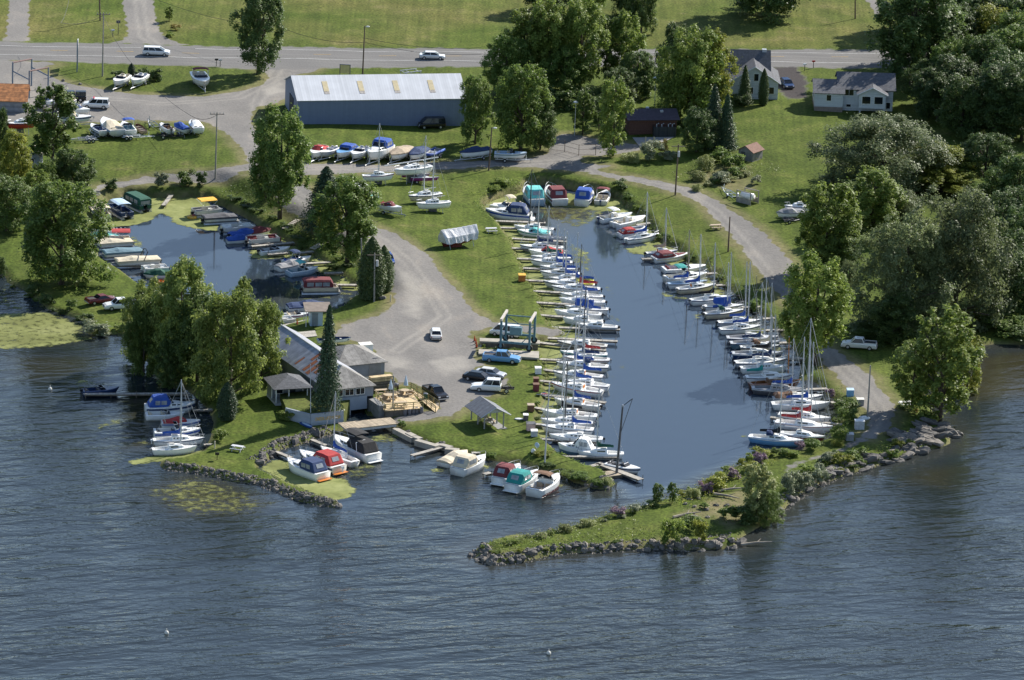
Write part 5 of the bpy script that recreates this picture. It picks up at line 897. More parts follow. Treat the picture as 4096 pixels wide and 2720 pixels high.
# porch house
fp = ground(O(420, 545)); t = thing('porch_cabin', 'small cabin with hipped grey roof and open porch under trees', 'cabin', (fp[0], fp[1], fp[2]), rzc - .15)
hip_roof(t, -.9, 5.2, -.7, 5.8, 2.6, 3.9, SHINGLE, (2.1, 2.4), (2.1, 3.4)); MB().box((2.1, 2.4, .12), (5.2, 5.4, .5)).obj('porch_floor', mat('porch_paint', (.35, .37, .40), .8), t); walls(t, -.4, 4.6, 2.6, 5.3, 2.6, GREYWALL, z0=.3)
for x, y in ((-.4, -.2), (1.6, -.2), (4.5, -.2), (-.4, 2.4), (4.5, 2.4)): MB().box((x, y, 1.45), (.13, .13, 2.3)).obj('porch_post', gel('white'), t)
MB().box((2.9, 2.56, 1.4), (.9, .06, 2.0)).obj('door', mat('dark_doorway', (.03, .035, .045), .8), t); window(t, .8, 2.6, 1.6, 1.1, 1.1)
for x in (2.2, 3.0): MB().box((x, .8, .75), (1.4, .5, .5)).obj('porch_bench', gel('tan'), t)
# sign wall and terrace
tw = [W(p_, 2.5) for p_ in (O(560, 600), O(1010, 715), O(1605, 650))]; t = thing('sign_wall', 'grey retaining wall with yellow painted lettering beside the boathouse', 'wall', (tw[1][0], tw[1][1], 0)); o0 = tw[1]; CW = mat('painted_block_wall', (.33, .37, .42), .85, var=.14, vs=.8, stripe=(2, .2, .93, .12))
def seg(p, q, nm): d = q - p; L = float(np.hypot(d[0], d[1])); m_ = (p + q) / 2 - o0; o = MB().box((0, 0, 1.1), (L, .3, 2.9)).obj(nm, CW, t); o.location = (m_[0], m_[1], 0); o.rotation_euler[2] = math.atan2(d[1], d[0]); return o, L
o1, l1 = seg(tw[0], tw[1], 'wall_panel'); o2, l2 = seg(tw[1], tw[2], 'wall_panel')
fc = bpy.data.curves.new('lettering', 'FONT'); fc.body = 'ONEIDA LAKE MARINA'; fc.size = .78; fc.extrude = .015; fc.align_x = 'CENTER'; fc.materials.append(mat('sign_yellow', (.70, .42, .05), .6)); fo = bpy.data.objects.new('lettering', fc); C.objects.link(fo); fo.parent = o2; fo.location = (.1, -.175, 1.42); fo.rotation_euler = (R(90), 0, 0); fo.scale = (l2 * .80 / 8.4, 1, 1)
tp = [W(p_, 2.42)[:2] for p_ in (O(570, 610), O(1010, 722), O(1600, 655), (1400, 1600), (1250, 1560), (1120, 1575))]; tr_ = MB().prism([tuple(p_) for p_ in tp], -.5, 2.42).obj('lawn_terrace', GM); tag(tr_, None, None, kind='structure')
a_ = tr_.data.attributes.new('cover', 'FLOAT_COLOR', 'POINT'); a_.data.foreach_set('color', np.tile([0, 0, .25, .3], len(tr_.data.vertices)).astype(np.float32))
# bridge
def plat(name, label, cat, pts, z, th, m, fascia=None, zb=None):
    q = [W(p_, z) for p_ in pts]; c = sum(q) / len(q); d = q[1] - q[0]; rz = math.atan2(d[1], d[0]); t = thing(name, label, cat, (c[0], c[1], 0), rz); cs, sn = math.cos(-rz), math.sin(-rz)
    loc = [((p_[0] - c[0]) * cs - (p_[1] - c[1]) * sn, (p_[0] - c[0]) * sn + (p_[1] - c[1]) * cs) for p_ in q]; MB().prism(loc, z - th, z).obj('deck_boards', m, t)
    if fascia: MB().prism([(x * .94, y * .94) for x, y in loc], zb if zb is not None else z - .55, z - th - .003).obj('skirt', fascia, t)
    return t, loc
NEWW = mat('fresh_pine_boards', (.62, .47, .27), .8, var=.15, vs=1.5, stripe=(0, .16, .86, .35)); OLDW = mat('grey_bridge_boards', (.38, .31, .22), .85, var=.22, vs=2, stripe=(0, .22, .86, .4))
plat('footbridge', 'plank footbridge crossing the channel in front of the boathouse', 'bridge', [O(1650, 985), X(785, 880), X(645, 768), O(1505, 868)], 1.25, .12, OLDW, gel('ltgrey'), .75)
# timber deck
dk = [X(540, 650), X(1235, 598), X(1060, 345), X(1012, 268), X(600, 290), X(370, 405)]; zd = 1.75; t, loc = plat('timber_deck', 'new pine deck with railings and picnic tables by the boathouse', 'deck', dk, zd, .1, NEWW, WOODP(), .4)
rzD = t.rotation_euler[2]; inv = lambda p_, z: ((lambda q: ((q[0] - t.location[0]) * math.cos(-rzD) - (q[1] - t.location[1]) * math.sin(-rzD), (q[0] - t.location[0]) * math.sin(-rzD) + (q[1] - t.location[1]) * math.cos(-rzD), z))(W(p_, z)))
RAILW = mat('pine_rail', (.34, .28, .12), .8, var=.15)
def railing(par, pts, h=1.0, gap=1.6):
    b = MB()
    for p_, q in zip(pts[:-1], pts[1:]):
        p_, q = np.array(p_), np.array(q); n = max(1, int(round(np.linalg.norm(q - p_) / gap)))
        for k in range(n + 1): c = p_ + (q - p_) * k / n; b.box((c[0], c[1], c[2] + h / 2), (.11, .11, h))
        for hh in (.35, .7): b.tube([p_ + [0, 0, hh], q + [0, 0, hh]], .045, 4)
        b.tube([p_ + [0, 0, h], q + [0, 0, h]], .075, 4)
    return b.obj('railing', RAILW, par)
q3 = [(x, y, zd) for x, y in loc]; railing(t, [q3[5], q3[0], q3[1]]); railing(t, [q3[4], inv(X(760, 262), zd), inv(X(1018, 250), zd)])
rt = [inv(X(1060, 345), zd), inv(X(1020, 255), zd), inv(X(1530, 590), 1.0), inv(X(1462, 690), 1.0)]; MB().slab([rt[0], rt[3], rt[2], rt[1]], .1).obj('ramp', NEWW, t); railing(t, [rt[1], rt[2]]); railing(t, [rt[0], rt[3]])
def picnic(p_, z, label, c='wood', rz=.3, octo=False):
    q = W(p_, z); o = thing('picnic_table', label, 'picnic table', (q[0], q[1], z), rz, 'picnic tables'); wm = mat('table_' + c, COL[c] if c in COL else (.4, .38, .34), .85, var=.2, vs=3)
    if octo:
        MB().prism([(.75 * math.cos(a), .75 * math.sin(a)) for a in np.arange(8) * math.pi / 4], .7, .76).obj('table_top', wm, o)
        for k in range(4): a = k * math.pi / 2; MB().box((1.25 * math.cos(a), 1.25 * math.sin(a), .43), (.32, 1.1, .06), a).box((.8 * math.cos(a), .8 * math.sin(a), .3), (1.0, .09, .5), a).obj('bench', wm, o)
    else:
        MB().box((0, 0, .74), (1.85, .75, .06)).obj('table_top', wm, o)
        for sg in (1, -1): MB().box((0, sg * .72, .44), (1.85, .28, .05)).obj('bench', wm, o)
        for x in (-.65, .65): MB().slab([(x, -.8, 0), (x, -.68, 0), (x, -.2, .72), (x, -.32, .72)], .08).slab([(x, .8, 0), (x, .68, 0), (x, .2, .72), (x, .32, .72)], .08).box((x, 0, .42), (.07, 1.5, .09)).obj('leg', wm, o)
    return o
picnic(X(610, 440), zd, 'octagonal picnic table on the deck nearest the tall pole', octo=True); picnic(X(905, 355), zd, 'octagonal picnic table on the deck nearest the black pickup', rz=.5, octo=True); picnic(X(830, 575), zd, 'long picnic table on the deck behind front railing', rz=.25)
picnic(X(480, 350), zd, 'long bench table on the deck beside the lumber stack', rz=.3)
for p_, lb in ((X(645, 345), 'closed pale patio umbrella on the deck near lumber stack'), (X(920, 275), 'closed greenish patio umbrella at the back of deck')):
    q = W(p_, zd); o = thing('patio_umbrella', lb, 'umbrella', (q[0], q[1], zd)); MB().tube([(0, 0, 0), (0, 0, 2.5)], .03, 6).obj('umbrella_pole', ALU(), o); MB().tube([(0, 0, .8), (0, 0, 1.2), (0, 0, 2.4)], [.36, .30, .04], 8).obj('folded_canopy', canvas('sky'), o)
q = W(X(480, 250), .9); o = thing('lumber_stack', 'stack of dark and fresh lumber beside the annex wall', 'lumber', (q[0], q[1], .9), rzc)
for k in range(5): MB().box((rng.uniform(-.2, .2), rng.uniform(-.1, .1), .25 + .42 * k), (4.6 - .25 * k, 1.0, .34)).obj('board_bundle', NEWW if k in (3, 4) else WOODP(), o)
for k, p_ in enumerate((X(905, 728), X(985, 720), X(1055, 705), X(1118, 692), X(1205, 690))):
    q = ground(p_); o = thing('plastic_barrel', 'grey barrel standing in the row under the deck front', 'barrel', q, 0, 'barrels under the deck front'); MB().tube([(0, 0, 0), (0, 0, .06), (0, 0, .85), (0, 0, .92)], [.28, .31, .31, .25], 12).obj('barrel_body', mat('barrel_grey', (.16, .15, .16), .6), o, True); MB().tube([(0, 0, .92), (0, 0, .95)], .2, 10).obj('lid', gel('dgrey'), o)
q = W(X(735, 290), zd); o = thing('barbecue_grill', 'dark barbecue grill at the back of the deck', 'grill', (q[0], q[1], zd), .3); MB().ell((0, 0, 1.0), (.6, .35, .3)).obj('grill_hood', gel('dgrey'), o)
for x in (-.4, .4): MB().box((x, 0, .4), (.08, .5, .8)).obj('leg', gel('black'), o)
q = W(X(1280, 420), 1.6); o = thing('rubbish_bin', 'dark green bin by the deck ramp', 'bin', (q[0], q[1], 1.1), .2); MB().tube([(0, 0, 0), (0, 0, 1.2)], [.3, .36], 10).obj('bin_body', gel('green'), o); MB().tube([(0, 0, 1.2), (0, 0, 1.3)], [.4, .3], 10).obj('lid', gel('dgrey'), o)
# pavilion
fp, fq = ground(T12(2105, 820)), ground(T12(2280, 815)); d = fq - fp; t = thing('picnic_pavilion', 'open picnic shelter with grey gabled roof and posts on the grass', 'pavilion', (fp[0], fp[1], min(fp[2], fq[2])), math.atan2(d[1], d[0])); wv = float(np.hypot(d[0], d[1]))
gable_roof(t, -.25, wv + .25, 0, 4.9, 2.55, 3.55, mat('pavilion_shingle', (.17, .18, .20), .9, var=.2, vs=2, stripe=(1, .3, .88, .2)), 'y', .65, .1, trim=gel('ltgrey')); MB().add([(-.2, -.02, 2.6), (wv + .2, -.02, 2.6), (wv / 2, -.02, 3.5)], [(0, 1, 2)]).obj('gable_infill', gel('ltgrey'), t)
for x in (0, wv):
    for y in (0, 2.45, 4.9): MB().box((x, y, 1.25), (.17, .17, 2.6)).obj('post', mat('post_grey', (.30, .29, .28), .9), t)
MB().box((wv / 2, 2.4, .02), (wv + 1.0, 5.6, .12)).obj('floor_slab', mat('pavilion_gravel', (.26, .255, .25), .95, var=.2, vs=5), t)
for dx, dy, lb in ((.8, 1.6, 'front'), (.8, 3.4, 'back')): q = fp[:2] + np.array([d[0], d[1]]) / wv * dx * 1.9 + np.array([-d[1], d[0]]) / wv * dy; o = picnic((0, 0), 0, 'wooden picnic table under the pavilion roof, towards the %s' % ('lake' if lb == 'front' else 'parking lot'), rz=1.4); o.location = (q[0], q[1], fp[2] + .08)
# fuel shack and dock
fs_ = ground(L4(1000, 385)); t = thing('fuel_shack', 'small pale fuel dock shack with slanted brown roof and grey door', 'hut', (fs_[0], fs_[1], fs_[2]), .15)
walls(t, 0, 2.0, 0, 2.4, 2.5, gel('sky')); MB().slab([(-.9, -.5, 2.45), (3.4, -.5, 2.45), (3.4, 3.0, 3.0), (-.9, 3.0, 3.0)], .14).obj('roof', mat('brown_roll_roof', (.22, .18, .15), .9, var=.2), t); MB().box((.75, -.03, 1.1), (.95, .06, 2.1)).obj('door', mat('slate_door', (.20, .24, .28), .7), t)
for x, y in ((-.7, -.3), (3.2, -.3), (3.2, 2.8), (-.7, 2.8)): MB().box((x, y, 1.3), (.12, .12, 2.7)).obj('post', gel('white'), t)
plat('fuel_dock', 'weathered plank landing in front of the fuel shack', 'dock', [L4(480, 360), L4(600, 430), L4(960, 345), L4(960, 255)], .75, .12, PLANK(), WOODP(), .2); plat('plank_landing', 'weathered plank landing beside the boathouse ridge', 'dock', [L4(780, 490), L4(860, 590), L4(1130, 560), L4(1090, 460)], 1.1, .12, PLANK(), WOODP(), .5)
for p_, lb in ((L4(765, 348), 'orange traffic cone standing on the fuel dock'), (Y(172, 668), 'orange traffic cone by the lift pier, farthest from camera'), (Y(198, 725), 'orange traffic cone by the lift pier, tallest of three'), (Y(208, 778), 'orange traffic cone by the lift pier, nearest the blue pickup')):
    q = ground(p_); q[2] = max(q[2], .8); o = thing('traffic_cone', lb, 'traffic cone', q, 0, 'traffic cones'); MB().tube([(0, 0, 0), (0, 0, .9)], [.17, .04], 8).obj('cone_body', mat('cone_orange', (.55, .08, .02), .6), o); MB().box((0, 0, .03), (.42, .42, .05)).obj('cone_base', gel('black'), o)
# travel lift and piers
CON = mat('pier_concrete', (.36, .33, .28), .9, var=.2, vs=1)
plat('lift_pier', 'concrete lift pier on the far side of the haul out slip', 'pier', [Y(268, 655), Y(1362, 700), Y(1362, 640), Y(268, 596)], 1.15, .25, CON, WOODP(), -.8); plat('lift_pier', 'concrete lift pier on the near side of the haul out slip', 'pier', [Y(245, 880), Y(1345, 962), Y(1345, 840), Y(250, 800)], 1.15, .25, CON, WOODP(), -.8)
cn = [W(p_, 1.2) for p_ in (Y(692, 800), Y(1212, 842), Y(1212, 668), Y(690, 640))]; c = sum(cn) / 4; d = cn[1] - cn[0]; rz = math.atan2(d[1], d[0]); t = thing('travel_lift', 'slate blue boat hoist frame on wheels over the haul out slip', 'boat lift', (c[0], c[1], 1.15), rz); ux = float(np.hypot(d[0], d[1])) / 2; dd = cn[3] - cn[0]; uy = abs(-dd[0] * math.sin(rz) + dd[1] * math.cos(rz)) / 2
LB_ = mat('hoist_slate_blue', (.075, .16, .20), .55, var=.15); WB = mat('hoist_weathered_white', (.50, .45, .40), .7, var=.35, vs=3)
for sx in (-1, 1):
    for sy in (-1, 1):
        MB().box((sx * ux, sy * uy, 2.6), (.34, .34, 4.2)).obj('column', LB_, t); wh = MB().tube([(sx * ux, sy * uy - .16, .5), (sx * ux, sy * uy + .16, .5)], .52, 14).obj('wheel', RUB(), t); MB().tube([(sx * ux, sy * uy - .18, .5), (sx * ux, sy * uy + .18, .5)], .24, 10).obj('rim', LB_, wh)
    MB().box((sx * ux, 0, 4.86), (.36, 2 * uy + .8, .32)).obj('top_beam', WB, t)
for sy in (-1, 1): MB().box((0, sy * uy, 1.15), (2 * ux - .34, .26, .34)).obj('side_beam', LB_, t)
MB().box((0, uy, 4.2), (2 * ux - .34, .16, .16)).obj('cross_beam', LB_, t); MB().box((0, uy, 2.9), (2 * ux - .34, .14, .14)).obj('cross_beam', LB_, t)
for p_, q in (((-ux, uy, 4.1), (-.3, uy, 2.95)), ((-ux, -uy, 2.6), (-ux + 1.2, -uy, 1.3)), ((ux, -uy, 2.6), (ux - 1.2, -uy, 1.3)), ((ux, uy, 2.8), (ux - 1.1, uy, 1.6))): MB().tube([p_, q], .07, 5).obj('brace', LB_, t)
MB().box((-.6, uy - .5, 1.95), (1.9, .9, 1.2)).obj('engine_house', mat('hoist_box_blue', (.16, .27, .32), .6), t)
# portal hoist by the yard, signs, racks
c1, c2, c3, c4 = ground(T00(115, 825)), ground(T00(290, 790)), ground(T00(443, 870)), ground(T00(268, 905)); t = thing('yard_hoist', 'tall red brown steel portal hoist standing in the left gravel yard', 'boat lift', ((c1 + c3) / 2)); o0 = (c1 + c3) / 2; RB = mat('hoist_red_brown', (.15, .075, .07), .7, var=.2); BB = mat('hoist_blue_beam', (.16, .22, .28), .6); cc_ = [np.array(c_) - o0 for c_ in (c1, c2, c3, c4)]
for c_ in cc_: MB().box((c_[0], c_[1], c_[2] + 2.5), (.26, .26, 5.1)).obj('column', BB, t)
for i, j in ((0, 1), (2, 3)): MB().tube([cc_[i] + [0, 0, 5.0], cc_[j] + [0, 0, 5.0]], .15, 4).obj('top_beam', RB, t)
for i, j in ((0, 3), (1, 2)): MB().tube([cc_[i] + [0, 0, 3.4], cc_[j] + [0, 0, 3.4]], .12, 4).obj('side_beam', BB, t)
p_ = ground(T00(710, 665)); t = thing('roadside_sign', 'tall edge on roadside sign with two boards on a post', 'sign', p_, R(93)); MB().box((0, 0, 2.9), (.2, .2, 6.2)).box((2.6, 0, 2.2), (.18, .18, 4.6)).obj('sign_post', mat('sign_post_blue', (.16, .2, .25), .7), t)
for x0, w_, z0, h_ in ((.3, 2.0, 3.4, 1.4), (3.4, 2.6, 3.3, 1.6)): MB().box((x0 + w_ / 2 - .3, 0, z0 + h_ / 2), (w_, .12, h_)).obj('sign_board', gel('aqua' if x0 < 1 else 'white'), t)
t, L = frame('yellow_sign_board', 'cream sign board in dark frame behind the storage building roof', 'sign', T10(772, 745), T10(865, 748)); MB().box((L / 2, 0, 2.3), (L, .12, 1.6)).obj('sign_board', mat('cream_board', (.60, .50, .22), .7), t); MB().box((L / 2, 0, 3.15), (L + .2, .18, .12)).box((0, 0, 1.4), (.14, .16, 3.4)).box((L, 0, 1.4), (.14, .16, 3.4)).obj('frame', gel('dgrey'), t)
t, L = frame('pipe_rack', 'white pipe rack on the verge behind the storage building', 'rack', T10(1362, 700), T10(1490, 690))
for x in (0, L * .33, L): MB().box((x, 0, .8), (.1, 2.6, .1)).box((x, 1.2, .4), (.1, .1, .9)).box((x, -1.2, .4), (.1, .1, .9)).obj('rack_leg', gel('ltgrey'), t)
for y in (-.9, .9): MB().tube([(-.3, y, .95), (L + .3, y, .95)], .1, 6).obj('pipe', gel('ltgrey'), t)
# road furniture
for p_, lb, c in ((T00(1995, 612), 'dark mailbox on a post at the road verge near the bimini boat', 'black'), (T00(2030, 615), 'pale mailbox on a post at the road verge near the bimini boat', 'ltgrey'), (T30(418, 628), 'red topped mailbox by the house driveway entrance', 'red'), (T30(337, 655), 'short pale marker post by the house driveway', 'white'), (T00(1090, 320), 'dark triangular road sign post at the side road corner', 'dgrey'), (T00(1040, 340), 'short pale marker post at the side road corner', 'ltgrey')):
    q = ground(p_); o = thing('mailbox' if 'mailbox' in lb else 'marker_post', lb, 'mailbox' if 'mailbox' in lb else 'post', q, .3); hh = 2.2 if 'triang' in lb else 1.15; MB().box((0, 0, hh / 2), (.1, .1, hh)).obj('post', WOODP(), o)
    if 'triang' in lb: MB().prism([(-.4, 0), (.4, 0), (.4, .03), (-.4, .03)], hh, hh + .55).obj('sign_plate', gel(c), o)
    else: MB().loft([[(x, -.13, hh), (x, -.13, hh + .2), (x, 0, hh + .32), (x, .13, hh + .2), (x, .13, hh)] for x in (-.3, .3)]).obj('box', gel(c), o)
# stairs down the bank of the left basin
def steps(name, label, a, b, n, w):
    p, q = ground(a), ground(b); p[2] = max(p[2], .6); d = q - p; t = thing(name, label, 'stairs', p, math.atan2(d[1], d[0])); L = float(np.hypot(d[0], d[1]))
    for k in range(n): MB().box((L * (k + .5) / n, 0, d[2] * (k + 1) / n + .1), (L / n * .72, w, .09)).obj('tread', mat('tread_wood', (.45, .40, .34), .85), t)
    for sg in (1, -1): MB().tube([(0, sg * w / 2, 0), (L, sg * w / 2, d[2] + .05)], .1, 4).obj('stringer', WOODP(), t)
steps('bank_stairs', 'wooden stairs climbing the bank above the lower left basin docks', L3(1130, 200), L3(1450, 0), 13, 1.2); steps('stone_steps', 'stone steps up the grassy bank below the multi trunk tree', L2(1880, 630), L2(2140, 455), 8, .8)
# channel side wall of concrete blocks and kayak
for k in range(6):
    a_, b_ = [(X(730, 960), X(1070, 1130)), (X(1080, 1110), X(1190, 1150)), (X(1120, 1180), X(1500, 1290)), (X(1480, 1230), X(1750, 1300)), (X(1640, 1330), X(1890, 1350)), (X(960, 1050), X(1080, 1110))][k]; p, q = W(a_, .8), W(b_, .8); d = q - p; L = float(np.hypot(d[0], d[1])); o = MB().box((0, 0, 0), (L, 1.0, 1.3)).obj('concrete_block', CON); o.location = ((p[0] + q[0]) / 2, (p[1] + q[1]) / 2, .12 + .05 * (k % 3)); o.rotation_euler = (0, 0, math.atan2(d[1], d[0])); tag(o, 'weathered concrete block lining the channel edge below the pavilion lawn', 'concrete block', 'concrete blocks along the channel')
# poles, masts ashore
for a_, b_, lb, kd in ((T00(945, 705), T00(955, 132), 'grey utility pole with crossarm beside the two trailered boats', 'utility'), (T00(925, 190), T00(908, -300), 'utility pole on the far verge left of the side road', 'utility'), (T01(1985, 75), T00(2002, 1045), 'grey utility pole with crossarm on the left lawn', 'utility'), (T10(983, 690), T10(1003, 250), 'dark pole with lamp head behind the storage building', 'cobra'), (T11(2145, 5), T10(2175, 1180), 'dark pole with lamp head on the bend of the upper drive', 'cobra'),
    (T21(1505, 232), T20(1535, 1340), 'dark utility pole with crossarm on the bend by the brush pile', 'xfmr'), (T21(1993, 755), T21(2010, 435), 'bare dark pole on the grass by the right picnic table', 'bare'), (T32(915, 735), T32(945, 235), 'bare grey pole beside the white dock boxes at the point', 'bare'), (T31(178, 1440), T31(195, 1000), 'bare grey pole in front of the bright poplar', 'bare'), (T11(1090, 1215), T11(1095, 770), 'pale utility pole in front of the cedars', 'xfmr'), (T11(985, 1180), T11(972, 635), 'pale silver pole rising behind the cedars', 'bare'),
    (X(685, 742), X(700, 10), 'tall weathered pole in front of the deck railing', 'bare'), (T30(805, 172), T30(805, -120), 'dark utility pole on the far lawn by the tree shadow', 'utility')): pole(a_, b_, lb, kd, .15, (.30, .28, .25) if 'pale' in lb or 'grey' in lb or 'weathered' in lb else (.13, .09, .07))
pole(T20(575, 1250), T20(590, 948), 'white lamp post with round head in the wooded parking bay', 'lamp', .07, (.62, .63, .64)); pole(T20(1315, 985), T20(1325, 725), 'white lamp post behind the brick building', 'lamp', .07, (.62, .63, .64))
def mast_pole(a_, b_, name, label, r, c, z=None, cat='flagpole'):
    p = ground(a_) if z is None else W(a_, z); h = (a_[1] - b_[1]) / (ppm(a_) * .955); dx = (b_[0] - proj(p + [0, 0, h])[0]) / ppm(b_); o = thing(name, label, cat, p); MB().tube([(0, 0, -1.2 if z is not None else -.3), (dx, 0, h)], [r, r * .6], 8).obj('shaft', mat('pole_c_' + c, COL[c], .5), o); MB().ell((dx, 0, h), (r, r, r)).obj('finial', gel('ltgrey'), o); return o, dx, h
fo, dx, h = mast_pole(D(512, 790), Cc(715, 610), 'flagpole', 'tall grey flagpole on the grass by the round flower bed', .13, 'ltgrey'); MB().tube([(-1.6, 0, h * .86), (1.6, 0, h * .86)], .05, 5).obj('yardarm', gel('ltgrey'), fo)
mast_pole(O(1015, 690), L4(1008, 1090), 'flagpole', 'slim pale flagpole on the terrace behind the sign wall', .07, 'ltgrey', 2.4)
go, dx, h = mast_pole(D(1568, 920), Cc(2045, 1015), 'gin_pole', 'thick dark mast crane standing on the end dock platform', .22, 'dgrey', .6, 'crane'); MB().tube([(dx, 0, h), (dx + 1.4, 0, h + 1.2)], .07, 5).tube([(dx + 1.4, 0, h + 1.2), (dx * .5 + .2, 0, h * .62)], .05, 5).obj('gaff', gel('dgrey'), go)
mast_pole(G(1850, 1395), G(1850, 480), 'mooring_mast', 'slim dark pole rising from the right bank among sailboats', .07, 'dgrey', .4, 'pole'); mast_pole(I(970, 120), Hh(1893, 830), 'mooring_mast', 'varnished brown mast rising by the wooden boat', .10, 'orange', .4, 'pole')
# overhead lines
def wire(pts, label):
    q = []
    for (a_, z1), (b_, z2) in zip(pts[:-1], pts[1:]):
        p, r_ = W(a_, z1), W(b_, z2)
        for k in range(9): u = k / 8; c = p + (r_ - p) * u; q.append((c[0], c[1], c[2] - 4 * .8 * u * (1 - u)))
    tag(MB().tube(q, .035, 4).obj('overhead_line', mat('line_black', (.05, .05, .05), .7)), label, 'power line', 'overhead lines')
wire([(T00(1360, -40), 9), (T00(2361, 230), 9), (T10(300, 280), 8.5), (T10(1000, 390), 8.5), (T10(2080, 500), 9)], 'dark overhead line sagging across the far field and road'); wire([(T00(955, 150), 11), (T00(1230, 600), 8), (T00(1750, 1060), 8), (T00(2000, 1060), 9)], 'thin overhead line from the yard pole down to the lawn pole'); wire([(T00(640, -20), 12), (T00(560, 210), 11), (T00(955, 140), 11.5)], 'thin overhead line over the mown strip by the road'); wire([(T10(1000, 350), 9), (T10(2080, 440), 9.5)], 'pale upper overhead line above the main road')
# ---------------------------------------------------------------- boats in the right canal, west bank (from the head of the canal down)
sb, mb_, cr = sailboat, motorboat, lambda b, s, l, **k: motorboat(b, s, l, kind='cruiser', **k)
cr(E(760, 370), E(930, 600), 'white cruiser with full aqua canvas top at the canal head', top=('canvas', 'aqua'), hull='sky', Lx=8.6, bott='blue')
cr(E(1075, 380), E(1265, 590), 'white cruiser with full maroon canvas top at the canal head', top=('canvas', 'maroon'), stripe='maroon', Lx=8.4)
cr(E(1700, 400), E(1560, 610), 'white cruiser with bright blue canvas top and blue transom', top=('canvas', 'blue'), stripe='navy', bott='navy', Lx=7.6)
mb_(E(1950, 440), E(1840, 640), 'cream open boat with dusty pink bimini at the canal head', top=('bimini', 'maroon'), hull='offwhite', inside_='cream', ob='navy', Lx=7.0, beam=2.5)
inflatable(E(250, 655), E(550, 650), 'beige inflatable dinghy moored behind the blue striped cruiser')
mb_(E(180, 690), E(760, 655), 'low white boat under raised cream bimini behind the blue striped cruiser', top=('bimini', 'cream'), Lx=6.5)
cr(E(150, 728), E(830, 790), 'big white cruiser with blue stripe and navy blue canvas', top=('canvas', 'navy'), stripe='blue', ob='black', platform=True)
sb(E(570, 965), E(1165, 1015), 'white sailboat with bare black mast and no sail cover, nearest the canal head', bare=True, top=E(835, 170), mastc='black', stripe=None)
mb_(E(620, 1040), E(1110, 1080), 'runabout with bright aqua cockpit cover and teal striped hull', top=('tarp', 'aqua'), stripe='teal')
skiff(A(470, 490), A(1020, 510), 'pale grey tarped skiff tied outside the aqua covered runabout', hull='ltgrey', ins='ltgrey')
skiff(A(1060, 570), A(450, 575), 'narrow silver skiff lying along the dock tip', hull='silver' if 'silver' in COL else 'ltgrey', ins='grey', bw=1.2)
sb(A(170, 640), A(970, 675), 'white sailboat with dark wedge windows and navy sail cover near the aqua runabout', top=E(952, 488), cover='navy', ob=None)
mb_(A(330, 740), A(995, 770), 'white runabout under a red and orange cockpit cover', top=('tarp', 'red'), ob='white')
sb(A(380, 835), A(1100, 855), 'small sailboat with green boom cover beside the red covered runabout', top=E(1092, 702), cover='green', ob='black')
sb(A(355, 900), A(1135, 945), 'broad white sailboat with row of dark windows and blue cover below the green cover', top=A(878, 190), ob='dgrey')
sb(A(530, 1010), A(1230, 1055), 'slim white sailboat with blue sail cover, next below the broad white one', top=A(860, 305))
sb(A(540, 1110), A(1280, 1150), 'white sailboat with grey cabin top and blue cover, mast tip above the lily pads', top=A(985, 370), cab='offwhite')
sb(A(700, 1225), A(1340, 1235), 'small white sailboat with short blue cover, just above the yellow tarp boat', top=A(1032, 410))
sb(A(595, 1300), A(1540, 1350), 'long white sailboat with dark windows and yellow tarp over its stern', top=A(1232, 440), cw='paleyel', hull='offwhite')
sb(A(745, 1388), A(1640, 1430), 'white sailboat with red boom cover and thin dark mast', cover='red', top=A(1290, 640), mastc='dgrey', ob='black')
sb(B(900, 195), B(1690, 245), 'white sailboat with long low blue cover, moored below the yellow tarp boat', top=A(1335, 840), ob='black')
sb(B(880, 285), B(1730, 345), 'white sailboat with tall white cabin, blue window strip and black outboard', bare=True, top=B(1300, 60), stripe=None)
sb(B(990, 425), B(1790, 480), 'sailboat under a large bright blue boom tent on the west bank', tent='blue', cover=None, top=B(1190, 10), ob='black')
sb(B(795, 505), B(1665, 575), 'white sailboat with rounded cabin and short blue cover below the boom tent boat', top=B(1365, 240), stripe=None, mastc='black')
sb(B(945, 635), B(1690, 690), 'all white sailboat without sail cover, second above the boat ramp', bare=True, stripe=None, top=B(1280, 430))
sb(B(1200, 745), B(1960, 800), 'pale grey sailboat with dark wedge window lying beside the last dock above the ramp', bare=True, hull='ltgrey', stripe='ltgrey', top=B(1245, 270))
sb(B(850, 1070), B(1770, 1150), 'cream sailboat with round portlights and bow rail below the boat ramp', hull='cream', deck='offwhite', bare=True, stripe='navy', top=B(1250, 700), ob=None)
sb(B(900, 1250), B(1770, 1300), 'navy hulled sailboat with deep red boom cover and black mast', hull='navy', cover='red', top=B(1360, 240), mastc='black', stripe='aqua', ob=None)
sb(Cc(950, 120), Cc(1810, 170), 'white sailboat with navy boom cover and maroon bottom at the stern', cover='navy', top=B(1330, 800), bare=False, stripe='maroon', ob='grey')
sb(Cc(830, 225), Cc(1790, 300), 'grey decked sailboat with navy dodger and light blue cover', dodger='navy', top=B(1205, 640), hull='offwhite', ob=None)
sb(Cc(770, 395), Cc(1690, 480), 'white sailboat with blue cover and orange companionway, by the white dock box', boards='orange', top=B(1368, 790), ob='grey')
sb(Cc(960, 535), Cc(1800, 650), 'white sailboat with row of windows and faded blue cover between two orange doored boats', top=Cc(1165, -90), ob=None, ratio=1.3)
sb(Cc(735, 595), Cc(1680, 760), 'white sailboat with thin red stripe and orange companionway', boards='orange', stripe='red', bare=True, top=Cc(985, 350), ob=None)
sb(Cc(790, 880), Cc(1640, 1010), 'cream white sailboat with long blue cover and orange companionway above navy covered boat', boards='orange', stripe=None, hull='offwhite', top=Cc(1185, 370), ob='black')
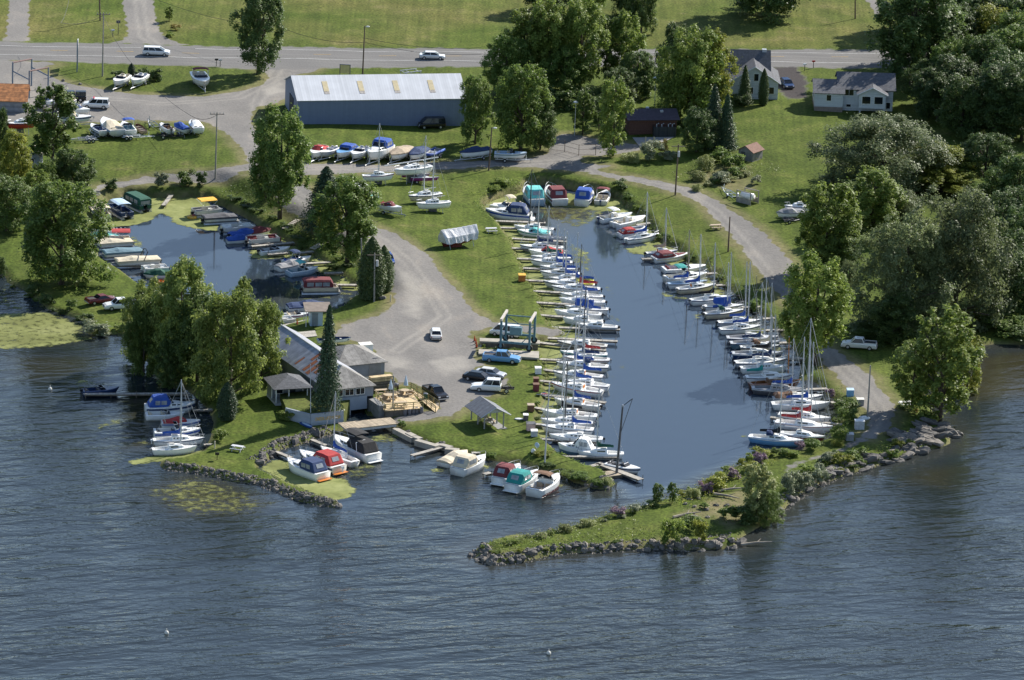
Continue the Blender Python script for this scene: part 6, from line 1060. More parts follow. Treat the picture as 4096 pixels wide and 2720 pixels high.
sb(Cc(555, 1095), Cc(1590, 1195), 'white sailboat with black boom cover and orange companionway', cover='black', boards='orange', top=Cc(972, 60), mastc=None, ob='dgrey', stripe=None)
sb(Cc(545, 1255), Cc(1505, 1320), 'white sailboat with black mast, dark window row and no cover', bare=True, top=Cc(1045, 235), mastc='black', ob='grey', stripe=None)
sb(D(445, 230), D(1235, 285), 'long white sailboat with dark blue sheer stripe and blue cover near the end docks', top=Cc(1170, 350), stripe='navy', ob=None)
sb(D(570, 365), D(1370, 420), 'small white sailboat with orange life ring on its stern rail', bare=True, top=Cc(965, 560), stripe=None, ob='black')
cr(D(705, 490), D(1250, 560), 'white cuddy boat with white bimini and dark lower hull', top=('canvas', 'white'), bott='slate', win=True)
sb(D(985, 605), D(1680, 635), 'white sailboat with green sail cover beside the last plank dock', cover='green', top=Cc(1612, 720), stripe=None, ob=None)
mb_(D(1930, 885), D(1440, 780), 'white bowrider with raised hatch at the end dock', kind='runabout', inside_='dgrey', stripe='navy')
for a_, b_, lb in ((E(235, 895), E(1040, 925), 'plank dock under the big blue striped cruiser'), (E(345, 995), E(700, 1005), 'short plank dock pointing at the aqua covered runabout'), (A(40, 515), A(1040, 575), 'long plank dock under the navy covered sailboat'), (A(0, 690), A(420, 700), 'short plank dock beside the red covered runabout'), (A(115, 880), A(420, 888), 'short plank dock by the broad white sailboat'), (A(240, 1055), A(900, 1080), 'plank dock second above the orange box'), (A(275, 1275), A(700, 1290), 'plank dock starting at the orange box'), (B(420, 150), B(980, 185), 'plank dock just below the yellow tarp sailboat'), (B(455, 360), B(1220, 400), 'plank dock above the blue boom tent'), (B(445, 580), B(1000, 625), 'plank dock level with the lift frame top'), (B(725, 810), B(2000, 850), 'long plank dock just above the boat ramp'),
    (B(685, 1005), B(1955, 1065), 'long plank dock just below the boat ramp'), (B(540, 1090), B(1740, 1230), 'sloping plank dock from the near lift pier'), (Cc(440, 160), Cc(1780, 220), 'plank dock below the blue pickup'), (Cc(560, 345), Cc(900, 395), 'short plank dock at the white dock box'), (Cc(525, 555), Cc(900, 590), 'short plank dock at the two maroon boxes'), (Cc(420, 780), Cc(1740, 955), 'long plank dock with a flag draped over its root'), (Cc(450, 1045), Cc(1600, 1230), 'plank dock from the open brown box'), (Cc(430, 1340), Cc(1530, 1420), 'plank dock from the dark gambrel box'), (D(430, 425), D(1340, 465), 'plank dock above the dark hulled cuddy boat'), (D(765, 680), D(1610, 690), 'last plank dock before the end platform')): dock(a_, b_, lb)
dock(D(1290, 780), D(1935, 1025), 'long angled plank walkway at the canal mouth', w=1.1, name='end_walkway'); dock(D(1100, 850), D(1330, 795), 'short plank walkway joining shore to the angled end walkway', w=.9, name='end_walkway')
plat('end_platform', 'square plank platform at the canal mouth below the dark crane', 'dock', [D(1405, 990), D(1670, 950), D(1560, 890), D(1345, 905)], .5, .12, OLDW, WOODP(), -.3)
# ---------------------------------------------------------------- right canal, east bank
mb_(F(770, 345), F(170, 435), 'white centre console boat with square white top', kind='console', top=('hardtop', 'white'), ob='navy', inside_='offwhite')
mb_(F(1010, 400), F(450, 530), 'white centre console boat with pointed blue console cover and white outboards', kind='console', ob='white', inside_='offwhite')
inflatable(F(1005, 575), F(540, 640), 'grey inflatable under a wrinkled grey cover', 'ltgrey')
mb_(F(1065, 655), F(525, 710), 'white runabout with dark red canvas tucked behind a white sailboat', top=('canvas', 'red'))
sb(F(1255, 700), F(650, 795), 'white sailboat with small bright blue cover and furled forestay on the east bank', top=T21(1252, 214), ob='white', stripe='navy')
sb(F(1600, 1000), F(1015, 1045), 'small grey sailboat with beige boom cover above the maroon canvas runabout', cover='tan', top=F(1397, 255), hull='ltgrey', boards='maroon')
mb_(F(1780, 1075), F(1150, 1150), 'cream runabout with maroon canvas and maroon bow seats', kind='bowrider', top=('canvas', 'maroon'), inside_='maroon', stripe='cream')
mb_(F(2110, 1300), F(1330, 1350), 'white cuddy boat with brown cockpit behind the green topped cruiser', inside_='maroon', kind='runabout', bott='navy', ob=None)
cr(F(2130, 1420), F(1370, 1490), 'white cruiser with dark green bimini and clear side curtains', top=('bimini', 'teal'), hull='offwhite')
sb(G(960, 555), G(230, 605), 'pale blue decked sailboat with tan mast next to the green topped cruiser', deck='sky', hull='white', cover='blue', top=F(1815, 660), mastc='tan', ob='ltgrey')
sb(G(1110, 620), G(400, 700), 'cream sailboat with brown companionway and sloping blue cover on the east bank', hull='cream', top=F(2025, 740), boards='brown', ob='grey')
sb(G(1420, 835), G(640, 905), 'white sailboat with broad blue stripe, black boom cover and dark outboard', cover='black', stripe='navy', top=F(2292, 900), ob='dgrey', hull='white')
sb(G(1620, 995), G(895, 1010), 'sailboat under a bright blue boom tent on the east bank', tent='blue', cover=None, top=G(1402, 70), ob='white')
sb(G(1620, 1080), G(895, 1150), 'cream sailboat with green dodger and blue cover on the east bank', hull='cream', dodger='green', top=G(1348, 250), ob='black')
sb(G(1930, 1270), G(1140, 1305), 'grey white sailboat with two dark windows and blue cover, shaded by trees', top=G(1682, 250), hull='ltgrey', ob='black')
sb(G(1950, 1370), G(1170, 1430), 'large white sailboat with navy stripe, square windows and wide white transom', bare=False, cover='blue', stripe='navy', top=G(1742, 255), ob=None)
sb(Hh(1680, 830), Hh(480, 840), 'grey sailboat with dark windows in the tree shade, ladder over the stern', hull='grey', bare=True, top=G(2040, 540), ob=None, deck='ltgrey', cab='ltgrey')
sb(Hh(1700, 940), Hh(560, 960), 'blue grey sailboat with wheel in the shaded middle of the east bank', hull='slate', deck='ltgrey', cab='ltgrey', cover='navy', top=G(1960, 630), ob='dgrey')
sb(Hh(1690, 1020), Hh(790, 1045), 'cream sailboat with brown dodger and beige cover in the shade', hull='cream', dodger='brown', cover='cream', top=G(2155, 620), ob=None)
sb(Hh(1770, 1180), Hh(600, 1190), 'navy hulled sailboat with black cover and grey deck on the east bank', hull='navy', cover='black', stripe='white', top=G(2190, 1200), ob='navy', deck='ltgrey')
sb(Hh(1850, 1330), Hh(670, 1400), 'grey sailboat with navy cover below the black covered boat', cover='navy', hull='ltgrey', top=Hh(1520, 400), ob='black')
sb(Hh(1870, 1480), Hh(790, 1520), 'bright white sailboat with two dark window pairs on the lower east bank', bare=True, top=Hh(1600, 370), ob='black', stripe=None)
sb(I(1080, 85), I(190, 120), 'white sailboat with dark green cover beside the wooden boat', cover='teal', top=Hh(965, 1290), ob='ltgrey')
sb(I(1200, 190), I(250, 255), 'varnished wooden sailboat with orange lit cockpit', hull='mahog', deck='mahog', cab='brown', bare=True, top=False, stripe='white', ob=None)
sb(I(1290, 345), I(300, 320), 'dark hulled sailboat with blue cover below the wooden boat', hull='dgrey', deck='grey', cab='grey', cover='blue', top=T32(352, 0), ob=None, stripe='white')
sb(I(1610, 465), I(690, 505), 'white sailboat with large brown cockpit tent on the lower east bank', cw='brown', bare=True, top=T32(398, 10), ob=None)
sb(I(1740, 600), I(660, 610), 'largest white sailboat with bright blue cover on the east bank', top=V(1871, 742), beam=.30, ob=None, stripe=None, ratio=1.3)
sb(I(1750, 880), I(790, 790), 'white sailboat with red cover and triangular foredeck, upper of two red covered boats', cover='red', top=V(1877, 795), ob='grey', stripe='ltgrey')
sb(I(1790, 1040), I(740, 930), 'pale hulled sailboat with red cover, lower of two red covered boats', cover='red', top=V(1856, 786), ob='white', stripe='pink')
sb(I(1650, 1215), I(830, 1125), 'white decked sailboat with dark red hull near the point', hull='maroon', bare=True, top=T32(345, 90), stripe='white', ob=None)
sb(I(1255, 1290), I(255, 1190), 'light blue hulled sailboat with navy cover and navy dodger at the point', hull='ltblue', cover='black', dodger='navy', top=T32(140, 270), stripe='white', ob=None)
for a_, b_, lb in ((F(1125, 500), F(850, 545), 'short grey dock behind the inflatable'), (F(940, 1160), F(1200, 1150), 'short grey dock under the maroon runabout'), (G(1120, 415), G(940, 430), 'short grey dock beside the green topped cruiser'), (G(1335, 625), G(1110, 640), 'short grey dock beside the sloping blue cover'), (G(1690, 800), G(1400, 815), 'grey dock behind the broad striped sailboat'), (G(1930, 1030), G(840, 1050), 'long grey dock under the east bank boom tent'), (Hh(1770, 390), Hh(1300, 420), 'shaded grey dock uppermost under the trees'), (Hh(1900, 660), Hh(1350, 680), 'shaded grey dock second under the trees'), (Hh(2050, 945), Hh(1600, 965), 'shaded grey dock third under the trees'), (Hh(2230, 1310), Hh(1850, 1330), 'shaded grey dock by the navy covered boat'), (I(1680, 335), I(1290, 350), 'pale plank dock at the upper purple bush'), (I(2110, 555), I(1740, 590), 'pale plank dock by the largest white sailboat'), (I(2115, 1005), I(640, 855), 'long pale plank dock between the two red covered boats'), (I(1790, 1360), I(1550, 1330), 'short pale plank dock by the red hulled sailboat')): dock(a_, b_, lb, group='wooden docks of the east bank')
# ---------------------------------------------------------------- south basin and west shore
cr(J(215, 660), J(880, 920), 'white cuddy cruiser with deep blue canvas sitting in green duckweed', top=('canvas', 'navy'), platform=True, platc='orange')
cr(J(440, 520), J(1170, 800), 'dark sided boat with red canvas enclosure', top=('canvas', 'red'), stripe='navy', hull='offwhite', ob='white', platform=True, platc='orange', bott='black')
sb(J(820, 440), J(1470, 720), 'small white sailboat with blue cover between red canvas boat and big cruiser', top=O(1460, 330), stripe=None, ob='white', cover='blue')
t = cr(J(1055, 250), J(1800, 590), 'biggest white cabin cruiser with black canvas bridge by the footbridge', top=('canvas', 'black'), platform=True, inside_='offwhite', win=False, arch='white'); lm = [c for c in t.children if c.name.startswith('canvas_top')][0]
MB().loft([[(x, y, 3.75 - abs(y) * .12 - (.1 if x in (-2.2, 1.2) else 0)) for y in (-1.2, 0, 1.2)] + [(x, y, 3.8 - abs(y) * .12 - (.1 if x in (-2.2, 1.2) else 0)) for y in (1.2, 0, -1.2)] for x in (-2.2, -.5, 1.2)], closed=True).obj('bridge_bimini', canvas('black'), t)
mb_(K(490, 55), K(270, 155), 'white boat with cream cover and dark green stripe', cover='cream', Lx=6.6); cr(K(630, 90), K(405, 195), 'white cuddy cruiser with cream canvas and clear rear windows', top=('canvas', 'cream'), Lx=7.6)
cr(K(935, 155), K(735, 285), 'white cruiser with maroon canvas, furthest left of the three side by side', top=('canvas', 'maroon'), Lx=7.2, platform=True); cr(K(1075, 215), K(860, 335), 'white cruiser with teal canvas, middle of the three side by side', top=('canvas', 'teal'), Lx=7.8, platform=True); mb_(K(1265, 240), K(1035, 385), 'white express boat with brown canvas and red brown bottom', kind='cruiser', top=('bimini', 'brown'), bott='maroon', inside_='tan', Lx=8.2)
dock(X(1640, 1290), X(1030, 1460), 'narrow weathered dock reaching into the south basin', w=.8); dock(J(20, 525), J(300, 640), 'short plank walkway to the blue canvas cruiser', w=.7); dock(J(660, 305), J(930, 415), 'short plank walkway to the small sailboat in the south basin', w=.7); dock(K(630, 60), K(520, 65), 'short grey dock by the cream canvas cruiser', w=.8); dock(K(625, 245), K(680, 232), 'stub dock left of the maroon canvas cruiser', w=.9)
mb_(U(1100, 445), U(760, 470), 'low navy open boat at the end of the western dock', kind='runabout', hull='navy', deck='navy', inside_='dgrey', ob='black'); dock(U(1740, 492), U(770, 497), 'long narrow dock reaching west from the trees', w=.8)
cr(U(1800, 585), U(1340, 605), 'white cruiser with royal blue canvas on the west shore', top=('canvas', 'blue'), stripe='navy'); mb_(U(1690, 680), U(1360, 690), 'plain white mastless hull behind the red trimmed boat', kind='runabout', Lx=6)
mb_(U(1850, 750), U(1490, 760), 'white boat with small red cover on the west shore', top=('tarp', 'red'), stripe='blue'); cr(U(1850, 820), U(1420, 835), 'blue and white cabin boat with open stern on the west shore', stripe='blue', bott='navy', inside_='dgrey')
sb(U(1890, 905), U(1410, 920), 'white sailboat with blue cover and navy stripe on the west shore', top=U(1682, 395), ob='white'); sb(U(1820, 980), U(1400, 1005), 'white sailboat with bare boom nearest the lake on the west shore', bare=True, top=U(1676, 385), ob='grey', stripe=None)
dock(U(2000, 958), U(1880, 965), 'short white dock by the west shore sailboats', w=.7); dock(U(1960, 640), U(1790, 645), 'short plank dock by the blue canvas west shore cruiser', w=.7)
# ---------------------------------------------------------------- left basin
pontoon(L1(80, 400), L1(270, 590), 'pontoon boat with cream bimini at the far end of the basin', top=('cream', -.42, .15, 2.4)); pontoon(L1(380, 350), L1(690, 550), 'pontoon boat with blue grey bimini and navy rails', top=('sky', -.32, .2, 2.5), fence='navy', seat='navy'); pontoon(L1(640, 230), L1(1020, 420), 'pontoon boat with dark green full enclosure', enclosure='green', fence='green', seat='green')
pontoon(L2(760, 250), L2(230, 310), 'pontoon boat with raised yellow bimini', top=('yellow', -.3, .25, 3.0), seat='grey'); pontoon(L2(1060, 390), L2(410, 440), 'pontoon boat under crumpled dark grey tarp', cover='dgrey'); pontoon(L2(1350, 560), L2(760, 620), 'pontoon boat with open white seats and pale rails', seat='white')
mb_(L2(1320, 670), L2(980, 720), 'runabout wrapped in bright blue tarp', cover='blue', ob='black', Lx=5.2); mb_(L2(1560, 640), L2(1250, 680), 'boat under faded maroon tarp near the bank steps', cover='maroon', Lx=5.0); mb_(L2(1180, 780), L2(960, 800), 'small boat with blue tarp at the stern of the maroon seat pontoon', cover='blue', Lx=4.2)
pontoon(L2(1830, 770), L2(1210, 830), 'pontoon boat with maroon seats and no top', seat='maroon', fence='offwhite'); mb_(L2(2000, 960), L2(1440, 1020), 'bass boat with grey sloping windscreen cover', inside_='dgrey', ob='black', kind='runabout'); dock(L2(2070, 860), L2(1300, 930), 'plank dock below the maroon seat pontoon', group='docks of the left basin'); dock(L2(1950, 1045), L2(1590, 1075), 'short plank dock beside the bass boat', group='docks of the left basin'); dock(L3(1150, 205), L3(820, 240), 'plank dock leading to the bank stairs', group='docks of the left basin')
mb_(L3(1110, 310), L3(620, 395), 'white runabout with blue interior and navy folded bimini', inside_='blue', top=('bimini', 'navy')); mb_(L3(880, 420), L3(600, 480), 'boat under dark grey cover in the left basin', cover='grey', Lx=5.5); mb_(L3(1240, 505), L3(690, 590), 'pale cuddy boat with light green canvas', top=('bimini', 'aqua'), hull='sky', inside_='slate'); pontoon(L3(1640, 860), L3(930, 880), 'pontoon boat with tall maroon enclosure near the cedars', enclosure='maroon', fence='cream')
dock(L3(1460, 400), L3(1000, 425), 'plank dock behind the light green canvas boat', group='docks of the left basin'); dock(L3(1690, 590), L3(1350, 600), 'plank dock behind the maroon enclosure', group='docks of the left basin'); dock(L3(1950, 815), L3(1590, 810), 'plank dock at the bow of the maroon enclosure', group='docks of the left basin'); mb_(L3(1340, 1170), L3(730, 1210), 'long boat under dark blue cover beside the fuel dock', cover='navy', Lx=6.5); mb_(L3(1060, 1330), L3(660, 1350), 'white runabout with purple graphics behind the fuel shack', stripe='purple', ob='white'); pontoon(L3(740, 1440), L3(400, 1480), 'white pontoon boat nearest the boathouse roof', seat='white')
mb_(L1(100, 800), L1(300, 820), 'white open boat half hidden behind the big left tree', ob='black', Lx=5); mb_(L1(90, 925), L1(390, 950), 'boat under pale aqua tarp beside the red bimini', cover='aqua', Lx=5); pontoon(L1(130, 985), L1(740, 1000), 'pontoon boat with bright red bimini', top=('red', -.48, .08, 2.6)); pontoon(L1(90, 1075), L1(770, 1040), 'pontoon boat under cream and brown cover', cover='cream'); pontoon(L1(190, 1250), L1(950, 1210), 'pontoon boat under blue green fitted cover', cover='slate'); pontoon(L1(410, 1400), L1(1270, 1360), 'pontoon boat with cream cover and black tower arch', cover='cream', arch=True)
dock(L1(380, 1455), L1(1330, 1440), 'plank dock below the black arch pontoon', group='docks of the left basin'); pontoon(L1(960, 1530), L1(1400, 1510), 'white pontoon boat partly behind the lakeside trees', seat='white'); mb_(T01(1350, 960), T01(1570, 950), 'dark green covered boat partly behind the lakeside trees', cover='green', Lx=5); skiff(T01(1380, 1025), T01(1600, 1035), 'orange skiff partly behind the lakeside trees', hull='orange', ins='orange'); skiff(L1(740, 770), L1(430, 790), 'small grey skiff half awash in the duckweed', 'grey', 'dgrey')
dock(L1(1560, 70), L1(1330, 370), 'narrow sloping dock down into the duckweed at the basin head', w=.7, group='docks of the left basin'); q = W(L2(220, 420), 0); o = thing('tube_float', 'red and yellow inflatable ring floating by the yellow bimini pontoon', 'float ring', q); MB().tube([(.6 * math.cos(a), .6 * math.sin(a), .2) for a in np.linspace(0, 6.283, 13)], .25, 8, False).obj('ring_tube', gel('yellow'), o); MB().tube([(.62 * math.cos(a), .62 * math.sin(a), .24) for a in np.linspace(0, 1.6, 6)], .262, 8, False).obj('red_panel', gel('red'), o)
# ---------------------------------------------------------------- boats ashore
OT = on_trailer
OT(mb_, T00(1060, 745), T00(1165, 700), 'white runabout on a trailer by the clipped hedge, left of two', 'trailer under the left white runabout by the hedge'); OT(mb_, T00(1225, 735), T00(1330, 690), 'white bowrider on a trailer by the clipped hedge, right of two', 'trailer under the right white bowrider by the hedge', inside_='ltgrey'); OT(mb_, T00(1885, 750), T00(1820, 670), 'grey white boat with maroon bimini in the tree shadow on the roadside island', 'tandem trailer under the maroon bimini boat', 2, top=('bimini', 'maroon'), hull='offwhite')
OT(mb_, M(1670, 610), M(1040, 640), 'cream and white cruiser with blue stripe in the left yard', 'trailer under the blue striped yard cruiser', 2, zt=.8, stripe='navy', top=('canvas', 'cream')); OT(mb_, M(1640, 500), M(1180, 470), 'white boat behind the blue striped yard cruiser', 'trailer under the white boat near the patrol car', hull='white', top=('tarp', 'navy')); OT(mb_, M(1010, 350), M(700, 330), 'white boat with navy cover partly behind the left yard tree', 'trailer behind the left yard tree', top=('tarp', 'navy'))
OT(mb_, M(1100, 400), M(1300, 350), 'small cream topped boat in front of the dark capped pickup', 'trailer under the cream topped boat', top=('canvas', 'cream'), stripe='navy', Lx=5); sb(M(120, 740), M(620, 745), 'red hulled sailboat laid up below the orange roofed barn', hull='red', top=False, z0=float(hz(*W(M(350, 800), 2)[:2])) + 1.1, keel=True, ob=None)
OT(mb_, N(110, 390), N(330, 560), 'white and blue runabout, first of the yard row', 'trailer under first runabout of the yard row', stripe='blue', inside_='navy', bott='navy'); OT(mb_, N(330, 290), N(600, 560), 'large white cruiser with cream cover in the yard row', 'tandem trailer under the large cream covered cruiser', 2, top=('tarp', 'cream'), stripe='ltblue'); OT(mb_, N(690, 360), N(840, 560), 'white boat with flat blue bimini in the yard row', 'trailer under the flat blue bimini boat', top=('bimini', 'blue'), inside_='slate')
q = N(1000, 470); skiff(N(930, 400), N(1080, 570), 'olive jon boat with tan thwarts in the yard row', 'tan', 'brown', z0=float(ground(q)[2]) + .5); OT(mb_, N(1380, 370), N(1560, 530), 'white runabout with dark interior in the yard row', 'trailer under the dark interior runabout', inside_='brown', ob='dgrey'); OT(mb_, N(1640, 380), N(1830, 500), 'boat under bright blue tarp in the yard row', 'trailer under the blue tarp boat', cover='blue'); OT(mb_, N(1935, 320), N(2070, 520), 'white bowrider with red stripe at the right end of the yard row', 'trailer under the red striped bowrider', kind='bowrider', top=('tarp', 'white'), stripe='red')
def tr_at(a_, b_, lb, c, ax_): p, q = ground(a_), ground(b_); d = q - p; trailer((p + q) / 2, math.atan2(d[1], d[0]), float(np.hypot(d[0], d[1])) * .8, lb, c, ax_)
tr_at(M(1840, 1110), M(1180, 1130), 'tandem bunk trailer with blue tongue on the left lawn', 'ltgrey', 2); tr_at(N(600, 720), N(1220, 690), 'white tandem boat trailer in the middle of the left lawn row', 'white', 2); tr_at(N(1230, 690), N(1790, 690), 'black single axle trailer at the right of the left lawn row', 'black', 1); tr_at(N(1330, 560), N(1150, 400), 'empty galvanised trailer between jon boat and runabout', 'ltgrey', 1)
OT(mb_, P(40, 240), P(190, 160), 'runabout with red cover at the left end of the row by the storage building', 'trailer under the red covered runabout', top=('tarp', 'red')); OT(mb_, P(165, 225), P(380, 185), 'grey open fishing boat second in the row by the storage building', 'trailer under the grey fishing boat', hull='ltgrey', inside_='ltgrey', kind='skiff', ob='white'); OT(mb_, P(405, 260), P(640, 185), 'white runabout with blue hard top and blue foredeck', 'trailer under the blue foredeck runabout', top=('canvas', 'blue'), deck='ltblue'); OT(mb_, P(630, 280), P(820, 205), 'open white boat with grey seats and black outboard', 'trailer under the open grey seat boat', ob='black', inside_='ltgrey')
OT(cr, P(870, 240), P(1150, 140), 'tall white cruiser with blue canvas bridge near the storage building', 'white tandem trailer under the tall blue canvas cruiser', 2, zt=.75, top=('canvas', 'blue'), tc='white'); OT(mb_, P(1195, 280), P(1460, 190), 'boat under fitted beige cover near the storage building', 'trailer under the beige covered boat', cover='tan', ob='black'); OT(mb_, P(1480, 280), P(1690, 200), 'boat under shiny blue tarp near the storage building', 'trailer under the shiny blue tarp boat', cover='navy'); OT(inflatable, P(1700, 260), P(1930, 185), 'blue rigid inflatable on a trailer near the tree shade', 'trailer under the blue inflatable', c='blue')
OT(mb_, T10(1880, 1400), T10(2160, 1375), 'long narrow boat under navy cover in the tree shade', 'trailer under the long navy cover', cover='navy', beam=1.4); OT(mb_, T20(140, 1385), T10(2200, 1395), 'white and slate runabout with green windshield by the drive', 'white trailer under the green windshield runabout', tc='white', stripe='slate', deck='sky')
def ashore(b, s, lb, top, zk=1.3, **k): g = ground(((b[0] + s[0]) / 2, (b[1] + s[1]) / 2 + 30)); return sb(b, s, lb, top=top, z0=float(g[2]) + zk, keel=True, bare=True, **k)
ashore(P(1235, 475), P(1785, 450), 'large white sailboat on stands with its mast laid along the deck', False, 1.7, stripe='ltgrey', ob=None); ashore(P(1245, 530), P(770, 590), 'white racing sailboat on a cradle beside the upper drive', T10(1145, 1140), .8, stripe='purple', ob=None); ashore(P(1450, 865), P(1935, 850), 'cream sailboat on a trailer, behind the other of the pair on the lawn', T10(1565, 1222), .8, hull='cream', ob=None); ashore(P(1565, 975), P(2065, 975), 'white sailboat with navy bottom on the lawn, nearest of the pair', P(1830, 250), .8, ob=None, stripe='ltgrey')
b_ = [o for o in C.objects if o.get('label', '').startswith('large white sailboat on stands')][0]; MB().tube([(-5.2, .2, 2.2), (5.6, -.2, 1.9)], .1, 6).obj('lowered_mast', mat('spar_alloy', (.62, .63, .64), .35, .4), b_)
g = ground(P(1630, 700)); t = thing('catamaran', 'beach catamaran with white decks and purple hulls on the lawn', 'catamaran', (g[0], g[1], g[2] + .75), .12, 'sailboats of the marina')
for sy in (-1.2, 1.2): h = Hull(4.9, .42, .42, 'skiff', .3, .1, .2); o = h.shell().obj('float_hull', gel('purple'), t, True); o.location = (-.55 * sy, sy, 0); o2 = h.deck().obj('deck', gel('white'), o)
for x in (-.9, .9): MB().tube([(x + .6, -1.2, .5), (x - .6, 1.2, .5)], .06, 6).obj('cross_beam', ALU(), t)
MB().slab([(-.3, -1.1, .5), (1.4, -1.1, .5), (.3, 1.1, .5), (-1.4, 1.1, .5)], .02).obj('trampoline', canvas('ltgrey'), t); MB().tube([(-2, .3, .7), (3.2, -.2, .75)], .06, 5).obj('lowered_mast', ALU(), t); trailer((g[0], g[1], g[2]), .12, 4.0, 'trailer under the purple catamaran')
OT(mb_, P(590, 745), P(810, 715), 'boat under white cover behind the poplar by the lot', 'trailer under the white covered boat', cover='white'); OT(mb_, P(625, 885), P(960, 850), 'pale green boat mostly hidden behind the poplar', 'trailer under the pale green boat', hull='sky', deck='aqua'); OT(mb_, P(1360, 1040), P(1030, 1010), 'white boat with red cockpit behind the poplar', 'trailer under the red cockpit boat', inside_='red', top=('tarp', 'maroon'))
# shrink wrapped yacht
g0, g1 = ground(T11(1720, 720)), ground(T11(2010, 700)); d = g1 - g0; L = 7.2; t = thing('wrapped_yacht', 'yacht wrapped in silver white tarp on stands in the lawn', 'boat', (g0 + g1) / 2, math.atan2(d[1], d[0])); h = Hull(6.6, 1.9, .75, 'sail'); o = h.shell().obj('hull', gel('maroon'), t, True); o.location[2] = .75
secs = []
for k in range(15):
    u = k / 14; x = -3.7 + 7.4 * u; wv = .10 * math.sin(k * 2.2); y = (1.3 + wv) * (.75 + .25 * math.sin(math.pi * min(1, u + .25))); secs.append([(x * .9, y, 1.15 + .12 * math.sin(k * 1.7)), (x * .96, y * .8, 2.2), (x, .06, 3.35 + .12 * abs(u - .5) + .05 * (k % 2)), (x, -.06, 3.35 + .12 * abs(u - .5) + .05 * (k % 2)), (x * .96, -y * .8 + .08 * math.cos(k * 2), 2.2), (x * .9, -y, 1.15 + .12 * math.cos(k * 1.7))])
MB().loft(secs).obj('tarp_wrap', mat('silver_tarp', (.56, .57, .60), .4, var=.15, bump=.6, bs=2.5), t)
for x in (-2.4, 2.4):
    for sy in (-1, 1): MB().tube([(x, sy * 1.1, 0), (x, sy * .6, 1.3)], .05, 5).obj('boat_stand', STEEL(), t)
MB().box((-.4, 0, .5), (2.2, .2, 1.0)).obj('keel', gel('maroon'), t)
# right lawn items
z_ = float(ground(Q(1040, 590))[2]); sb(Q(922, 535), Q(1165, 552), 'white sailboat on a trailer at the edge of the right trees', top=False, z0=z_ + .8, keel=True, ob=None, bare=True); mb_(Q(890, 600), Q(1045, 605), 'grey boat under weathered cover below the right lawn sailboat', cover='grey', z0=z_ + .5, Lx=5); tr_at(Q(860, 655), Q(1020, 650), 'grey trailer with round fenders at the right tree edge, upper', 'ltgrey', 1); tr_at(Q(890, 700), Q(1050, 690), 'grey trailer frame at the right tree edge, lower', 'dgrey', 1); tr_at(Q(530, 520), Q(400, 420), 'white beamed boat trailer with two guide posts on the grass', 'white', 1)
g = ground(Q(610, 530)); t = thing('tank_crate', 'white tank in a tall wooden crate frame by the brush pile', 'crate', g, R(-40)); CR = mat('crate_wood', (.27, .25, .22), .9, var=.2)
for x in (-1.5, 1.5):
    for y in (-1.1, 1.1): MB().box((x, y, 1.1), (.14, .14, 2.2)).obj('corner_post', CR, t)
for y in (-1.1, 1.1): MB().box((0, y, 2.2), (3.1, .12, .14)).box((0, y, .55), (3.1, .1, .9)).obj('side_board', CR, t)
MB().tube([(-1.2, 0, 1.25), (1.2, 0, 1.25)], .62, 12).obj('tank', gel('white'), t, True)
skiff(L4(1820, 575), L4(1060, 640), 'white skiff with blue interior on the gravel behind the spruce', 'white', 'navy', z0=float(ground(L4(1500, 690))[2]) + .5)
g = ground(O(940, 935)); t = thing('kayak', 'blue and white kayak leaning on the sign wall', 'kayak', (g[0], g[1], g[2] + .05), R(-52)); o = Hull(3.0, .7, .28, 'skiff', .1, .1, .05).shell().obj('hull', gel('blue'), t, True); o2 = MB().ell((0, 0, .26), (1.3, .28, .08)).obj('deck', gel('sky'), t)
# ---------------------------------------------------------------- cars and trucks
ve = vehicle
ve('wagon', T00(1560, 512), T00(1325, 505), 'white estate car driving along the road at left'); ve('sedan', T10(1735, 545), T10(1515, 540), 'white saloon car driving along the road beyond the storage building'); ve('capped', T00(530, 925), T00(775, 930), 'black pickup with a cap in the left yard', 'black'); ve('suv', T00(765, 990), T00(1000, 1000), 'white patrol suv with red beacon bar in the left yard', extra='lightbar'); ve('van', T10(1490, 1180), T10(1748, 1180), 'dark van in the shade of the storage building', 'black', extra='panel')
ve('sedan', T30(210, 830), T30(130, 760), 'dark blue car on the dark driveway between the two houses', 'navy'); ve('sedan', T11(1650, 1490), T12(1665, 25), 'white car seen from behind in the middle of the gravel lot'); ve('ute', T01(1065, 1200), T01(800, 1250), 'rusty maroon coupe pickup on the left lakeside lawn', 'maroon'); ve('pickup', T01(1010, 1290), T01(1220, 1270), 'white pickup partly behind the lakeside trees'); ve('van', Y(460, 520), Y(1010, 605), 'white van with dark windows behind the blue boat hoist')
ve('extcab', Y(985, 1060), Y(340, 1000), 'light blue extended cab pickup by the hoist', 'ltblue'); ve('sedan', Y(730, 1350), Y(190, 1265), 'silver saloon car nosing onto the grass', 'ltgrey', 'offwhite'); ve('sedan', Y(450, 1400), Y(45, 1340), 'dark saloon car behind the white chassis truck', 'black'); ve('crew', Y(115, 1530), Y(880, 1590), 'white crew cab truck with bare chassis'); ve('pickup', X(1640, 500), X(1270, 290), 'black pickup beside the timber deck', 'black'); ve('pickup', T32(740, 70), T32(940, 85), 'white pickup in deep tree shade by the right drive'); ve('sedan', T11(1235, 900), T11(1190, 800), 'blue car almost hidden behind the cedars', 'blue')
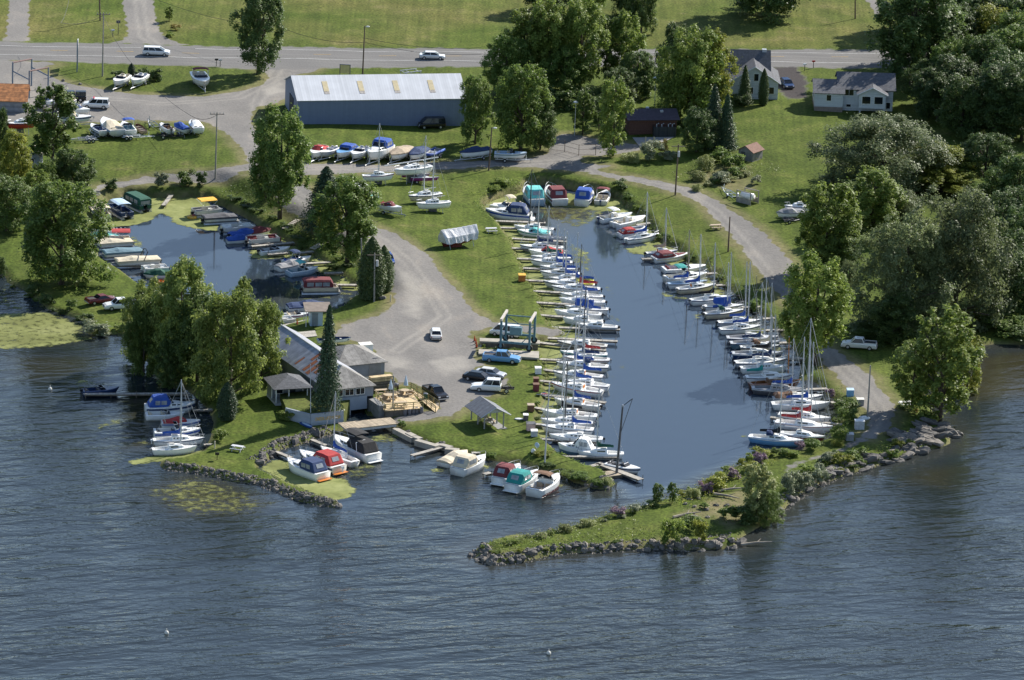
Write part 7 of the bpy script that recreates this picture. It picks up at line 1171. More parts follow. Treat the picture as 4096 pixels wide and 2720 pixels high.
# ---------------------------------------------------------------- trees
def tt(kind, base, top, w, m, label, group=None, **k): return tree(kind, base, top[1], w, m, label, group, **k)
W1, W2, W3 = 'trees of the right hand wood', 'trees of the road side grove', 'trees along the left shore'
for a in [
 ('poplar', (1032, 297), (0, -60), 190, 'dark', 'tall dark multi stemmed tree on the road edge by the side road'), ('cedar', T00(1212, 700), T00(1210, 585), 30, 'conifer', 'small dark pointed cedar between the trailered boats'),
 ('maple', T20(1190, 305), (0, -120), 125, 'dark', 'round dark tree with straight trunk on the far lawn'), ('maple', T20(1050, 140), (0, -160), 130, 'dark', 'dark tree at the top edge beside the straight trunked tree'), ('maple', T20(760, 110), (0, -120), 90, 'maple', 'small tree at the top edge above the poplar grove'), ('maple', T20(330, 100), (0, -140), 210, 'dark', 'broad dark tree cut by the top edge above the grove'), ('maple', T30(0, 150), (0, -230), 330, 'dark', 'large spreading tree with broad shadow on the far right lawn'),
 ('poplar', T20(620, 860), T20(600, 20), 190, 'poplar', 'tallest bright poplar in the road side grove', W2), ('poplar', T20(330, 850), T20(330, 30), 200, 'poplar', 'bright poplar left of the tallest in the grove', W2), ('poplar', T20(120, 830), T20(100, 110), 200, 'poplar', 'wide poplar at the left of the grove against the road', W2), ('thin', T20(860, 780), T20(870, 160), 120, 'maple', 'slender poplar right of the tallest in the grove', W2), ('thin', T20(1040, 790), T20(1010, 120), 140, 'poplar', 'loose poplar standing before the road at the grove edge', W2), ('maple', T20(480, 900), T20(450, 420), 190, 'maple', 'dense shaded tree in the middle of the grove', W2), ('maple', T20(1150, 880), T20(1120, 480), 130, 'dark', 'dark tree in front of the road at right of the grove', W2), ('maple', T20(980, 980), T20(960, 640), 150, 'dark', 'dark tree behind the brick building', W2), ('maple', T20(-60, 900), T20(-60, 330), 180, 'maple', 'tree at the left flank of the grove beside the storage building', W2),
 ('maple', T20(80, 1390), T20(20, 590), 215, 'maple', 'big rounded tree in front of the grove by the drive'), ('maple', T10(2020, 1330), T10(2010, 700), 125, 'maple', 'tree at the right end of the storage building'), ('maple', T20(260, 1380), T20(230, 900), 120, 'dark', 'lower dark tree beside the big rounded one'), ('thin', T20(930, 1440), T20(960, 720), 125, 'poplar', 'narrow bright poplar before the brick building'), ('thin', T20(650, 1240), T20(660, 850), 85, 'maple', 'young tree in the parking bay island'), ('thin', T20(800, 1200), T20(800, 900), 60, 'dark', 'spindly tree right of the parking bay lamp'),
 ('maple', T20(1640, 1130), T20(1600, 270), 260, 'poplar', 'very large yellowing maple right of the brick building'), ('maple', T20(1800, 1100), T20(1790, 300), 190, 'yellow', 'yellow green half of the large maple pair'), ('maple', T20(1500, 980), T20(1480, 230), 150, 'dark', 'dark tree behind the large maple pair'), ('spruce', T20(1850, 1360), T20(1850, 790), 110, 'conifer', 'dark spruce left of two by the small shed'), ('spruce', T20(1970, 1370), T20(1965, 880), 100, 'conifer', 'dark spruce right of two by the small shed'), ('maple', T20(1700, 1400), T20(1690, 1000), 130, 'dark', 'low dark tree at the foot of the spruces'), ('spruce', T20(2140, 960), T20(2150, 610), 70, 'cedar', 'young fir left of two before the gabled house'), ('cedar', T20(2315, 970), T20(2320, 640), 42, 'cedar', 'columnar cedar right of two before the gabled house'),
 ('poplar', T30(1330, 780), (0, -90), 330, 'dark', 'tall tree in front of the road at the left of the wood', W1), ('maple', T30(1560, 700), (0, 10), 230, 'dark', 'shaded tree behind the front tree of the wood', W1), ('maple', T30(1750, 620), T30(1750, 40), 200, 'dark', 'dark domed tree at the top of the wood', W1), ('maple', T30(1660, 960), T30(1630, 380), 170, 'maple', 'leafy bright tree rising through the wood edge', W1), ('maple', T30(2080, 640), T30(2060, 60), 210, 'yellow', 'yellow green tree high in the wood', W1), ('maple', T30(2300, 560), T30(2280, -60), 230, 'dark', 'tree at the top right corner of the wood', W1), ('maple', T30(1950, 980), T30(1940, 330), 220, 'dark', 'dark tree in the middle of the wood', W1), ('maple', T30(2250, 900), T30(2230, 260), 240, 'maple', 'mid green tree at the right edge of the wood, upper', W1), ('maple', T30(2340, 1300), T30(2330, 600), 260, 'dark', 'dark tree at the right edge of the wood, lower', W1), ('maple', T30(2080, 1280), T30(2060, 640), 230, 'dark', 'deep shade tree above the dark clearing', W1), ('maple', T30(1560, 1120), T30(1560, 640), 200, 'dark', 'ivy dark tree beside the ranch house', W1), ('maple', T30(1780, 1250), T30(1780, 700), 190, 'dark', 'dark tree between ranch house and clearing', W1), ('maple', T31(2300, 500), T31(2290, -160), 240, 'dark', 'dark tree below the clearing at the photo edge', W1), ('maple', T31(2150, 330), T31(2130, 30), 200, 'maple', 'leafy tree right of the upper olive willow', W1), ('maple', T31(2330, 900), T31(2330, 350), 220, 'dark', 'dark tree behind the two olive willows at right', W1), ('maple', T31(2360, 1330), T31(2360, 760), 200, 'dark', 'dark tree at the right shore of the wood', W1), ('maple', T30(2000, 150), (0, -240), 300, 'maple', 'leafy tree cut by the top edge over the wood', W1), ('poplar', T30(1500, 250), (0, -260), 260, 'maple', 'tall far tree at the top of the wood by the far drive', W1),
 ('maple', T30(1420, 560), (0, -30), 240, 'maple', 'broad tree over the road at the wood edge', W1), ('maple', T30(1900, 500), (0, -40), 260, 'dark', 'dense dark tree in the upper wood', W1), ('maple', T30(2200, 1120), T30(2200, 480), 260, 'dark', 'dense dark tree over the right side of the clearing', W1), ('maple', T30(1460, 980), T30(1440, 560), 170, 'dark', 'ivy covered dark tree touching the ranch roof', W1), ('maple', T30(1700, 1080), T30(1690, 520), 230, 'dark', 'broad dark tree above the clearing edge', W1), ('maple', T30(2330, 800), T30(2330, 100), 260, 'maple', 'leafy tree on the right photo edge below the corner', W1), ('maple', T31(2000, 150), T30(2000, 1240), 200, 'dark', 'dark understorey tree right of the clearing', W1), ('maple', T31(2280, 700), T31(2270, 180), 240, 'dark', 'dark tree on the right edge between wood and willows', W1), ('maple', T31(2340, 1180), T31(2340, 540), 240, 'dark', 'dark tree on the right edge beside the willows', W1),
 ('willow', T31(1040, 170), T30(1060, 1070), 465, 'olive', 'round grey olive willow above the bright poplars'), ('maple', T31(1560, 150), T30(1600, 1330), 250, 'yellow', 'yellow green tree at the foot of the upper olive willow'), ('maple', T31(1600, 200), T31(1600, -60), 260, 'yellow', 'yellow crowned tree between upper willow and wood'), ('poplar', T31(530, 960), T31(540, 130), 250, 'poplar', 'leafy poplar over the right lawn boats'), ('poplar', T31(960, 620), T31(950, -10), 240, 'poplar', 'poplar between the two olive willows'), ('maple', T31(640, 1000), T31(640, 560), 190, 'maple', 'low leafy tree beside the drive bend'), ('willow', T31(1250, 1480), T31(1250, 440), 400, 'olive', 'nearest of the two big grey olive willows'), ('willow', T31(1720, 1400), T31(1720, 170), 440, 'olive', 'farther of the two big grey olive willows'), ('willow', T31(1120, 560), T31(1280, 190), 250, 'olive', 'smaller grey olive crown above the nearest willow'), ('willow', T31(740, 1180), T31(760, 830), 80, 'olive', 'small olive bush tree by the drive in shade'),
 ('poplar', T32(430, 230), T31(420, 800), 275, 'poplar', 'bright poplar standing between drive and east bank'), ('maple', T32(1010, -20), T31(1300, 1380), 210, 'dark', 'shadowed undertree below the nearest willow'), ('maple', T32(1150, 40), T31(1150, 1130), 200, 'dark', 'dark tree shading the white pickup by the drive'), ('thin', T32(1590, 775), T31(1540, 1240), 265, 'poplar', 'yellowing poplar at the rocky point, larger of two'), ('thin', T32(1330, 650), T32(1230, 0), 170, 'poplar', 'poplar beside the white bench at the point, smaller of two'), ('thin', T32(1830, 560), T32(1850, -80), 120, 'yellow', 'yellow sprays leaning over the water at the point'),  # the dark tree beside the pickup is added for its shadow
 ('maple', T01(565, 1055), T01(520, 90), 345, 'maple', 'big spreading tree on the left lakeside lawn', W3), ('thin', T00(480, 1568), T00(310, 790), 200, 'maple', 'loose branched tree before the left boat yard', W3), ('maple', T01(660, 260), T00(690, 1370), 175, 'dark', 'dense tree at the end of the left track', W3), ('maple', T01(130, 300), T00(110, 1210), 150, 'yellow', 'yellow green tree beside the leaning shed', W3), ('maple', T00(0, 1560), T00(-30, 1000), 80, 'dark', 'dark tree cut by the left edge below the barn', W3), ('maple', T01(60, 560), T01(60, 60), 200, 'maple', 'tree at the left edge above the shaded lawn', W3), ('thin', T01(330, 420), T01(260, 0), 130, 'poplar', 'pale loose tree left of the big spreading tree', W3), ('maple', T01(10, 1010), T01(0, 800), 45, 'dark', 'dark bush tree at the left edge by the creek', W3), ('maple', T01(400, 330), T00(380, 1480), 120, 'maple', 'tree behind the big spreading tree, near the shed', W3),
 ('poplar', T11(220, 450), T10(200, 1000), 235, 'maple', 'large multi stemmed poplar on the bank above the basin'), ('maple', T11(85, 260), T10(30, 1480), 85, 'dark', 'small tree leaning beside the multi stemmed poplar'), ('pine', T11(640, 520), T11(680, -20), 225, 'conifer', 'dark pine with open lower limbs beside the lot'), ('poplar', T11(840, 880), T11(900, 70), 245, 'maple', 'leafy poplar in front of the pine'), ('thin', T11(690, 700), T11(740, 300), 110, 'yellow', 'yellow tinged sapling left of the leafy poplar'), ('cedar', T11(1060, 1190), T11(1050, 620), 115, 'cedar', 'tall dark cedar behind the pale utility pole'), ('cedar', T11(1170, 1130), T11(1170, 700), 85, 'cedar', 'smaller cedar on the lot side of the tall cedar'),
 ('spruce', T12(655, 640), L4(1265, 20), 122, 'conifer', 'tall dark spruce standing before the boathouse roof'),
 ('maple', V(420, 860), V(418, 600), 250, 'lake', 'tall loose tree at the back of the lakeside clump', W3), ('maple', V(350, 850), V(345, 645), 240, 'lake', 'lakeside tree at the left of the clump', W3), ('maple', V(330, 880), V(320, 690), 130, 'maple', 'lower tree overhanging the water at the left of the clump', W3), ('maple', V(530, 930), V(515, 668), 270, 'lake', 'nearest big tree of the lakeside clump', W3), ('maple', V(600, 880), V(610, 690), 200, 'lake', 'tree of the lakeside clump against the boathouse roof', W3), ('maple', V(455, 880), V(450, 680), 240, 'maple', 'dense tree in the middle of the lakeside clump', W3), ('thin', V(560, 800), V(560, 640), 90, 'lake', 'thin bare topped tree at the basin end of the clump', W3), ('cedar', V(523, 968), V(525, 880), 80, 'conifer', 'dark rounded conifer at the foot of the lakeside clump', W3), ('maple', V(395, 905), V(390, 780), 130, 'dark', 'shaded tree over the long west dock', W3),
 ('thin', S26(60, 715), S26(60, 525), 45, 'maple', 'small sapling on the jetty shore, left of two'), ('thin', S26(200, 710), S26(200, 520), 42, 'maple', 'small sapling on the jetty shore, right of two'), ('thin', T00(1560, 195), T00(1565, 60), 36, 'poplar', 'small young tree on the side road verge'),
 ('willow', S26(1060, 890), S26(1090, 590), 128, 'maple', 'leaning leafy tree on the outer side of the jetty'), ('thin', S26(960, 870), S26(1010, 340), 120, 'reed', 'bare twiggy brown shrub tree on the jetty')]: tt(*a, **({'z': 2.4} if 'before the boathouse roof' in a[5] else {}))
def bush(p, w, h, m, label, group=None, kind='bush'):   # w, h in photograph pixels
    return tree(kind, p, p[1] - h, w, m, label, group, 'shrub')
BG = 'shrubs on the banks'
for a in [
 (T00(1085, 715), 60, 34, 'dark', 'clipped dark hedge bush left of the small cedar'), (T00(1300, 720), 50, 32, 'dark', 'clipped dark hedge bush right of the small cedar'), (T00(1410, 745), 68, 58, 'dark', 'big round dark bush by the trailered boats'), (T01(1010, 245), 56, 50, 'dark', 'dark bush at the head of the left basin by the track'), (T01(1500, 250), 66, 60, 'silver', 'grey green bush left of the sloping dock'), (T01(1720, 245), 75, 66, 'maple', 'dense bush right of the sloping dock'), (T01(1840, 250), 50, 60, 'dark', 'dark shrub near the light pole shadow'),
 (T20(1300, 1480), 90, 75, 'silver', 'grey green bush by the concrete apron'), (T20(1100, 1490), 90, 40, 'reed', 'weedy clump beside the narrow poplar'), (T20(1395, 1420), 50, 58, 'autumn', 'orange autumn bush by the concrete apron'), (T20(1450, 1470), 60, 40, 'silver', 'low weedy bush right of the orange one'), (T20(1950, 1500), 100, 60, 'maple', 'wide bush below the spruces'), (T20(2030, 1560), 95, 70, 'maple', 'bush in front of the small shed'), (T20(1790, 1568), 85, 65, 'reed', 'pale weedy bush by the brush pile'), (T21(1700, 90), 80, 40, 'reed', 'weedy clump on the brush pile, left'), (T21(1900, 110), 90, 45, 'silver', 'weedy clump on the brush pile, middle'), (T21(2080, 60), 70, 45, 'maple', 'leafy bush behind the tank crate'), (T21(2240, 130), 50, 40, 'silver', 'grey bush right of the tank crate'),
 (T20(700, 1000), 100, 80, 'dark', 'shrub under the tallest grove poplar'), (T20(450, 1000), 120, 90, 'dark', 'undergrowth shrub in the grove shade'), (T20(860, 1060), 80, 80, 'dark', 'shrub behind the parking bay trees'), (T20(1250, 900), 100, 100, 'dark', 'dark shrub behind the brick roof'), (T20(2100, 980), 70, 50, 'dark', 'shrub at the gabled house corner'),
 (F(820, 60 + 240), 44, 22, 'poplar', 'weedy tuft by the white top centre console'), (E(2150, 520), 70, 34, 'dark', 'dark bush at the canal head by the pink bimini boat'), (E(2250, 590), 55, 30, 'maple', 'bank bush right of the pink bimini boat'), (E(420, 480), 80, 26, 'poplar', 'bank weeds at the left of the canal head'), (E(260, 560), 70, 22, 'poplar', 'bank weeds above the beige inflatable'), (F(1270, 800), 40, 26, 'maple', 'bank bush by the white sailboat bow'), (F(1400, 900), 44, 30, 'maple', 'bank bush by the beige boom cover'), (G(640, 190), 46, 26, 'maple', 'bank bush right of the maroon runabout'), (G(1150, 560), 46, 24, 'poplar', 'bank weeds by the sloping blue cover'), (G(1600, 860), 60, 28, 'poplar', 'bank weeds by the broad striped sailboat'), (G(1850, 1130), 60, 50, 'maple', 'bank shrub under the tree shade'), (Hh(1050, 250), 50, 40, 'dark', 'dark bank shrub at the grey dock'),
 (I(1740, 500), 42, 42, 'bloom', 'purple flowering bush by the pale dock'), (I(2000, 740), 90, 50, 'maple', 'bank shrub below the largest white sailboat'), (I(2010, 720), 30, 30, 'bloom', 'small purple flowering tuft among bank shrubs'), (I(2040, 930), 80, 60, 'maple', 'bank shrub between the white dock boxes'), (I(1870, 1290), 74, 60, 'poplar', 'leafy shrub by the grey dock box'), (I(1160, 1490), 38, 46, 'bloom', 'purple flowering bush at the light blue bow'), (I(1370, 1450), 72, 42, 'maple', 'leafy shrub in front of the red hulled bow'), (I(700, 1560), 46, 34, 'maple', 'round shrub on the inner jetty, left of two'), (I(850, 1570), 36, 30, 'maple', 'round shrub on the inner jetty, right of two'), (I(450, 1600), 80, 44, 'yellow', 'yellow green shrub on the inner jetty'), (I(1020, 1560), 70, 26, 'poplar', 'low weeds on the inner jetty'),
 (S26(1000, 370), 60, 60, 'bloom', 'mauve seed headed bush on the inner jetty'), (S26(900, 420), 70, 44, 'yellow', 'pale leafy shrub on the inner jetty bend'), (S26(770, 490), 56, 44, 'bloom', 'brownish purple bush on the inner jetty'), (S26(620, 580), 96, 62, 'yellow', 'broad yellow green shrub on the inner jetty'), (S26(510, 610), 54, 50, 'bloom', 'pink flowering bush by the yellow green shrub'), (S26(400, 660), 66, 40, 'reed', 'reedy clump on the inner jetty'), (S26(40, 730), 70, 24, 'maple', 'weeds at the feet of the saplings'), (V(1425, 1188), 60, 36, 'bloom', 'magenta flowering bush at the jetty shore'), (V(1462, 1182), 44, 34, 'silver', 'pale silver shrub beside the magenta bush'), (V(1300, 1225), 70, 30, 'reed', 'reeds at the tip side of jetty'), (V(1350, 1212), 70, 28, 'reed', 'reeds along the inner jetty shore'), (V(1250, 1240), 60, 24, 'reed', 'reeds near the jetty tip'), (V(1180, 1252), 60, 20, 'poplar', 'low weeds at the jetty tip'),
 (S26(190, 1090), 84, 108, 'poplar', 'leafy sapling bush on the outer jetty rocks, larger'), (S26(460, 1060), 62, 90, 'yellow', 'leafy sapling bush on the outer jetty rocks, smaller'), (S26(370, 960), 80, 60, 'maple', 'bush behind the outer jetty saplings'), (S26(700, 850), 90, 60, 'maple', 'leafy bush on the brown debris'), (S26(480, 760), 50, 26, 'maple', 'small bush by the dark debris'), (S26(880, 880), 120, 80, 'dark', 'dark shrub at the foot of the leaning jetty tree'),
 (S26(1290, 630), 80, 90, 'silver', 'silvery willow shrub on the outer bank, left of row'), (S26(1400, 590), 80, 84, 'silver', 'silvery willow shrub on the outer bank, middle of row'), (S26(1520, 520), 80, 80, 'silver', 'silvery willow shrub on the outer bank, right of row'), (S26(1450, 450), 80, 44, 'poplar', 'weedy shrub behind the silvery willows'), (S26(1600, 330), 80, 40, 'silver', 'pale shrub on the grassy track side'), (S26(1740, 380), 90, 56, 'yellow', 'yellow green weeds above the outer rocks'), (S26(1870, 330), 86, 56, 'maple', 'leafy shrub above the outer slabs'), (S26(1700, 290), 50, 30, 'dark', 'dark low shrub by the track'), (T32(1180, 1000), 60, 40, 'yellow', 'weeds at the top of the big slabs'), (T32(1150, 1090), 44, 40, 'maple', 'bush between the outer slabs'), (T32(1300, 980), 40, 30, 'poplar', 'small weeds among the big slabs'),
 (O(600, 800), 72, 40, 'lake', 'bush below the sign wall'), (X(870, 930), 40, 26, 'maple', 'weeds at the footbridge end'), (D(480, 690), 70, 22, 'yellow', 'flower bed around the flagpole'), (D(360, 640), 40, 14, 'poplar', 'flower clump by the satellite dish'), (D(1000, 1010), 90, 26, 'maple', 'weedy fringe at the lawn tip, outer'), (D(880, 980), 80, 22, 'poplar', 'weedy fringe at the lawn tip, inner'), (D(1290, 1140), 46, 30, 'maple', 'bush among the tip boulders'), (D(1440, 1110), 60, 36, 'reed', 'pale weeds at the tip of the lawn'), (T12(2180, 1100), 40, 22, 'maple', 'weeds by the maroon canvas cruiser'), (U(2020, 930), 60, 44, 'poplar', 'bush by the west shore sailboats'), (U(1900, 600), 50, 40, 'lake', 'bush by the west shore canvas cruiser'), (T01(900, 1500), 110, 52, 'silver', 'grey leafy shrub on the creek bank'), (T01(640, 1280), 50, 40, 'maple', 'shrub on the creek bank by the maroon coupe'), (T01(300, 1130), 70, 40, 'dark', 'dark shrub on the creek bank below the big tree'), (T01(450, 1240), 70, 44, 'dark', 'dark shrub overhanging the creek'), (T01(820, 1380), 54, 30, 'dark', 'dark low shrub on the creek bank'), (T01(1120, 1500), 60, 30, 'lake', 'low shrub at the lakeside clump'),
 (L2(2230, 980), 46, 22, 'maple', 'weeds at the foot of the bank stairs'), (L3(1500, 560), 50, 26, 'maple', 'weeds on the basin edge below the poplar'), (T00(1620, 280), 46, 26, 'autumn', 'brownish weeds on the side road verge'), (T00(1560, 340), 36, 22, 'poplar', 'weeds at the side road corner'), (T31(2150, 1500), 190, 60, 'maple', 'broad shrubs at the far right shore'), (T31(1950, 1400), 120, 46, 'yellow', 'sunlit weeds at the far right shore'), (T31(2340, 1560), 160, 50, 'dark', 'dark shrubs at the far right water edge'), (Y(330, 770), 20, 26, 'maple', 'weeds growing inside the haul out slip'), (Y(1400, 790), 30, 26, 'poplar', 'weeds beside the near lift pier')]: bush(*a, group=BG, kind='reed' if a[3] == 'reed' else 'bush')
rb_ = random.Random(5)
def slope_row(a, b, n, w, h, ms, label):   # unkept vegetation on a bank, one shrub per plant
    for k in range(n): u = (k + rb_.random() * .7) / n; p = (a[0] + (b[0] - a[0]) * u + rb_.uniform(-10, 10), a[1] + (b[1] - a[1]) * u + rb_.uniform(-6, 6)); bush(p, w * rb_.uniform(.7, 1.3), h * rb_.uniform(.6, 1.3), rb_.choice(ms), label, label + ' row', kind=rb_.choice(['bush', 'bush', 'reed']) if 'poplar' in ms else 'bush')
slope_row(L2(930, 30), L2(1700, 480), 6, 46, 14, ['dark', 'maple'], 'rough weeds on the dark bank below the multi stemmed poplar'); slope_row(L2(1900, 560), L2(2240, 900), 4, 46, 14, ['maple', 'dark'], 'rough weeds on the bank between the steps and stairs'); slope_row(L3(1350, 120), L3(1900, 520), 4, 50, 16, ['dark', 'maple'], 'rough weeds on the shady bank under the cedars')
slope_row(E(150, 740), E(1000, 1180), 4, 20, 7, ['maple', 'poplar'], 'grass tuft on the canal edge near the head'); slope_row(A(120, 640), A(560, 1400), 6, 22, 8, ['maple', 'poplar'], 'grass tuft on the west canal edge above the ramp'); slope_row(Cc(600, 230), Cc(480, 1320), 6, 26, 12, ['maple', 'poplar', 'reed'], 'grass tuft on the west canal edge below the ramp'); slope_row(F(660, 250), F(1260, 850), 4, 30, 12, ['poplar', 'maple'], 'grass tuft on the upper east bank'); slope_row(F(1700, 1130), G(1880, 1090), 6, 30, 12, ['poplar', 'maple'], 'grass tuft on the middle east bank'); slope_row(D(420, 780), D(1200, 1060), 5, 40, 14, ['maple', 'dark'], 'grass tuft on the south edge of the lawn tip'); slope_row(T12(1250, 830), T12(2200, 1120), 4, 26, 9, ['poplar', 'maple'], 'grass tuft along the channel lawn edge')
slope_row(S26(930, 300), S26(240, 680), 7, 44, 26, ['yellow', 'poplar', 'reed'], 'weedy plant on the inner jetty shore'); slope_row(V(1480, 1180), V(1110, 1268), 9, 36, 16, ['poplar', 'reed', 'silver'], 'weedy plant along the inner edge of the jetty tip'); slope_row(V(1120, 1280), V(1560, 1240), 8, 34, 14, ['poplar', 'maple', 'yellow'], 'weedy plant behind the jetty riprap'); slope_row(T32(1180, 1050), S26(1240, 560), 8, 40, 20, ['poplar', 'maple', 'yellow'], 'weedy plant on the outer bank slope'); slope_row(T02(1500, 1120), T12(700, 1490), 6, 24, 8, ['poplar', 'maple'], 'weedy plant on the narrow south spit'); slope_row(T32(640, 980), I(1900, 620), 5, 44, 26, ['maple', 'poplar', 'yellow'], 'weedy plant on the point beside the track'); slope_row(T32(1250, 640), T32(1560, 780), 4, 34, 18, ['maple', 'autumn'], 'weedy plant under the point poplars'); slope_row(T01(100, 1090), T01(820, 1440), 6, 36, 20, ['dark', 'maple'], 'weedy plant on the creek bank')
slope_row(V(1600, 440), V(1740, 400), 6, 46, 24, ['reed', 'silver', 'maple', 'poplar'], 'weedy plant on the brush pile')
# rank weeds, reeds and grass fringe: nobody could count the plants
WD = {}
def weeds(pts, w0, w1, dens, h, m, ragged=.6):   # strip along a shore line; offsets in metres, + is left of the direction of travel
    q = [W(p, .5)[:2] for p in pts]; sg = [float(np.linalg.norm(b - a)) for a, b in zip(q[:-1], q[1:])]; r = np.random.default_rng(int(sum(sg) * 100)); 
    for a, b, L in zip(q[:-1], q[1:], sg):
        n = int(L * (w1 - w0) * dens); d = (b - a) / L; nn = np.array([-d[1], d[0]]); u = r.random(n) * L; v = w0 + (w1 - w0) * r.random(n); P_ = a + d * u[:, None] + nn * v[:, None]
        f = .5 + .5 * np.sin(P_[:, 0] * 1.9 + 1.3 * np.sin(P_[:, 1] * 1.1)) * np.cos(P_[:, 1] * 1.5 + np.sin(P_[:, 0] * .8)); k = r.random(n) < (1 - ragged + ragged * f); P_, f = P_[k], f[k]; z0 = np.array([hz(x, y) for x, y in P_]); ok = z0 > -.25; P_, f, z0 = P_[ok], f[ok], np.maximum(z0[ok], 0); z = z0 + h * (.25 + .9 * f) * r.random(len(P_)) ** .8
        WD.setdefault(m, []).append(np.column_stack([P_, z]))
weeds([S26(930, 290), S26(800, 375), S26(540, 475), S26(300, 655), S26(0, 728), V(1400, 1190), V(1230, 1240), V(1110, 1266)], -.2, 2.2, 26, 1.1, 'reed'); weeds([S26(1000, 300), S26(800, 440), S26(560, 560), S26(200, 720)], .2, 3.5, 14, 1.0, 'yellow', .8)
weeds([V(1110, 1278), V(1200, 1285), V(1400, 1262), V(1560, 1252), S26(700, 1040)], .8, 5.0, 13, .8, 'poplar', .8); weeds([V(1130, 1270), V(1300, 1250), V(1500, 1228)], -3, 6, 6, .5, 'reed', .8); weeds([S26(950, 900), S26(1180, 800), S26(1290, 640), S26(1560, 500), S26(1900, 380), S26(2300, 270)], .5, 4.5, 16, 1.0, 'poplar', .7); weeds([S26(1350, 640), S26(1560, 540)], .2, 4, 30, 1.7, 'silver', .5)
weeds([S26(350, 850), S26(900, 800)], -6, 10, 5, .6, 'maple', .9); weeds([T32(650, 950), T32(600, 750), T32(650, 620), T32(560, 480)], -2, 2.5, 16, 1.2, 'maple', .7); weeds([T32(1200, 620), T32(1450, 640), T32(1560, 760)], -2, 3, 12, .8, 'lake', .7)
weeds([L2(860, 0), L2(1230, 200), L2(1700, 480)], -2.2, 2.2, 16, .6, 'dark', .7); weeds([L2(1880, 560), L2(2240, 900), L3(1300, 280)], -1.2, 2.6, 14, .5, 'maple', .8); weeds([L3(1400, 150), L3(1950, 560)], -2, 3, 12, .7, 'dark', .8); weeds(BASIN[23:40], -.1, .8, 22, .4, 'maple', .7)
weeds(SHORE[88:112], -.5, .7, 22, .45, 'poplar', .7); weeds(SHORE[112:136], -.8, 1.6, 18, .7, 'maple', .75); weeds(SHORE[136:150], -1.2, 2.0, 14, .9, 'poplar', .7); weeds(SHORE[53:80], -.4, .8, 22, .5, 'maple', .75); weeds(SHORE[26:44], -.3, 1.0, 16, .35, 'reed', .8); weeds(SHORE[0:14], -.6, 1.8, 14, .9, 'dark', .8); weeds([V(1590, 440), V(1690, 400), V(1740, 430)], -5, 6, 7, 1.0, 'reed', .8)
weeds([E(150, 640), E(420, 500), E(720, 430)], -.2, 3.2, 12, .5, 'poplar', .7); weeds([E(2020, 540), E(2200, 640), F(700, 230)], -.5, 2.2, 18, .8, 'maple', .6)
for m_, arrs in WD.items():
    c_ = np.vstack(arrs); r = np.random.default_rng(3); n = len(c_); nor = r.normal(size=(n, 3)) * .6 + [0, -.1, .45]; nor /= np.linalg.norm(nor, axis=1)[:, None]; me = leaf_mesh('bank_weeds', c_, nor, .13 * (.5 + .9 * r.random(n)), np.clip(.5 + .25 * r.normal(size=n), 0, 1), r, .45); me.materials[0] = LM[m_]; o = bpy.data.objects.new('bank_weeds', me); C.objects.link(o); tag(o, None, None, kind='stuff')
rb2 = np.random.default_rng(9); sv = MB()
def rubble(pts, n, spread):
    w_ = [W(p, 0) for p in pts]
    for _ in range(n):
        i = rb2.integers(0, len(w_) - 1); q = w_[i] + (w_[i + 1] - w_[i]) * rb2.random(); d = (w_[i + 1] - w_[i]); d = d / np.linalg.norm(d); q = q + np.array([-d[1], d[0], 0]) * rb2.uniform(-.5, spread); s = rb2.uniform(.08, .26); z = max(hz(q[0], q[1]), -.06) + s * .2
        f = rb2.uniform(.6, 1.2, 6); sv.add([(q[0] + s * f[0], q[1], z), (q[0], q[1] + s * f[1], z), (q[0] - s * f[2], q[1], z), (q[0], q[1] - s * f[3], z), (q[0], q[1], z + s * .7 * f[4]), (q[0], q[1], z - s * .6)], [(0, 1, 4), (1, 2, 4), (2, 3, 4), (3, 0, 4), (1, 0, 5), (2, 1, 5), (3, 2, 5), (0, 3, 5)])
rubble([V(1097, 1268), V(1091, 1290), V(1130, 1302), V(1200, 1298), V(1290, 1278), V(1400, 1273), V(1500, 1266), V(1590, 1270), S26(830, 1060)], 900, 2.4); rubble([S26(1180, 860), S26(1250, 740), S26(1490, 590), S26(1660, 505), S26(2040, 380), T32(1400, 1035), T32(1690, 900)], 800, 2.4); rubble([T02(1490, 1185), T02(1840, 1235), T12(0, 1330), T12(250, 1420), T12(560, 1522), T12(770, 1540)], 1100, 1.6); rubble([T12(30, 1160), T12(250, 1000), T12(500, 935), T12(720, 865)], 500, 2.0)
tag(sv.obj('shore_rubble', MATS['rock_2']), None, None, kind='stuff')
# ---------------------------------------------------------------- rocks
rk = random.Random(11); NR = [0]
def rocks(pts, n, s0, s1, spread, label, group, flat=.7, elong=1.15, rz=None, zo=.0, tilt=.3):
    w_ = [W(p, 0) for p in pts]; seg = [float(np.linalg.norm(b - a)) for a, b in zip(w_[:-1], w_[1:])]; tot = sum(seg)
    for k in range(n):
        u = (k + rk.random()) / n * tot; i = 0
        while i < len(seg) - 1 and u > seg[i]: u -= seg[i]; i += 1
        d = (w_[i + 1] - w_[i]) / seg[i]; nn = np.array([-d[1], d[0], 0]); off = rk.uniform(-spread * .25, spread); q = w_[i] + d * u + nn * off; s = rk.uniform(s0, s1) * (1.15 if rk.random() < .15 else .85); z = max(hz(q[0], q[1]), -.15) + zo + s * .12; rock((q[0], q[1], z), s, label, group, flat, elong, rz, tilt); NR[0] += 1
TIP = [V(1097, 1268), V(1091, 1290), V(1130, 1302), V(1200, 1298), V(1290, 1278), V(1400, 1273), V(1500, 1266), V(1590, 1270), V(1680, 1266), S26(830, 1060)]
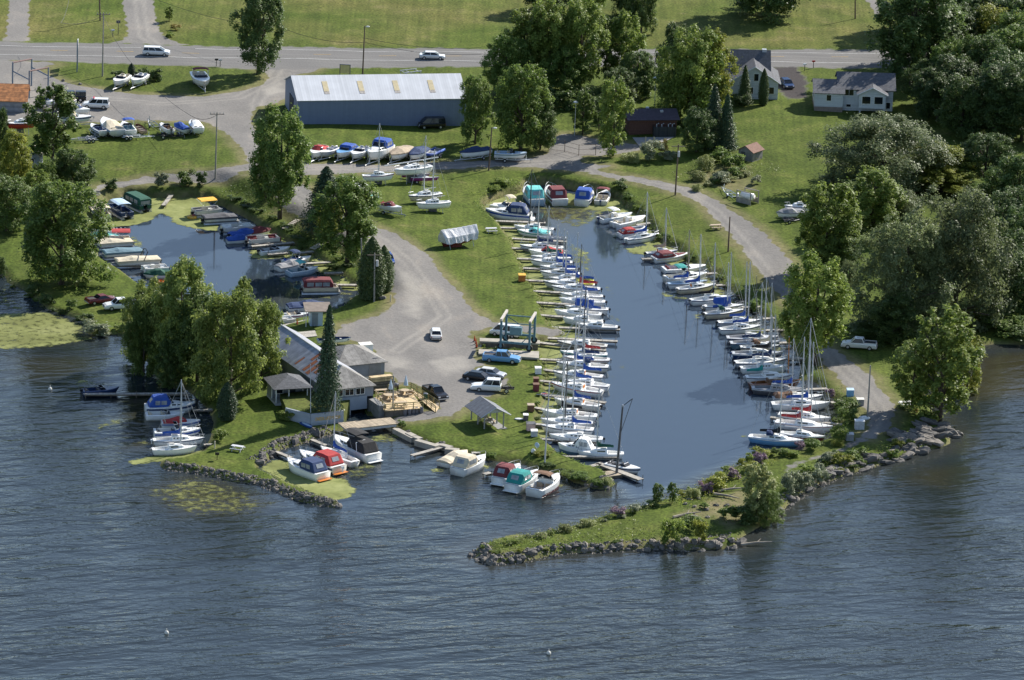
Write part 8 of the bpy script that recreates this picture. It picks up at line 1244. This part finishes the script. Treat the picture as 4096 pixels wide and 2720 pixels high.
rocks(TIP, 96, .38, .88, 2.2, 'grey riprap boulder along the lake side of the jetty tip', 'riprap of the jetty tip'); rocks([V(1097, 1266), V(1230, 1240), V(1300, 1222)], 8, .25, .5, 1.2, 'grey boulder on the inner edge of the jetty tip', 'inner jetty boulders')
rocks([S26(1180, 860), S26(1250, 740), S26(1370, 640), S26(1490, 590), S26(1560, 525)], 14, .4, .85, 1.6, 'grey boulder below the leaning jetty tree and silvery willows', 'outer bank boulders'); rocks([S26(1590, 500), S26(1660, 500), S26(1800, 440), S26(2040, 375), S26(2240, 320), T32(1400, 1030)], 28, .55, 1.25, 2.2, 'flat grey slab on the outer bank of the jetty', 'outer bank slabs', .45, 1.5, R(15), .1, .45)
rocks([T32(1230, 1020), T32(1400, 990), T32(1600, 940), T32(1690, 880), T32(1600, 790)], 28, .8, 1.6, 4.2, 'large flat grey slab at the rocky point', 'point slabs', .38, 1.6, R(-25), .1, .4); rocks([T02(1490, 1180), T02(1840, 1230), T02(2150, 1300), T12(0, 1325)], 36, .24, .5, 1.3, 'small stone on the south west spit bank', 'spit stones'); rocks([T12(0, 1330), T12(150, 1370), T12(250, 1420), T12(400, 1490), T12(560, 1520), T12(770, 1540)], 32, .3, .75, 1.2, 'dark boulder along the south spit', 'south spit boulders')
rocks([T12(30, 1150), T12(110, 1110), T12(250, 1000), T12(400, 960), T12(500, 930), T12(620, 880), T12(720, 860)], 24, .3, .85, 1.6, 'boulder on the bank behind the blue and red canvas boats', 'south basin boulders'); rocks([D(1040, 1080), D(1160, 1130), D(1390, 1165), D(1540, 1060)], 9, .35, .75, 1.2, 'boulder at the tip of the lawn by the end platform', 'lawn tip boulders'); rocks([T12(1260, 820), T12(1460, 930), T12(1900, 1050)], 6, .25, .5, .8, 'stone along the channel edge', 'channel stones')
for p_, s_ in ((T00(585, 748), .35), (T00(738, 780), .4)): g = ground(p_); rock((g[0], g[1], g[2] + .1), s_, 'single pale stone on the grass edge of the roadside island', 'roadside island stones')
for k in range(10): p_ = S26(rk.uniform(300, 880), rk.uniform(600, 860)); g = ground(p_); rock((g[0], g[1], g[2] + .05), rk.uniform(.25, .6), 'dark rubble lump among the jetty debris', 'jetty debris lumps', .5)
for p_, d_ in ((S26(740, 600), .3), (S26(690, 660), -.6), (S26(330, 830), .5), (S26(960, 1090), .25)): g = ground(p_) if p_[1] < 2150 else W(p_, .1); o = thing('driftwood_log', 'grey driftwood log lying on the jetty debris' if p_[1] < 2150 else 'pale driftwood log in the water off the jetty', 'driftwood', (g[0], g[1], max(g[2], 0) + .15), d_, 'jetty driftwood'); MB().tube([(-2.2, 0, 0), (0, .2, .15), (2.4, -.1, .3)], [.22, .16, .05], 6).tube([(.2, .2, .15), (1.0, .9, .5)], [.1, .03], 5).obj('log', mat('driftwood', (.30, .26, .21), .9, var=.3), o)
# ---------------------------------------------------------------- dock boxes, tables, small things
for p_, lb, w_, d_, h_, c_, l_ in ((A(215, 1285), 'orange wooden dock box on the west bank', 1.1, .9, 1.0, 'orange', 'yellow'), (Cc(510, 425), 'white dock box at the head of a west dock', .95, .8, .9, 'white', None), (Cc(470, 620), 'maroon dock box, upper of two on the west bank', .8, .7, .95, 'maroon', 'brown'), (Cc(470, 745), 'maroon dock box, lower of two on the west bank', .9, .7, 1.1, 'maroon', 'brown'), (Cc(375, 1110), 'open brown dock box with raised pale lid', 1.0, .8, 1.0, 'brown', 'tan'), (Cc(285, 1270), 'small white dock box with dark side beside a white lid', .7, .7, .8, 'dgrey', 'white'), (Cc(375, 1450), 'dark gambrel topped dock box on the west bank', 1.3, 1.1, 1.0, 'pink', 'dgrey'), (D(355, 385), 'white dock box below the gambrel topped box', .95, .8, .85, 'ltgrey', 'white'),
    (T32(757, 515), 'light blue dock box beside the right track', 1.05, .9, 1.0, 'ltblue', 'sky'), (T32(848, 600), 'grey dock box by the bare grey pole, upper', 1.1, .8, .95, 'grey', 'offwhite'), (T32(842, 820), 'white slant topped dock box by the bare grey pole', 1.4, .9, 1.3, 'ltgrey', 'white'), (T32(752, 925), 'grey weathered dock box nearest the jetty', 1.1, .9, 1.0, 'grey', 'silver' if 'silver' in COL else 'ltgrey')): px_box(p_, lb, w_, d_, h_, c_, 'dock_box', 'dock box', l_)
g = ground(Cc(165, 1265)); o = thing('box_lid', 'white rounded lid lying on the grass by small dock box', 'lid', g); MB().ell((0, 0, .12), (.75, .4, .14)).obj('lid_shell', gel('white'), o)
g = ground(T32(885, 735)); o = thing('upturned_dinghy', 'white upturned dinghy beside the bare grey pole', 'dinghy', (g[0], g[1], g[2]), .2); MB().ell((0, 0, .25), (1.0, .55, .35), 12, 6).obj('hull', gel('white'), o)
for p_, lb, c_, rz in ((T11(2170, 575), 'grey picnic table beside the wrapped yacht', 'ltgrey', .2), (Q(343, 750), 'weathered picnic table on the grass inside the drive bend', 'tan', .3), (U(2190, 1020), 'long pale picnic table on the west lakeside lawn', 'ltgrey', -.35), (T32(1265, 610), 'white bench table under the point poplars', 'white', .3)): g = ground(p_); picnic(p_, g[2], lb, c_, rz)
g = ground(U(2002, 1105)); o = thing('charcoal_grill', 'small black charcoal grill on the west lakeside lawn', 'grill', g); MB().tube([(0, 0, 0), (0, 0, .8)], .06, 6).obj('stand', gel('black'), o); MB().box((0, 0, .95), (.6, .45, .3)).obj('fire_box', gel('black'), o)
g = ground(D(395, 640)); o = thing('satellite_dish', 'pale satellite dish on a post by the flower bed', 'dish', g, .8); MB().tube([(0, 0, 0), (0, 0, 1.1)], .05, 6).obj('post', STEEL(), o); MB().ell((0, 0, 1.3), (.12, .5, .42), 10, 6).obj('dish_bowl', gel('sky'), o)
g = ground(D(342, 640)); o = thing('buoy', 'white round mooring buoy in the flower bed', 'buoy', g); MB().ell((0, 0, .35), (.36, .36, .4), 10, 6).obj('buoy_ball', gel('white'), o)
for p_, lb in ((U(462, 460), 'white buoy afloat off the west dock'), (V(1265, 1508), 'white mooring buoy on the open lake'), (V(384, 1461), 'pale buoy on the open lake at lower left')): g = W(p_, 0); o = thing('buoy', lb, 'buoy', g, 0, 'buoys afloat'); MB().ell((0, 0, .12), (.32, .32, .34), 10, 6).tube([(0, 0, .4), (0, 0, .75)], .05, 5).obj('buoy_ball', gel('offwhite'), o)
# the flag over a dock, chain fence of the parking bay
a_, b_ = W(Cc(560, 775), .62), W(Cc(700, 825), .62); d = b_ - a_; o = thing('draped_flag', 'striped red and white flag draped over a west dock', 'flag', ((a_[0] + b_[0]) / 2, (a_[1] + b_[1]) / 2, .60), math.atan2(d[1], d[0])); MB().loft([[(x, -.5, -.15), (x, -.46, .02 + .02 * math.sin(x * 9)), (x, .46, .03), (x, .5, -.12)] for x in np.linspace(-.75, .75, 7)], cap=False).obj('cloth', canvas('white'), o)
for y in (-.35, -.1, .15, .38): MB().box((.1, y, .055), (1.2, .1, .012)).obj('red_stripe', canvas('red'), o)
MB().box((-.5, .3, .06), (.5, .4, .014)).obj('blue_canton', canvas('navy'), o)
fp_ = [ground(p_) for p_ in (T20(340, 1385), T20(485, 1400), T20(615, 1435), T20(770, 1430))]; o = thing('chain_link_fence', 'rusty chain link fence with gate before the parking bay', 'fence', fp_[0]); b = MB()
for g in fp_: q = g - fp_[0]; MB().tube([(q[0], q[1], q[2]), (q[0], q[1], q[2] + 2.0)], .06, 6).obj('post', mat('fence_rust', (.22, .16, .12), .8), o)
for i in range(3):
    for z_ in (.15, 1.1, 1.9): p, q = fp_[i] - fp_[0], fp_[i + 1] - fp_[0]; MB().tube([(p[0], p[1], p[2] + z_), (q[0], q[1], q[2] + z_)], .03, 4).obj('rail', MATS['fence_rust'], o)
for p_, lb in ((T20(1232, 1320), 'pale bollard post before the brick building, left'), (T20(1308, 1320), 'pale bollard post before the brick building, right'), (T11(1240, 1215), 'short grey hydrant post at the lot edge'), (U(1980, 1000), 'white short post at the west shore dock')): g = ground(p_); o = thing('bollard', lb, 'bollard', g); MB().tube([(0, 0, -.2), (0, 0, 1.1)], .11, 8).obj('post', gel('cream'), o); MB().ell((0, 0, 1.1), (.11, .11, .08), 8, 4).obj('cap', gel('cream'), o)
g = ground(T11(1168, 1190)); rock((g[0], g[1], g[2] + .15), .55, 'flat pale boulder on the grass by the cedars', 'lone boulders')
